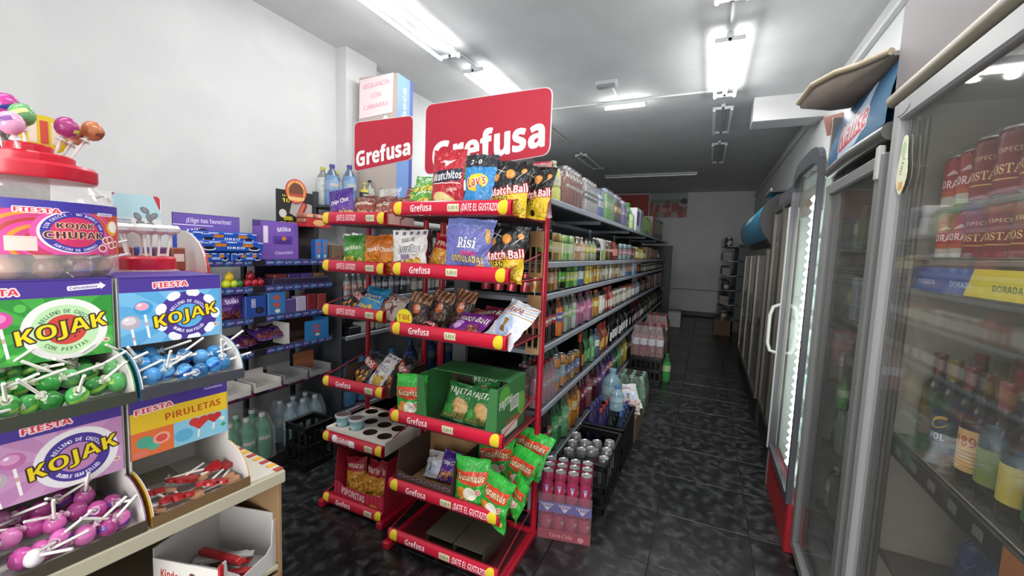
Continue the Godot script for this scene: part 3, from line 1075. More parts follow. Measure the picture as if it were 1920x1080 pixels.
	keep("zam_band", cv)
	cv = Cv.new(256, 160, C("a8345c"))
	cv.poly(PackedVector2Array([Vector2(70, 60), Vector2(186, 60), Vector2(128, 150)]), C("cfc4dc"))
	cv.text("ZAM!", 128, 70, 44, C("4a2f6c"), 0, 120)
	keep("zam", cv)
	cv = Cv.new(512, 96, C("8c1f34"))
	cv.text("Coca-Cola", 230, 50, 40, C("d8929c"), 0, 220, 0, C("000000"), true, true, 0.2)
	cv.ell(420, 60, 30, 26, C("c88a94"))
	keep("coke_base", cv)
	cv = Cv.new(256, 128, C("c9ccc4"))
	cv.text("Coca-Cola", 128, 60, 44, C("a8806a"), 0, 200, 0, C("000000"), true, true, 0.2)
	keep("coke_head", cv)
	cv = Cv.new(512, 192, C("2f7f9c"))
	cv.rect(0, 90, 512, 102, C("1f6a86"))
	cv.rr(120, 36, 200, 60, 20, C("7fb4c4"))
	cv.text("Helados", 220, 66, 34, C("cfe0e4"), 0, 160)
	keep("far_head", cv)

# ------------------------------------------------------------------ bags and snack racks
func bag_parts(o: Node3D, m: Material, w: float, h: float, t: float, sd: int) -> void:
	var f := FastNoiseLite.new()
	f.seed = sd
	f.frequency = 1.0
	var nx := 18
	var ny := 22
	var pts := []
	for side in [1.0, -1.0]:
		var rows := []
		for j in ny + 1:
			var v := float(j) / ny
			var row := []
			for i in nx + 1:
				var u := float(i) / nx
				var e := clampf((v - 0.075) / 0.85, 0.0, 1.0)
				var b := pow(maxf(0.0, sin(PI * e)), 0.55) * pow(maxf(0.0, sin(PI * u)), 0.7)
				var crease := f.get_noise_3d(u * 5.0, v * 4.0, side * 3.0) * 0.34 - absf(f.get_noise_3d(u * 9.0 + v * 3.0, v * 7.0 - u * 2.0, 3.0 + side)) * 0.38 + f.get_noise_3d(u * 15.0, v * 3.0, 9.0 + side) * 0.3 * absf(v - 0.5) * 2.0
				var z: float = side * t * 0.5 * b * (1.0 + crease) + t * 0.3 * f.get_noise_2d(v * 2.0, 7.0 + u * 1.2)
				var nar := 1.0 - 0.085 * pow(sin(PI * v), 0.8) * (0.6 + t / w)
				var x: float = (u - 0.5) * w * nar + w * 0.03 * f.get_noise_2d(v * 3.0, 21.0)
				var y := v * h + h * 0.025 * f.get_noise_2d(u * 3.0, 40.0) * v
				row.append([Vector3(x, y, z + side * 0.0006), Vector2(u if side > 0 else 1.0 - u, 1.0 - v)])
			rows.append(row)
		pts.append(rows)
	var g := [G.new(), G.new(), G.new()]
	for side in 2:
		for j in ny:
			var q: G = g[1] if j == 0 else (g[2] if j == ny - 1 else g[0])
			q.grp(1)
			for i in nx:
				var a = pts[side][j][i]
				var b = pts[side][j][i + 1]
				var c = pts[side][j + 1][i + 1]
				var d = pts[side][j + 1][i]
				if side == 0:
					q.tri(a[0], b[0], c[0], a[1], b[1], c[1])
					q.tri(a[0], c[0], d[0], a[1], c[1], d[1])
				else:
					q.tri(b[0], a[0], d[0], b[1], a[1], d[1])
					q.tri(b[0], d[0], c[0], b[1], d[1], c[1])
	part(o, "pouch", g[0], m)
	part(o, "bottom_seal", g[1], m)
	part(o, "top_seal", g[2], m)

func bag(key: String, at: Vector3, w: float, h: float, t: float, lean: float, yaw: float, roll: float, label: String, called := "crisp_bag", group := "") -> Node3D:
	var o := thing(called, label, "snack bag", at, 0, group)
	o.rotation_degrees = Vector3(lean, yaw, roll)
	var m: StandardMaterial3D = mats[key] if mats.has(key) else P(key, 0.26)
	if not m.normal_enabled:
		m.normal_enabled = true
		m.normal_texture = crinkle()
		m.normal_scale = 0.8
	bag_parts(o, m, w, h, t, int(absf(at.x) * 1000 + at.y * 377 + w * 91) % 9973)
	return o

var foil: NoiseTexture2D
func crinkle() -> NoiseTexture2D:
	# the fine creases of foil
	if foil == null:
		var f := FastNoiseLite.new()
		f.seed = 31
		f.noise_type = FastNoiseLite.TYPE_SIMPLEX
		f.fractal_type = FastNoiseLite.FRACTAL_RIDGED
		f.fractal_octaves = 3
		f.frequency = 0.014
		foil = NoiseTexture2D.new()
		foil.width = 256
		foil.height = 256
		foil.noise = f
		foil.as_normal_map = true
		foil.bump_strength = 5.0
	return foil

func rail_mesh(x0: float, x1: float) -> G:
	var g := G.new()
	var k := 8
	for i in k:
		var a0 := lerpf(-1.35, 1.35, float(i) / k)
		var a1 := lerpf(-1.35, 1.35, float(i + 1) / k)
		var p0 := Vector3(0, sin(a0) * 0.032, cos(a0) * 0.02)
		var p1 := Vector3(0, sin(a1) * 0.032, cos(a1) * 0.02)
		g.quad(Vector3(x0, p0.y, p0.z), Vector3(x1, p0.y, p0.z), Vector3(x1, p1.y, p1.z), Vector3(x0, p1.y, p1.z), Vector2(0, 1.0 - float(i) / k), Vector2(1, 1.0 - float(i + 1) / k), 3)
	return g

func rack(label: String, x0: float, x1: float, zf: float, zb: float, top: float, levels: Array, keys: Array, bw: float) -> Node3D:
	var o := thing("snack_rack", label, "display rack")
	var red := M("rack_red", "a5142a", 0.3)
	var dark := M("rack_tray", "4d1820", 0.45)
	for x in [x0, x1]:
		part(o, "pole", G.new().tube([Vector3(x, 0.0, zb), Vector3(x, top, zb)], bw, 12), red)
		part(o, "foot", G.new().box(Vector3(x, 0.02, (zf + zb) / 2), Vector3(0.04, 0.04, zf - zb + 0.04), 0.006), red)
	part(o, "top_bar", G.new().tube([Vector3(x0, top - 0.01, zb), Vector3(x1, top - 0.01, zb)], bw * 0.9, 12), red)
	part(o, "base_bar", G.new().box(Vector3((x0 + x1) / 2, 0.03, zb + 0.02), Vector3(x1 - x0, 0.05, 0.03), 0.006), red)
	var rm := rail_mesh(x0, x1).mesh()
	for i in levels.size():
		var y: float = levels[i]
		part(o, "price_rail", rm, P(keys[i], 0.22), Vector3(0, y, zf - 0.018))
		var back := G.new()
		back.box(Vector3((x0 + x1) / 2, y, zf - 0.02), Vector3(x1 - x0, 0.058, 0.006))
		part(o, "rail_backing", back, red)
		part(o, "tray", G.new().box(Vector3((x0 + x1) / 2, y - 0.034, (zf + zb) / 2 - 0.005), Vector3(x1 - x0 - 0.01, 0.004, zf - zb - 0.02)), dark)
		for x in [x0 + 0.006, x1 - 0.006]:
			part(o, "side_wire", G.new().tube([Vector3(x, y + 0.028, zf - 0.02), Vector3(x, y + 0.1, zb)], 0.003, 6), red)
			part(o, "side_wire", G.new().tube([Vector3(x, y - 0.03, zf - 0.02), Vector3(x, y - 0.03, zb)], 0.004, 6), red)
		part(o, "back_wire", G.new().tube([Vector3(x0, y + 0.06, zb), Vector3(x1, y + 0.06, zb)], 0.003, 6), red)
	return o

func round_sign(pts: PackedVector2Array, key: String, label: String, at: Vector3, r: Rect2) -> void:
	var o := thing("header_sign", label, "sign", at)
	part(o, "board", G.new().prism(pts, -0.006, 0.0, r), M("sign_back", "d9cfd0", 0.5))
	var f := G.new()
	var ix := Geometry2D.triangulate_polygon(pts)
	var inner := PackedVector2Array()
	var m := r.get_center()
	for p in pts:
		inner.append(m + (p - m) * Vector2(1.0 - 0.008 / r.size.x, 1.0 - 0.008 / r.size.y))
	f.prism(inner, 0.0, 0.0006, r)
	part(o, "printed_face", f, P(key, 0.5))

func rounded(c: Array, rad: float) -> PackedVector2Array:
	var out := PackedVector2Array()
	var k := c.size()
	for i in k:
		var p: Vector2 = c[i]
		var a: Vector2 = (c[(i + k - 1) % k] - p).normalized()
		var b: Vector2 = (c[(i + 1) % k] - p).normalized()
		for j in 6:
			var s := j / 5.0
			var q0 := p + a * rad * (1.0 - s)
			var q1 := p + b * rad * s
			out.append(q0.lerp(q1, s))
	return out

func racks() -> void:
	var BL := [1.675, 1.395, 1.112, 0.683, 0.332, 0.07]
	var SL := [1.637, 1.382, 1.138, 0.735, 0.415, 0.05]
	rack("large red wire snack rack with six printed price rails at the gondola end", -1.345, -0.735, -1.55, -1.97, 1.935, BL, ["rail_a", "rail_b", "rail_b", "rail_b", "rail_a", "rail_a"], 0.017)
	rack("smaller red wire snack rack with six price rails left of the large rack", -1.905, -1.475, -1.645, -1.99, 1.73, SL, ["rail_c", "rail_c", "rail_c", "rail_d", "rail_e", "rail_d"], 0.015)
	round_sign(rounded([Vector2(-0.372, 0.0), Vector2(-0.372, 0.385), Vector2(0.372, 0.392), Vector2(0.372, 0.07)], 0.045), "sign_big", "large red header sign with white lettering on the large snack rack", Vector3(-1.105, 1.9, -1.965), Rect2(-0.372, 0, 0.744, 0.392))
	round_sign(rounded([Vector2(-0.225, 0.0), Vector2(-0.225, 0.3), Vector2(0.225, 0.3), Vector2(0.225, 0.055)], 0.035), "sign_small", "small red header sign with white lettering on the smaller snack rack", Vector3(-1.8, 1.945, -1.985), Rect2(-0.225, 0, 0.45, 0.3))
	var t: float = BL[0] - 0.03
	# large rack, top tray
	bag("munch", Vector3(-1.105, t, -1.64), 0.175, 0.305, 0.05, -5, 6, 0, "tall red crisp bag with a potato crisp on it, standing before the large sign")
	bag("lays", Vector3(-0.935, t, -1.63), 0.16, 0.27, 0.045, -5, 4, -2, "blue crisp bag with a yellow oval logo on the top tray")
	bag("match", Vector3(-0.8, t, -1.64), 0.185, 0.24, 0.06, -6, 4, -4, "black and yellow ball snack bag at the right of the top tray, in front")
	bag("match", Vector3(-0.725, t, -1.74), 0.16, 0.23, 0.05, -8, -12, -8, "black and yellow ball snack bag half hidden behind its twin on the top tray")
	bag("film", Vector3(-0.76, t + 0.01, -1.88), 0.16, 0.27, 0.06, -8, 8, 4, "clear cellophane bag standing behind the black snack bags on the top tray")
	var gg := "green snack bags lying on the top tray"
	for q in [[-1.265, 0.01, -1.66, 0.18, 0.2, 0.06, -50, 14, "front green snack bag lying on the top tray beside the red crisp bag"], [-1.29, 0.07, -1.74, 0.19, 0.2, 0.06, -42, 20, "middle green snack bag of the three lying left of the red crisp bag"], [-1.25, 0.13, -1.83, 0.19, 0.2, 0.06, -38, -8, "topmost green snack bag of the three lying left of the red crisp bag"]]:
		bag("bag_green", Vector3(q[0], t + 0.012 + q[1], q[2]), q[3], q[4], q[5], q[6], q[7], 0, q[8], "crisp_bag", gg)
	# large rack, second tray
	t = BL[1] - 0.03
	bag("white_bag", Vector3(-1.3, t, -1.63), 0.19, 0.215, 0.06, -6, 10, 3, "white bag of star shaped snacks at the left of the second tray")
	bag("film", Vector3(-1.235, t, -1.8), 0.15, 0.17, 0.06, -8, 0, 0, "clear bag of crisps behind the white bag on the second tray")
	bag("bag_red", Vector3(-1.165, t, -1.7), 0.19, 0.2, 0.07, -14, 8, -12, "red bag of round crisps half hidden behind the lilac bag")
	bag("risi", Vector3(-0.97, t, -1.61), 0.235, 0.27, 0.07, -4, 6, -2, "large lilac bag of wavy crisps on the second tray")
	bag("match", Vector3(-0.815, t, -1.64), 0.2, 0.25, 0.07, -6, 6, -6, "black and yellow ball snack bag beside the lilac bag on the second tray")
	# large rack, third tray
	t = BL[2] - 0.03
	var k := 0
	for q in [[-1.305, -1.66, "leftmost brown nut bag leaning on the third tray, behind the round price tag"], [-1.215, -1.72, "middle brown nut bag leaning on the third tray"], [-1.115, -1.76, "rightmost brown nut bag leaning on the third tray"]]:
		bag("bag_nuts", Vector3(q[0], t, q[1]), 0.125, 0.2 + 0.01 * k, 0.06, -16, 14 - 6 * k, -10, q[2], "nut_bag", "brown nut bags on the third tray")
		k += 1
	bag("bag_stripe", Vector3(-1.09, t + 0.02, -1.72), 0.17, 0.18, 0.05, -60, -24, -6, "orange striped snack bag lying behind the violet bag")
	bag("bag_violet", Vector3(-1.0, t + 0.012, -1.6), 0.2, 0.17, 0.05, -55, -8, -3, "violet ball snack bag lying at the front of the third tray")
	bag("bag_maroon", Vector3(-0.93, t + 0.03, -1.72), 0.17, 0.16, 0.05, -48, -14, 2, "maroon ball snack bag lying behind the violet one")
	bag("bag_silver", Vector3(-0.81, t + 0.014, -1.61), 0.2, 0.22, 0.055, -38, -18, -14, "silver and white bag with a gold cup, leaning at the right of the third tray")
	var nut := bag("bag_black", Vector3(-1.19, t + 0.005, -1.6), 0.1, 0.11, 0.04, -60, 10, 0, "tiny dark nut bag lying right of the round price tag")
	var tg := thing("price_tag", "round yellow price tag reading 1'40 on the third tray", "price tag", Vector3(-1.285, t, -1.575))
	part(tg, "stem", lbox(Vector3(0, 0.02, -0.004), Vector3(0.02, 0.045, 0.003)), M("card_white"))
	var d := PackedVector2Array()
	for i in 32:
		d.append(Vector2(0, 0.078) + Vector2(cos(TAU * i / 32), sin(TAU * i / 32)) * 0.046)
	part(tg, "disc", G.new().prism(d, -0.003, 0.0, Rect2(-0.046, 0.032, 0.092, 0.092)), P("price140"))
	# large rack, fourth tray: shelf carton of straw snacks
	t = BL[3] - 0.03
	bag("bag_gus", Vector3(-1.24, t, -1.59), 0.165, 0.235, 0.07, -3, 14, 2, "green snack bag with a red banner beside the green carton")
	var b := thing("snack_carton", "green open-front carton of straw snacks on the fourth tray", "carton", Vector3(-0.985, t + 0.001, -1.72), 0.0)
	var ga := M("carton_green", "37753f", 0.6)
	var gi := M("carton_inside", "4b4038", 0.85)
	var cw := 0.42
	var ch := 0.25
	var cz := 0.3
	part(b, "bottom", lbox(Vector3(0, 0.003, 0), Vector3(cw, 0.005, cz)), gi)
	part(b, "back_panel", lbox(Vector3(0, ch / 2, -cz / 2), Vector3(cw, ch, 0.005)), gi)
	for sg in [-1.0, 1.0]:
		var s := part(b, "side_panel", lbox(Vector3(sg * cw / 2, ch / 2, 0), Vector3(0.005, ch, cz)), ga)
		if sg > 0:
			var qg := G.new()
			qg.quad(Vector3(cw / 2 + 0.0031, 0, cz / 2), Vector3(cw / 2 + 0.0031, 0, -cz / 2), Vector3(cw / 2 + 0.0031, ch, -cz / 2), Vector3(cw / 2 + 0.0031, ch, cz / 2))
			part(s, "print", qg, P("paj_side", 0.6))
	part(b, "top_flap", lbox(Vector3(0, ch, -0.06), Vector3(cw, 0.004, cz - 0.12)), ga)
	for sg in [-1.0, 1.0]:
		var pts := PackedVector2Array([Vector2(sg * cw / 2, 0.0), Vector2(sg * cw / 2, ch), Vector2(sg * (cw / 2 - 0.035), ch), Vector2(sg * (cw / 2 - 0.055), 0.05), Vector2(sg * (cw / 2 - 0.09), 0.0)])
		part(b, "front_flap", G.new().prism(pts, cz / 2 - 0.002, cz / 2 + 0.002), ga)
	var fg := G.new()
	fg.prism(PackedVector2Array([Vector2(-cw / 2, 0), Vector2(cw / 2, 0), Vector2(cw / 2, 0.06), Vector2(-cw / 2, 0.06)]), cz / 2 + 0.001, cz / 2 + 0.004, Rect2(-cw / 2, 0, cw, 0.06))
	part(b, "front_panel", fg, P("paj_front", 0.6))
	k = 0
	for q in [[-1.06, -1.69, 8, "left bag of straw snacks in the green carton"], [-0.93, -1.68, -6, "right bag of straw snacks in the green carton"], [-0.96, -1.78, 0, "rear bag of straw snacks in the green carton"]]:
		bag("bag_paj", Vector3(q[0], t + 0.012 + (0.05 if k == 2 else 0.0), q[1]), 0.17, 0.18, 0.07, -24, q[2], -8 + 7 * k, q[3], "snack_bag", "straw snack bags in the green carton")
		k += 1
	# large rack, fifth tray
	t = BL[4] - 0.03
	var bb := thing("snack_carton", "brown printed carton with purple and yellow bags on the fifth tray", "carton", Vector3(-1.16, t + 0.001, -1.72))
	open_box(bb, 0.32, 0.2, 0.28, M("carton_brown", "4a352e", 0.8), M("kraft", "a07c55"), 0.1, "brown_box")
	bag("bag_purple", Vector3(-1.1, t + 0.03, -1.7), 0.12, 0.15, 0.05, -20, 10, -8, "small purple bag in the brown carton on the fifth tray")
	bag("bag_silver", Vector3(-1.2, t + 0.03, -1.7), 0.11, 0.13, 0.05, -30, -10, 8, "small pale bag left of the purple one in the brown carton")
	k = 0
	for q in [[-0.905, 0.0, -1.595, 0.175, 0.245, -5, 4, 0, "front left green snack bag of the heap on the fifth tray"], [-0.79, -0.02, -1.575, 0.165, 0.23, -8, -14, -8, "front right green snack bag of the heap, by the rail end"], [-0.86, 0.05, -1.72, 0.19, 0.24, -28, 8, 4, "second-row green snack bag at the left of the heap"], [-0.76, 0.04, -1.72, 0.17, 0.23, -24, -16, -6, "second-row green snack bag at the right of the heap"], [-0.84, 0.1, -1.84, 0.2, 0.22, -40, 4, 4, "rear green snack bag lying on top of the heap, left"], [-0.75, 0.09, -1.84, 0.18, 0.22, -36, -10, -4, "rear green snack bag lying on top of the heap, right"], [-0.715, 0.02, -1.63, 0.13, 0.2, -10, -40, -14, "green snack bag squeezed out over the right end of the fifth tray"]]:
		bag("bag_gus", Vector3(q[0], t + 0.004 + q[1], q[2]), q[3], q[4], 0.06, q[5], q[6], q[7], q[8], "crisp_bag", "green snack bags heaped on the fifth tray")
		k += 1
	# large rack, bottom tray
	t = BL[5] - 0.03
	for q in [[-1.075, "left flat dark carton on the bottom tray"], [-0.915, "right flat dark carton on the bottom tray"]]:
		var fb := thing("flat_carton", q[1], "carton", Vector3(q[0], t, -1.73))
		open_box(fb, 0.15, 0.07, 0.26, M("carton_olive", "4a4436", 0.8), M("carton_olive"), 0.0, "")
		part(fb, "lid", lbox(Vector3(0, 0.072, 0), Vector3(0.152, 0.004, 0.262)), M("carton_olive"))
	# smaller rack
	t = SL[0] - 0.03
	var yb := thing("small_box", "small yellow-green box at the front left of the smaller rack's top tray", "box", Vector3(-1.835, t, -1.69))
	part(yb, "body", lbox(Vector3(0, 0.03, 0), Vector3(0.13, 0.06, 0.05), 0.003), M("lime_box", "c9cf3c", 0.6))
	part(yb, "print", lbox(Vector3(0.03, 0.035, 0.0255), Vector3(0.05, 0.03, 0.001)), M("lime_print", "4a5a34", 0.6))
	bag("bag_purple", Vector3(-1.87, t, -1.755), 0.16, 0.205, 0.05, -10, 14, 10, "purple bag of chocolate snacks at the left of the smaller rack")
	var pk := thing("tray_carton", "pale pink tray carton under brown bags on the smaller rack's top tray", "carton", Vector3(-1.63, t, -1.79))
	open_box(pk, 0.29, 0.055, 0.2, M("pink_card", "cfa9a2", 0.8), M("pink_card"), 0.055, "")
	k = 0
	for q in [[-1.73, -1.76, 0.17, 14, "left brown snack bag in the pink tray carton"], [-1.63, -1.77, 0.17, -6, "middle brown snack bag in the pink tray carton"], [-1.545, -1.79, 0.16, -14, "right brown snack bag in the pink tray carton"]]:
		bag("bag_brown", Vector3(q[0], t + 0.012, q[1]), 0.14, q[2], 0.07, -26, q[3], 6 - 6 * k, q[4], "snack_bag", "brown snack bags in the pink tray carton")
		k += 1
	bag("bag_brown", Vector3(-1.52, t + 0.09, -1.92), 0.2, 0.16, 0.06, -30, 6, -6, "brown snack bag lying behind the others, beside the large rack")
	bag("film", Vector3(-1.7, t + 0.1, -1.93), 0.15, 0.14, 0.06, -20, 0, 8, "clear greenish bag standing behind the brown bags")
	t = SL[1] - 0.03
	bag("bag_green", Vector3(-1.765, t, -1.73), 0.15, 0.2, 0.06, -6, 8, 2, "green snack bag standing at the left of the smaller rack's second tray")
	bag("bag_orange", Vector3(-1.62, t, -1.73), 0.14, 0.2, 0.06, -6, 8, 0, "left orange snack bag on the smaller rack's second tray", "crisp_bag", "orange snack bags")
	bag("bag_orange", Vector3(-1.505, t, -1.72), 0.17, 0.205, 0.07, -6, 2, -2, "right orange snack bag on the smaller rack's second tray", "crisp_bag", "orange snack bags")
	t = SL[2] - 0.03
	bag("bag_black", Vector3(-1.83, t + 0.01, -1.72), 0.15, 0.19, 0.05, -48, -10, -8, "black and red nut bag lying at the left of the smaller rack's third tray")
	bag("bag_blue", Vector3(-1.685, t + 0.01, -1.71), 0.19, 0.19, 0.06, -42, -4, -4, "blue snack bag leaning on the smaller rack's third tray")
	bag("bag_mix", Vector3(-1.54, t + 0.01, -1.71), 0.19, 0.17, 0.06, -48, -8, -6, "brown and white mixed snack bag right of the blue one")
	t = SL[3] - 0.03
	var bx := thing("snack_carton", "dark brown open carton with three nut bags on the smaller rack", "carton", Vector3(-1.62, t, -1.83))
	open_box(bx, 0.33, 0.12, 0.3, M("carton_dark", "45322c", 0.8), M("kraft", "a07c55"), 0.05, "")
	bag("bag_black", Vector3(-1.735, t + 0.012, -1.73), 0.12, 0.21, 0.06, -40, 0, -8, "black bag of yellow nuts, left one in the dark brown carton")
	bag("white_bag", Vector3(-1.625, t + 0.012, -1.73), 0.12, 0.21, 0.06, -40, -6, -10, "white and yellow snack bag, middle one in the dark brown carton")
	bag("bag_black", Vector3(-1.52, t + 0.012, -1.73), 0.12, 0.22, 0.06, -40, -10, -12, "black bag with a red band, right one in the dark brown carton")
	# cup carton with round holes
	t = SL[4] - 0.03
	var ct := thing("cup_carton", "white carton with round holes for dessert cups on the smaller rack", "carton", Vector3(-1.69, t, -1.85), 0.0)
	var cb := CSGBox3D.new()
	cb.name = "body"
	cb.size = Vector3(0.43, 0.075, 0.36)
	cb.position = Vector3(0, 0.0375, 0)
	cb.material = M("card_cup", "e6dfd4", 0.75)
	for ix in 4:
		for iz in 3:
			var cc := CSGCylinder3D.new()
			cc.name = "hole"
			cc.operation = CSGShape3D.OPERATION_SUBTRACTION
			cc.radius = 0.04
			cc.height = 0.08
			cc.sides = 24
			cc.position = Vector3(-0.155 + ix * 0.103, 0.02, 0.115 - iz * 0.115)
			cc.material = M("hole_brown", "3a2a22", 0.9)
			cb.add_child(cc, true)
	ct.add_child(cb, true)
	part(ct, "label", lbox(Vector3(0.0, 0.035, 0.1803), Vector3(0.06, 0.025, 0.001)), M("label_pink", "c8a09a", 0.7))
	for q in [[-0.155, "left pale blue dessert cup in the holed white carton"], [-0.052, "right pale blue dessert cup in the holed white carton"]]:
		var cu := thing("dessert_cup", q[1], "cup", Vector3(-1.69 + q[0], t + 0.02, -1.735), 0, "pale blue dessert cups")
		part(cu, "cup", G.new().lathe([Vector2(0, 0), Vector2(0.03, 0), Vector2(0.038, 0.105), Vector2(0.034, 0.108)], 20), M("cup_blue", "8cbcc4", 0.5))
		part(cu, "rim", G.new().lathe([Vector2(0.034, 0.104), Vector2(0.044, 0.106), Vector2(0.044, 0.116), Vector2(0.038, 0.118)], 20), M("cup_rim", "d5dadb", 0.4))
		part(cu, "lid", G.new().lathe([Vector2(0.04, 0.112), Vector2(0.0, 0.113)], 20), M("cup_lid", "8a6a70", 0.45))
		part(cu, "label", G.new().lathe([Vector2(0.0312, 0.02), Vector2(0.036, 0.08)], 8, Vector3.ZERO, Basis(), -0.9, 0.5), M("cup_label", "c9d4d4", 0.5))
	# red carton of crisps
	t = SL[5] - 0.03
	var rb := thing("snack_carton", "red striped carton of crisp bags on the smaller rack's bottom tray", "carton", Vector3(-1.67, t, -1.83))
	open_box(rb, 0.36, 0.32, 0.3, M("carton_red", "a81f38", 0.65), M("carton_inside", "4b4038"), 0.13, "red_box")
	k = 0
	for q in [[-1.75, -1.74, 10, "left red bag of crisps in the red carton"], [-1.65, -1.75, -8, "middle red bag of crisps in the red carton"], [-1.57, -1.76, 4, "right red bag of crisps in the red carton"]]:
		bag("bag_red", Vector3(q[0], t + 0.05, q[1]), 0.14, 0.2, 0.07, -14, q[2], 6 - 6 * k, q[3], "crisp_bag", "red crisp bags in the red carton")
		k += 1
	# kraft hanging strips on the large rack's right pole
	for q in [[1.37, 0.23, "upper slotted kraft hanging strip beside the rack's right pole"], [0.98, 0.3, "lower slotted kraft hanging strip beside the rack's right pole"]]:
		var hs := thing("hanging_strip", q[2], "cardboard strip", Vector3(-0.775, q[0], -1.95))
		var wdt := 0.075
		var hh: float = q[1]
		part(hs, "card", lbox(Vector3(0, hh * 0.83, 0), Vector3(wdt, hh * 0.34, 0.002)), M("kraft"))
		for x in [-1.0, 0.0, 1.0]:
			part(hs, "slat", lbox(Vector3(x * 0.0325, hh * 0.38, 0), Vector3(0.01, hh * 0.56, 0.002)), M("kraft"))
		part(hs, "foot_band", lbox(Vector3(0, hh * 0.05, 0), Vector3(wdt, hh * 0.1, 0.002)), M("kraft"))
		part(hs, "hook", G.new().tube([Vector3(0, hh, 0), Vector3(0, hh + 0.02, 0), Vector3(0, hh + 0.02, -0.02)], 0.002, 6), M("white_paint"))

func open_box(o: Node3D, w: float, h: float, d: float, m: Material, inner: Material, lip: float, key: String) -> void:
	part(o, "bottom", lbox(Vector3(0, 0.002, 0), Vector3(w, 0.004, d)), inner)
	part(o, "back_panel", lbox(Vector3(0, h / 2, -d / 2 + 0.002), Vector3(w, h, 0.004)), inner)
	for sg in [-1.0, 1.0]:
		var pts := PackedVector2Array([Vector2(-d / 2, 0), Vector2(d / 2, 0), Vector2(d / 2, maxf(lip, 0.01)), Vector2(d / 2 - d * 0.08, h), Vector2(-d / 2, h)])
		var tt := Transform3D(Basis(Vector3.UP, -PI / 2), Vector3(sg * w / 2, 0, 0))
		part(o, "side_panel", G.new().prism(pts, -0.002, 0.002, Rect2(), tt), m)
	if lip > 0.0:
		var g := G.new()
		g.prism(PackedVector2Array([Vector2(-w / 2, 0), Vector2(w / 2, 0), Vector2(w / 2, lip), Vector2(w / 2 - w * 0.1, lip), Vector2(w / 2 - w * 0.2, lip * 0.86), Vector2(-w / 2 + w * 0.2, lip * 0.86), Vector2(-w / 2 + w * 0.1, lip), Vector2(-w / 2, lip)]), d / 2 - 0.002, d / 2 + 0.002, Rect2(-w / 2, 0, w, h if key == "red_box" else lip))
		part(o, "front_panel", g, P(key, 0.65) if key else m)

# ------------------------------------------------------------------ candy stand on the left
const CA := Vector3(0.08716, 0.0, -0.99619)
const CN := Vector3(0.99619, 0.0, 0.08716)

func cs(s: float, y: float, c: float) -> Vector3:
	return CA * s + Vector3.UP * y + CN * c

func lollipop(at: Vector3, dir: Vector3, r: float, cols: Array, label: String, group: String, stick := 0.07) -> Node3D:
	# at: centre of the head; the stick leaves along dir
	var o := thing("lollipop", label, "lollipop", at, 0, group)
	var g := G.new()
	var hc := C(cols[0])
	var sh := rng.randf_range(-0.3, 0.25)
	g.col(hc.lightened(sh) if sh > 0.0 else hc.darkened(-sh))
	g.ball(Vector3.ZERO, r, 14, 1.12)
	var head := part(o, "head", g, M("vcg"))
	var t := Basis(Quaternion(Vector3.UP, rng.randf() * 6.0)) * Basis(Vector3.RIGHT, 0.5)
	var b := G.new().col(C(cols[1]))
	b.lathe([Vector2(r * 0.99, -r * 0.22), Vector2(r * 1.035, 0.0), Vector2(r * 0.99, r * 0.22)], 12, Vector3.ZERO, t, 0.0, 2.6)
	b.col(C(cols[2]))
	b.lathe([Vector2(r * 0.6, r * 0.76), Vector2(0.0, r * 0.96)], 10, Vector3.ZERO, t)
	part(o, "wrapper_print", b, M("vcg"))
	var q := Basis(Quaternion(Vector3.DOWN, dir.normalized()))
	part(o, "wrapper_skirt", G.new().col(C(cols[2])).lathe([Vector2(r * 0.5, -r * 1.5), Vector2(r * 0.22, -r * 1.1), Vector2(r * 0.5, -r * 0.8)], 9, Vector3.ZERO, q), M("vcg"))
	part(o, "stick", G.new().tube([dir.normalized() * r * 0.9, dir.normalized() * (r + stick)], 0.0024, 7), M("stick"))
	return o

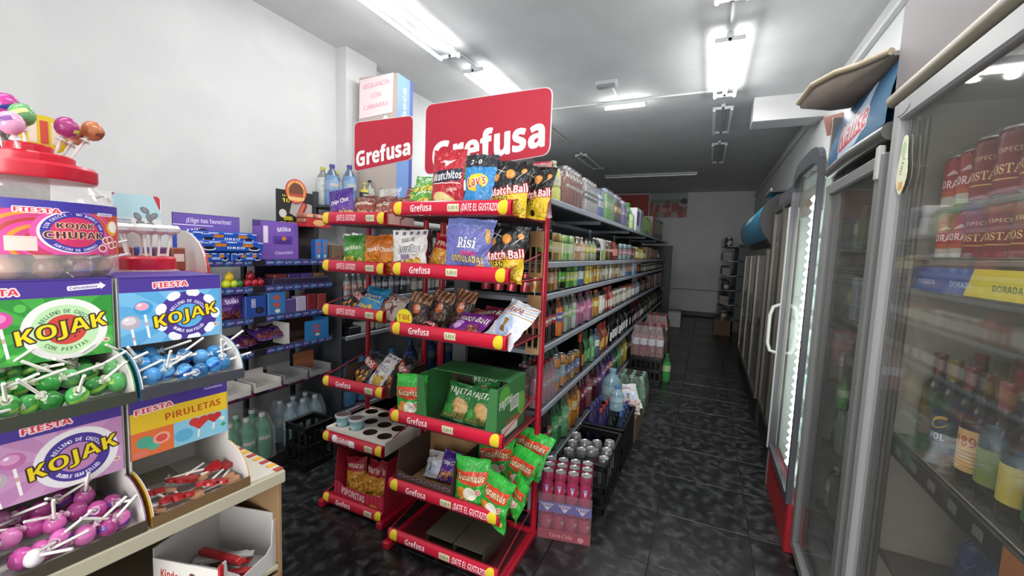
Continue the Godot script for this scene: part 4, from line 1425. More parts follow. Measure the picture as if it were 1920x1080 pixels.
func dispenser(label: String, s0: float, y0: float, w: float, h: float, pr: float, key: String, side: String, dark: String, strip := 0.0) -> void:
	var o := thing("candy_box", label, "candy box", cs(s0 + w / 2, y0, -1.0), deg_to_rad(85))
	var m := M("cbox_" + side, side, 0.55)
	var wh := M("card_white")
	var dp := 0.15
	part(o, "back_panel", lbox(Vector3(0, h / 2, -dp), Vector3(w, h, 0.003)), wh)
	part(o, "top_panel", lbox(Vector3(0, h, -dp / 2), Vector3(w, 0.003, dp)), M("cbox_top", "4a3591", 0.55))
	for sg in [-1.0, 1.0]:
		part(o, "side_panel", lbox(Vector3(sg * (w / 2 - 0.001), h / 2, -dp / 2), Vector3(0.003, h, dp)), wh)
		var pts := PackedVector2Array([Vector2(0, 0), Vector2(0.088, 0.0), Vector2(0.088, 0.014)])
		for i in 9:
			var a := PI / 2 * i / 8
			pts.append(Vector2(0.086 * cos(a) , 0.014 + 0.066 * sin(a)))
		var tt := Transform3D(Basis(Vector3.UP, -PI / 2), Vector3(sg * (w / 2 - 0.003), 0, 0))
		part(o, "tray_wing", G.new().prism(pts, -0.001, 0.001, Rect2(), tt), wh)
		var tt2 := Transform3D(Basis(Vector3.UP, -PI / 2), Vector3(sg * (w / 2 - 0.0008), 0, 0))
		part(o, "tray_wing", G.new().prism(pts, -0.0008, 0.0008, Rect2(), tt2), m)
	part(o, "tray_floor", lbox(Vector3(0, 0.004, 0.012), Vector3(w - 0.004, 0.004, 0.15)), wh)
	part(o, "tray_lip", lbox(Vector3(0, 0.01, 0.0875), Vector3(w, 0.02, 0.002)), M("cbox_" + dark, dark, 0.6))
	var g := G.new()
	var ht := h - strip
	g.prism(PackedVector2Array([Vector2(-w / 2, ht - pr), Vector2(w / 2, ht - pr), Vector2(w / 2, ht), Vector2(-w / 2, ht)]), -0.003, 0.0, Rect2(-w / 2, ht - pr, w, pr))
	if strip > 0.0:
		part(o, "top_strip", lbox(Vector3(0, h - strip / 2, -0.0015), Vector3(w, strip, 0.003)), M("cbox_top"))
	part(o, "front_panel", g, P(key, 0.45))

func counter() -> void:
	# cardboard stand
	var st := thing("candy_stand", "beige cardboard candy stand carrying the lollipop boxes at the left edge", "display stand", cs(0.2, 0, -1.0), deg_to_rad(85))
	var beige := M("stand_beige", "aaa48f", 0.75)
	var kr := M("stand_kraft", "8f7250", 0.85)
	part(st, "top_shelf", lbox(Vector3(-0.02, 0.955, -0.19), Vector3(0.76, 0.03, 0.56), 0.003), beige)
	part(st, "shelf_liner", lbox(Vector3(0.29, 0.9705, -0.1), Vector3(0.14, 0.002, 0.36)), M("liner_white", "c9c7bd", 0.7))
	for i in 7:
		part(st, "stripe", lbox(Vector3(0.35, 0.972, 0.075 - i * 0.028), Vector3(0.018, 0.002, 0.014)), M("stripe_y" if i % 2 else "stripe_r", "e0a82a" if i % 2 else "a83a2c", 0.6))
	part(st, "side_wall", lbox(Vector3(0.357, 0.475, -0.19), Vector3(0.008, 0.94, 0.52), 0.001), kr)
	part(st, "side_wall", lbox(Vector3(-0.39, 0.475, -0.19), Vector3(0.008, 0.94, 0.52), 0.001), kr)
	part(st, "back_wall", lbox(Vector3(-0.016, 0.475, -0.45), Vector3(0.74, 0.94, 0.008), 0.001), kr)
	part(st, "middle_wall", lbox(Vector3(0.02, 0.82, -0.2), Vector3(0.006, 0.24, 0.45)), kr)
	part(st, "lower_shelf", lbox(Vector3(-0.016, 0.725, -0.19), Vector3(0.738, 0.012, 0.52), 0.002), beige)
	part(st, "front_skirt", lbox(Vector3(-0.016, 0.355, 0.07), Vector3(0.74, 0.71, 0.006)), kr)
	dispenser("green lollipop dispenser box with a watermelon disc, upper left of four", 0.123, 1.212, 0.172, 0.21, 0.134, "kojak_green", "3f8a4c", "33382c")
	dispenser("blue lollipop dispenser box, upper right of four, below the small jar", 0.301, 1.212, 0.172, 0.21, 0.128, "kojak_blue", "3f7fa4", "3a3a44")
	dispenser("purple lollipop dispenser box under the green one, lower left of four", 0.126, 0.971, 0.176, 0.24, 0.132, "kojak_purple", "8a5a86", "3f372c", 0.017)
	dispenser("yellow heart lollipop dispenser box under the blue one, lower right of four", 0.309, 0.971, 0.172, 0.238, 0.118, "piruletas", "c79a24", "6a5134", 0.02)
	# lollipops in the trays
	var sets := [[0.137, 0.162, 1.212, ["3a9a42", "8fc450", "d0d8c0"], "green lollipop in the green box tray", "green lollipops in the green box tray", 17], [0.317, 0.142, 1.212, ["3f8fd0", "1f4f9c", "b9d0e4"], "blue lollipop in the blue box tray", "blue lollipops in the blue box tray", 14], [0.14, 0.15, 0.971, ["cc55a4", "4f3a90", "e0b4d0"], "pink lollipop in the purple box tray", "pink lollipops in the purple box tray", 17]]
	for q in sets:
		for i in q[6]:
			var layer: int = i / 6
			var s: float = q[0] + q[1] * ((i % 6) + 0.5) / 6.0 + rng.randf_range(-0.006, 0.006)
			var c: float = [-0.945, -0.985, -1.03][layer] + rng.randf_range(-0.008, 0.008)
			var y: float = q[2] + [0.022, 0.038, 0.05][layer] + rng.randf_range(0.0, 0.012)
			var a := rng.randf_range(-1.3, 1.3)
			var dir := (CA * sin(a) + CN * (cos(a) * 0.5) + Vector3.UP * rng.randf_range(0.05, 0.8)).normalized()
			lollipop(cs(s, y, c), dir, 0.015, q[3], "%s, %s from left in the %s row" % [q[4], ORD[i % 6], ["front", "middle", "back"][layer]], q[5], 0.055)
	var wl := lollipop(cs(0.168, 0.998, -0.93), CA + Vector3.UP * 0.25 + CN * 0.2, 0.0125, ["d9cfd2", "e6dfe0", "d4c4cc"], "white lollipop among the pink ones at the front of the purple box tray", "", 0.05)
	# flat heart lollipops in the yellow box
	for i in 14:
		var o := thing("heart_lollipop", "flat heart lollipop in the yellow box tray, %s from the left" % ORD[i], "lollipop", cs(0.325 + 0.011 * i, 0.981 + 0.006 * (i % 3) + 0.008 * (i % 2), -0.945 - 0.045 * (i % 2)), deg_to_rad(85.0 + rng.randf_range(85.0, 275.0)), "red heart lollipops in the yellow box tray")
		var pts := PackedVector2Array()
		for k in 24:
			var a := TAU * k / 24
			pts.append(Vector2(0.0014 * 16 * pow(sin(a), 3), 0.0014 * (13 * cos(a) - 5 * cos(2 * a) - 2 * cos(3 * a) - cos(4 * a))) * 0.85)
		part(o, "candy", G.new().prism(pts, -0.003, 0.003, Rect2(), Transform3D(Basis(Vector3.RIGHT, -PI / 2 + 0.25), Vector3(0, 0.004, 0))), M("heart_red" if i % 3 else "heart_pale", "a8242a" if i % 3 else "b98a6a", 0.25))
		part(o, "stick", G.new().tube([Vector3(0, 0.003, 0.018), Vector3(0, 0.003, 0.07)], 0.0024, 7), M("stick"))
	# big lollipop jar
	var j := thing("candy_jar", "big clear candy jar with a stepped red lid and a purple pink label", "jar", cs(0.222, 1.424, -1.09), deg_to_rad(85))
	var R := 0.108
	part(j, "body", G.new().lathe([Vector2(0.0, 0.002), Vector2(R * 0.9, 0.0), Vector2(R, 0.012), Vector2(R, 0.128), Vector2(R * 0.95, 0.145), Vector2(R * 0.74, 0.162), Vector2(R * 0.7, 0.172)], 40, Vector3.ZERO, Basis(), 0, TAU, 0, 1, 0.85), M("jar_clear", "e9e9ea", 0.08, 0.0, false, 0.22))
	part(j, "label", G.new().lathe([Vector2(R * 1.006, 0.04), Vector2(R * 1.006, 0.128)], 32, Vector3.ZERO, Basis(), -0.72, 1.2, 0, 1, 0.85), P("chupak", 0.35))
	var red := M("lid_red", "c22438", 0.25)
	var lid := part(j, "lid", G.new().lathe([Vector2(0.0, 0.165), Vector2(0.082, 0.165), Vector2(0.084, 0.17), Vector2(0.084, 0.187), Vector2(0.08, 0.192), Vector2(0.056, 0.194)], 40), red)
	part(lid, "middle_step", G.new().lathe([Vector2(0.056, 0.19), Vector2(0.056, 0.206), Vector2(0.053, 0.209), Vector2(0.03, 0.211)], 36), red)
	part(lid, "top_step", G.new().lathe([Vector2(0.029, 0.208), Vector2(0.029, 0.222), Vector2(0.026, 0.225), Vector2(0.0, 0.226)], 32), red)
	for i in 36:
		var a := TAU * i / 12 + 0.26 * (i / 12)
		var rr: float = [0.083, 0.05, 0.08][i / 12]
		lollipop(cs(0.222 + sin(a) * rr, 1.443 + [0.0, 0.012, 0.027][i / 12], -1.09 + cos(a) * rr * 0.8), CA * cos(a * 3) + Vector3.UP * 0.3, 0.0185, [["b87a5a", "8a5a86", "c49a8a"], ["a86a7a", "5f4a8a", "caa2a0"], ["c08a64", "93506a", "c8a89a"]][i % 3], ["orange-brown", "mauve", "tan"][i % 3] + " lollipop inside the big candy jar, %s of the %s ring" % [ORD[i % 12], ["outer lower", "inner", "outer upper"][i / 12]], "lollipops inside the big candy jar", 0.05)
	# lollipops stuck in the lid
	var heads := [[0.2, 1.708, -1.09, "c8479c", "3a3a8c", "pink lollipop topmost in the big jar's lid, at the picture's left edge"], [0.213, 1.693, -1.07, "3f8f3f", "d9cf8a", "green lollipop stuck in the big jar's lid"], [0.194, 1.671, -1.04, "dd86b4", "8a5a9c", "pale pink lollipop low at the picture's left edge, stuck in the jar lid"], [0.266, 1.687, -1.075, "cf4a9c", "d9cf5a", "pink and yellow lollipop stuck in the big jar's lid right of the green one"], [0.304, 1.692, -1.09, "c87a52", "8a4a3c", "orange-brown lollipop leaning right out of the big jar's lid, in front"], [0.29, 1.684, -1.12, "c98a6a", "a8604c", "orange-brown lollipop leaning right out of the big jar's lid, behind its twin"], [0.186, 1.7, -1.13, "8a7ac4", "5f4a9c", "lilac lollipop cut by the picture's left edge"]]
	for h in heads:
		var at := cs(h[0], h[1], h[2])
		var foot := cs(0.222 + (h[0] - 0.222) * 0.5, 1.618, -1.09 + (h[2] + 1.09) * 0.6)
		lollipop(at, foot - at, 0.0165, [h[3], h[4], "d9d2d0"], h[5], "", at.distance_to(foot) - 0.014)
	var sg := thing("round_tag", "round yellow tag with a printed table on the big jar's lid", "tag", cs(0.25, 1.618, -1.13), deg_to_rad(85))
	part(sg, "stem", lbox(Vector3(0, 0.012, 0), Vector3(0.01, 0.03, 0.002)), M("card_white"))
	var d := PackedVector2Array()
	for i in 28:
		d.append(Vector2(0, 0.058) + Vector2(cos(TAU * i / 28), sin(TAU * i / 28)) * 0.034)
	part(sg, "disc", G.new().prism(d, -0.001, 0.001), M("tag_yellow", "d6c02c", 0.5))
	for i in 3:
		part(sg, "print", lbox(Vector3(-0.014 + i * 0.014, 0.062, 0.0013), Vector3(0.01, 0.04, 0.0006)), M("tag_print" if i != 1 else "tag_red", "d9cfc0" if i != 1 else "c04a3c", 0.6))
	# dark wrapped chocolate bag behind the jar
	bag("bag_dark", cs(0.2, 1.424, -1.24), 0.15, 0.285, 0.05, -4, 82, -4, "dark brown sweets bag standing behind the big candy jar", "sweet_bag")
	# riser carton behind the boxes
	var rs := thing("riser_carton", "plain carton behind the lollipop boxes carrying the small jar", "carton", cs(0.36, 0.97, -1.29), deg_to_rad(85))
	part(rs, "body", lbox(Vector3(0, 0.19, 0), Vector3(0.38, 0.38, 0.26), 0.003), M("kraft"))
	part(rs, "tape", lbox(Vector3(0, 0.3805, 0), Vector3(0.38, 0.001, 0.05)), M("tape", "b89c74", 0.4))
	# small jar with white lollipops
	var s2 := thing("candy_jar", "small clear jar with a red lid holding white lollipops upside down", "jar", cs(0.413, 1.351, -1.2), deg_to_rad(85))
	part(s2, "body", G.new().lathe([Vector2(0.0, 0.002), Vector2(0.07, 0.0), Vector2(0.074, 0.01), Vector2(0.074, 0.055), Vector2(0.066, 0.07), Vector2(0.05, 0.078)], 28), M("jar_clear"))
	part(s2, "lid", G.new().lathe([Vector2(0.0, 0.076), Vector2(0.054, 0.076), Vector2(0.055, 0.08), Vector2(0.055, 0.1), Vector2(0.052, 0.104), Vector2(0.0, 0.105)], 32), red)
	for i in 8:
		var x: float = [-0.045, -0.028, -0.008, 0.004, 0.022, 0.034, 0.042, 0.012][i]
		var z: float = [0.01, -0.02, 0.022, -0.03, 0.018, -0.01, 0.02, 0.0][i]
		var o := thing("lollipop", "white lollipop in the small jar's red lid, " + ["leftmost in front", "second from left at the back", "second from left in front", "middle one at the back", "right of the middle in front", "second from the right at the back", "rightmost in front", "very middle of the lid"][i], "lollipop", cs(0.413 + x, 1.456, -1.2 + z), deg_to_rad(85), "white lollipops in the small jar's lid")
		part(o, "stick", G.new().tube([Vector3(-x * 0.2, 0, 0), Vector3(0, 0.055, 0)], 0.0026, 7), M("stick"))
		part(o, "wrapper", G.new().lathe([Vector2(0.004, 0.048), Vector2(0.017, 0.056), Vector2(0.019, 0.064), Vector2(0.014, 0.071), Vector2(0.0, 0.072)], 12), M("wrap_white", "dcd9d8", 0.3))
	# chocolate display with a header card
	var kd := thing("chocolate_display", "red and white chocolate display with a pale blue header card, behind the small jar", "display box", cs(0.47, 1.351, -1.33), deg_to_rad(85))
	var wht := M("display_white", "d6d4d2", 0.55)
	part(kd, "base", lbox(Vector3(0.0, 0.03, 0.0), Vector3(0.18, 0.06, 0.16), 0.002), M("display_red", "b8252e", 0.5))
	var wing := PackedVector2Array([Vector2(-0.08, 0.06), Vector2(0.08, 0.06)])
	for i in 9:
		var a := PI / 2 * i / 8
		wing.append(Vector2(-0.06 + 0.14 * cos(a), 0.06 + 0.11 * sin(a)))
	wing.append(Vector2(-0.08, 0.17))
	for sg2 in [-1.0, 1.0]:
		part(kd, "side_wing", G.new().prism(wing, -0.002, 0.002, Rect2(), Transform3D(Basis(Vector3.UP, -PI / 2), Vector3(sg2 * 0.09, 0, 0))), wht)
		part(kd, "wing_edge", G.new().prism(wing, -0.0026, 0.0026, Rect2(), Transform3D(Basis(Vector3.UP, -PI / 2).scaled(Vector3(1, 1, 1)), Vector3(sg2 * 0.0925, -0.006, 0.004))), M("display_red"))
	part(kd, "back_card", lbox(Vector3(-0.035, 0.12, -0.078), Vector3(0.11, 0.24, 0.003)), wht)
	var hg := G.new()
	var hp := rounded([Vector2(-0.09, 0.165), Vector2(-0.09, 0.25), Vector2(0.022, 0.25), Vector2(0.022, 0.165)], 0.008)
	hg.prism(hp, -0.002, 0.0, Rect2(-0.09, 0.165, 0.112, 0.085))
	part(kd, "header_card", hg, P("choc_card", 0.5), Vector3(0, 0, 0.005))
	for i in 4:
		var cb := thing("chocolate_bar", "chocolate packet in the red and white display, %s from the left" % ORD[i], "chocolate bar", cs(0.41 + 0.036 * i, 1.414, -1.31), deg_to_rad(85), "chocolate packets in the red and white display")
		part(cb, "packet", lbox(Vector3(0, 0.03, 0), Vector3(0.03, 0.06, 0.02), 0.003), M("choc_%d" % (i % 3), ["8a4a3c", "3f4f9c", "6a3f6a"][i % 3], 0.35))
		part(cb, "print", lbox(Vector3(0, 0.034, 0.0104), Vector3(0.022, 0.02, 0.0006)), M("choc_print", "d9c8c0", 0.4))
	# folded white paper by the jar
	var fp := thing("paper_card", "white card with a black scrawl standing just right of the big jar's lid", "card", cs(0.372, 1.351, -1.3), deg_to_rad(85))
	part(fp, "sheet", lbox(Vector3(0, 0.125, 0), Vector3(0.036, 0.25, 0.002)), M("paper", "dcdddd", 0.7))
	part(fp, "scrawl", G.new().tube([Vector3(-0.01, 0.23, 0.002), Vector3(0.0, 0.236, 0.002), Vector3(0.01, 0.232, 0.002), Vector3(0.014, 0.222, 0.002)], 0.001, 5), M("ink", "2a2a2c", 0.6))
	# open carton of chocolate sticks on the lower shelf
	var kb := thing("chocolate_carton", "open white carton with red edges holding chocolate sticks, below the yellow box", "carton", Vector3(-0.95, 0.732, -0.54), deg_to_rad(105))
	var kin := M("carton_grey", "b4b2b0", 0.75)
	part(kb, "bottom", lbox(Vector3(0, 0.003, 0), Vector3(0.16, 0.004, 0.16)), kin)
	part(kb, "back_panel", lbox(Vector3(0, 0.06, -0.08), Vector3(0.16, 0.12, 0.003)), kin)
	part(kb, "side_panel", lbox(Vector3(0.08, 0.06, 0), Vector3(0.003, 0.12, 0.16)), kin)
	var kl := part(kb, "side_panel", lbox(Vector3(-0.08, 0.05, 0), Vector3(0.003, 0.1, 0.16)), kin)
	var kq := G.new()
	kq.quad(Vector3(-0.0818, 0, -0.08), Vector3(-0.0818, 0, 0.08), Vector3(-0.0818, 0.1, 0.08), Vector3(-0.0818, 0.1, -0.08))
	part(kl, "print", kq, P("kinder", 0.6))
	var fq := G.new()
	fq.prism(PackedVector2Array([Vector2(-0.08, 0), Vector2(0.08, 0), Vector2(0.08, 0.11), Vector2(0.066, 0.11), Vector2(0.06, 0.05), Vector2(0.045, 0.04), Vector2(-0.045, 0.04), Vector2(-0.06, 0.05), Vector2(-0.066, 0.11), Vector2(-0.08, 0.11)]), 0.079, 0.082, Rect2())
	part(kb, "front_panel", fq, M("carton_front", "c9c7c5", 0.6))
	for sg3 in [-1.0, 1.0]:
		part(kb, "red_edge", lbox(Vector3(sg3 * 0.079, 0.055, 0.0815), Vector3(0.01, 0.11, 0.006), 0.001), M("display_red"))
	for i in 7:
		var o := thing("chocolate_stick", "wrapped chocolate stick in the open white carton, %s from the left" % ORD[i], "chocolate stick", Vector3(-0.95, 0.747 + 0.014 * (i % 4), -0.54) + Vector3((i - 3) * 0.01, 0, (i - 3) * 0.008), deg_to_rad(100 + 16 * (i % 3)), "chocolate sticks in the open white carton")
		var mm := M("stick_wrap_%d" % (i % 2), ["c8c6c4", "b02a30"][i % 2], 0.3)
		part(o, "wrapper", lbox(Vector3.ZERO, Vector3(0.018, 0.012, 0.11), 0.003), mm)
		part(o, "end_seal", lbox(Vector3(0, 0, 0.06), Vector3(0.018, 0.002, 0.012)), mm)

# ------------------------------------------------------------------ sweets stand on the left wall
func flatbox(o: Node3D, called: String, m: Vector3, s: Vector3, h: String, rough := 0.5) -> MeshInstance3D:
	return part(o, called, lbox(m, s, minf(0.004, minf(s.x, minf(s.y, s.z)) * 0.2)), M("f_" + h, h, rough))

func face_x(w: float, h: float, x: float, y0: float) -> G:
	# a print facing +x, local z along its width (left end seen from the aisle at +z)
	var g := G.new()
	g.quad(Vector3(x, y0, w / 2), Vector3(x, y0, -w / 2), Vector3(x, y0 + h, -w / 2), Vector3(x, y0 + h, w / 2))
	return g

func packet(called: String, label: String, cat: String, at: Vector3, s: Vector3, h: String, key := "", group := "", turn := 0.0) -> Node3D:
	var o := thing(called, label, cat, at, turn, group)
	part(o, "body", lbox(Vector3(0, s.y / 2, 0), s, 0.004), M("f_" + h, h, 0.4))
	if key:
		part(o, "print", face_x(s.z * 0.96, s.y * 0.96, s.x / 2 + 0.0008, s.y * 0.02), P(key, 0.4))
	return o

func milka() -> void:
	var o := thing("sweets_stand", "dark sweets stand with five printed shelf strips against the left wall", "display stand", Vector3(-2.5, 0, -1.7))
	var dk := M("stand_dark", "1e1d24", 0.5)
	var ys := [1.375, 1.21, 1.02, 0.81, 0.56]
	for z in [0.48, 0.14, -0.15, -0.52]:
		part(o, "upright", lbox(Vector3(-0.4, 0.72, z), Vector3(0.03, 1.4, 0.03), 0.003), dk)
	for i in 5:
		var y: float = ys[i]
		part(o, "shelf", lbox(Vector3(-0.21, y - 0.012, -0.02), Vector3(0.4, 0.012, 1.08), 0.002), dk)
		for q in [[0.27, 0.44], [-0.29, 0.52]]:
			part(o, "shelf_strip", face_x(q[1], 0.04, 0.001, y - 0.028), P("strip_red" if i == 4 else "strip", 0.3), Vector3(0, 0, q[0]))
		part(o, "strip_backing", lbox(Vector3(-0.004, y - 0.009, -0.02), Vector3(0.007, 0.044, 1.08), 0.001), dk)
	part(o, "base", lbox(Vector3(-0.2, 0.05, -0.02), Vector3(0.4, 0.1, 1.08), 0.004), dk)
	# first shelf
	var y := 1.377
	var hd := thing("header_card", "violet and blue biscuit header card with white lettering on the sweets stand", "display card", Vector3(-2.62, y, -1.47))
	part(hd, "card", lbox(Vector3(0, 0.13, 0), Vector3(0.004, 0.26, 0.36), 0.001), M("f_3c3a68", "3c3a68", 0.5))
	part(hd, "print", face_x(0.355, 0.255, 0.0026, 0.002), P("elige", 0.45))
	for i in 2:
		var rl := thing("biscuit_roll", ["upper blue biscuit roll before the violet header card", "front blue biscuit roll with price flashes on the sweets stand's top shelf"][i], "biscuits", Vector3(-2.58 + 0.06 * i, y + 0.1 - 0.05 * i, -1.53 + 0.02 * i), 0)
		var L := 0.36 + 0.04 * i
		part(rl, "packet", lbox(Vector3(0, 0.034, 0), Vector3(0.068, 0.068, L), 0.014), M("f_2450ac", "2450ac", 0.25))
		part(rl, "print", face_x(L * 0.98, 0.05, 0.0348, 0.009), P("oreo", 0.25))
	for i in 3:
		packet("biscuit_packet", ["blue biscuit packet lying under the rolls, left", "blue and yellow biscuit packet lying under the rolls, right", "blue biscuit packet lying behind under the rolls"][i], "biscuits", Vector3(-2.53 - 0.1 * (i / 2), y, -1.42 - 0.19 * (i % 2)), Vector3(0.08, 0.045, 0.18), "2f55a8" if i != 1 else "3a5a9c", "oreo" if i != 2 else "")
	var mb := thing("chocolate_box", "violet chocolate display box with its side cut low, right of the header card", "display box", Vector3(-2.66, y, -1.95))
	part(mb, "back_panel", lbox(Vector3(-0.02, 0.13, 0), Vector3(0.004, 0.26, 0.36), 0.001), M("f_4a3a7c", "4a3a7c", 0.5))
	part(mb, "print", face_x(0.26, 0.25, 0.06, 0.003), P("milka_box", 0.45), Vector3(0, 0, 0.04))
	part(mb, "front_panel", lbox(Vector3(0.055, 0.125, 0.04), Vector3(0.006, 0.25, 0.27), 0.001), M("f_7a56b4", "7a56b4", 0.5))
	part(mb, "side_panel", lbox(Vector3(0.02, 0.11, 0.178), Vector3(0.08, 0.22, 0.004)), M("f_7a56b4"))
	part(mb, "bottom", lbox(Vector3(0.02, 0.003, 0), Vector3(0.08, 0.004, 0.36)), M("f_4a3a7c"))
	for i in 2:
		packet("biscuit_pack", ["left blue and white biscuit pack at the right end of the top shelf", "right blue and white biscuit pack at the right end of the top shelf"][i], "biscuits", Vector3(-2.57, y, -2.165 - 0.055 * i), Vector3(0.05, 0.15, 0.05), "2f5fae", "blue_box")
	packet("kraft_carton", "small plain brown carton at the right end of the sweets stand's top shelf", "carton", Vector3(-2.55, y, -2.3), Vector3(0.1, 0.115, 0.09), "6e5c48")
	# hot dog competition display stands on the violet box's shelf end
	var hw := thing("competition_display", "black display with yellow 10.000€ lettering and a round hot dog top", "display box", Vector3(-2.7, 1.61, -2.1))
	part(hw, "back_card", lbox(Vector3(0, 0.125, 0), Vector3(0.006, 0.25, 0.3), 0.001), M("f_1d1b1e", "1d1b1e", 0.5))
	part(hw, "print", face_x(0.27, 0.25, 0.0036, 0.0), P("win10000", 0.45))
	var dc := PackedVector2Array()
	for i in 28:
		dc.append(Vector2(cos(TAU * i / 28), sin(TAU * i / 28)) * 0.085 + Vector2(0, 0.25))
	part(hw, "round_top", G.new().prism(dc, -0.002, 0.002, Rect2(-0.085, 0.165, 0.17, 0.17), Transform3D(Basis(Vector3.UP, PI / 2), Vector3(0.008, 0, 0.0))), P("hotdog", 0.45))
	part(hw, "tray", lbox(Vector3(0.09, 0.012, -0.05), Vector3(0.17, 0.024, 0.2), 0.002), M("display_red"))
	part(hw, "support", lbox(Vector3(0.0, -0.115, -0.04), Vector3(0.05, 0.235, 0.2), 0.002), M("f_3a3234", "3a3234", 0.6))
	var tf := part(hw, "tray_front", lbox(Vector3(0.176, 0.03, -0.05), Vector3(0.004, 0.06, 0.2), 0.001), M("display_red"))
	part(tf, "badge", G.new().lathe([Vector2(0.0, 0.0), Vector2(0.05, 0.0), Vector2(0.048, 0.002), Vector2(0.0, 0.003)], 20, Vector3(0.178, 0.03, -0.05), Basis(Vector3.BACK, -PI / 2) * Basis.from_scale(Vector3(0.45, 1, 1))), M("badge_gold", "d6a86a", 0.5))
	for i in 4:
		var sp := thing("sausage_pack", ["lower left", "lower right", "upper left", "upper right"][i] + " hot dog pack in the black competition display", "hot dog pack", Vector3(-2.6, 1.637 + 0.036 * (i / 2), -2.1 - 0.09 * (i % 2)), 0, "hot dog packs in the competition display")
		part(sp, "pack", lbox(Vector3(0, 0.016, 0), Vector3(0.09, 0.032, 0.085), 0.008), M("sausage", "a86a58", 0.3))
		part(sp, "label", lbox(Vector3(0.0455, 0.016, 0), Vector3(0.001, 0.018, 0.05)), M("sausage_label", "d9b48a", 0.4))
	# second shelf: chocolate eggs and trays
	y = 1.212
	var spots := [[-1.42, 0.03, "2a3a94", "blue"], [-1.45, 0.03, "3a4fae", "blue"], [-1.515, 0.034, "c4cc2c", "lime"], [-1.555, 0.034, "b8c83a", "lime"], [-1.535, 0.034, "d9b42a", "yellow"], [-1.59, 0.03, "3a7a3c", "green"], [-1.64, 0.034, "9c1f2e", "red"], [-1.68, 0.034, "a8242f", "red"], [-1.66, 0.034, "8c1c2c", "red"], [-1.72, 0.034, "a02030", "red"]]
	for i in spots.size():
		var q = spots[i]
		var e := thing("chocolate_egg", "%s foil chocolate egg on the sweets stand's second shelf, %s" % [q[3], ["leftmost", "second from left", "left of the lime pair", "right of the lime pair", "atop the lime pair", "beside the lime pair", "leftmost red one", "middle red one", "topmost red one", "rightmost red one"][i]], "chocolate egg", Vector3(-2.54, y + 0.026 + (0.042 if i in [4, 8] else 0.0), q[0]), 0, "%s chocolate eggs on the second shelf" % q[3] if i != 4 else "")
		part(e, "egg", G.new().ball(Vector3.ZERO, q[1] * 0.75, 12, 1.05), M("foil_" + q[2], q[2], 0.2))
		part(e, "foil_twist", G.new().lathe([Vector2(0.004, q[1] * 0.72), Vector2(0.012, q[1] * 1.0)], 7), M("foil_" + q[2]))
	var tr := thing("dark_tray", "dark chocolate tray carton with its lid raised on the second shelf", "carton", Vector3(-2.6, y, -2.0))
	part(tr, "tray", lbox(Vector3(0, 0.025, 0), Vector3(0.2, 0.05, 0.44), 0.003), M("f_2c2440", "2c2440", 0.5))
	part(tr, "lid", lbox(Vector3(-0.08, 0.09, 0), Vector3(0.006, 0.1, 0.44), 0.001), M("f_221c34", "221c34", 0.5))
	for i in 4:
		packet("chocolate_packet", "%s chocolate packet in the dark tray on the second shelf" % ["dark red", "dark blue", "violet", "brown"][i], "chocolate", Vector3(-2.57, y + 0.05, -1.85 - 0.1 * i), Vector3(0.1, 0.025, 0.09), ["6e2a34", "3f3270", "4a3a7c", "7a5a3a"][i], "", "packets in the dark chocolate tray")
	# third shelf
	y = 1.022
	var pz := thing("chocolate_pouch", "violet pouch with chocolate pieces printed on it, on the third shelf", "snack bag", Vector3(-2.53, y, -1.53), deg_to_rad(90))
	bag_parts(pz, P("pouch", 0.3), 0.15, 0.165, 0.05, 77)
	packet("biscuit_box", "dark blue biscuit box with upright lettering on the third shelf", "biscuits", Vector3(-2.53, y, -1.67), Vector3(0.05, 0.14, 0.13), "2b4a9c", "oreo_box")
	packet("biscuit_box", "lighter blue biscuit box beside the dark blue one on the third shelf", "biscuits", Vector3(-2.53, y, -1.81), Vector3(0.05, 0.155, 0.12), "3f78b8", "blue_box")
	for i in 4:
		packet("sweets_packet", ["mauve sweets packet right of the light blue box", "white and violet sweets packet on the third shelf", "dark red sweets packet on the third shelf", "rust red sweets packet at the right end of the third shelf"][i], "sweets", Vector3(-2.54, y, -1.91 - 0.085 * i), Vector3(0.06, [0.1, 0.11, 0.12, 0.115][i], 0.075), ["5a4a86", "b4a8c4", "7a2430", "8a3a34"][i])
	# fourth shelf
	y = 0.812
	for i in 4:
		bag("pouch", Vector3(-2.52 - 0.03 * (i % 2), y + 0.03 + 0.03 * (i / 2), -1.55 - 0.11 * i), 0.16, 0.15, 0.05, -68, 90, 0, ["small violet bag lying at the left of the fourth shelf", "violet chocolate bag lying on the fourth shelf, second from left", "violet chocolate bag lying on the fourth shelf, third from left", "violet chocolate bag heaped against the blue carton"][i], "chocolate_bag")
	var bc := thing("blue_carton", "bright blue open carton at the right end of the fourth shelf", "carton", Vector3(-2.58, y, -2.05))
	part(bc, "side_panel", lbox(Vector3(0, 0.075, 0.16), Vector3(0.16, 0.15, 0.004)), M("card_white"))
	part(bc, "side_panel", lbox(Vector3(0, 0.075, -0.16), Vector3(0.16, 0.15, 0.004)), M("f_2f7ab8", "2f7ab8", 0.5))
	part(bc, "back_panel", lbox(Vector3(-0.08, 0.075, 0), Vector3(0.004, 0.15, 0.32)), M("kraft_dark"))
	part(bc, "front_panel", lbox(Vector3(0.08, 0.07, -0.06), Vector3(0.004, 0.14, 0.2)), M("f_2f7ab8"))
	part(bc, "bottom", lbox(Vector3(0, 0.003, 0), Vector3(0.16, 0.004, 0.32)), M("kraft_dark"))
	part(bc, "print", face_x(0.12, 0.1, 0.083, 0.02), P("blue_box", 0.5), Vector3(0, 0, -0.06))
	# fifth shelf: nearly empty white trays
	y = 0.562
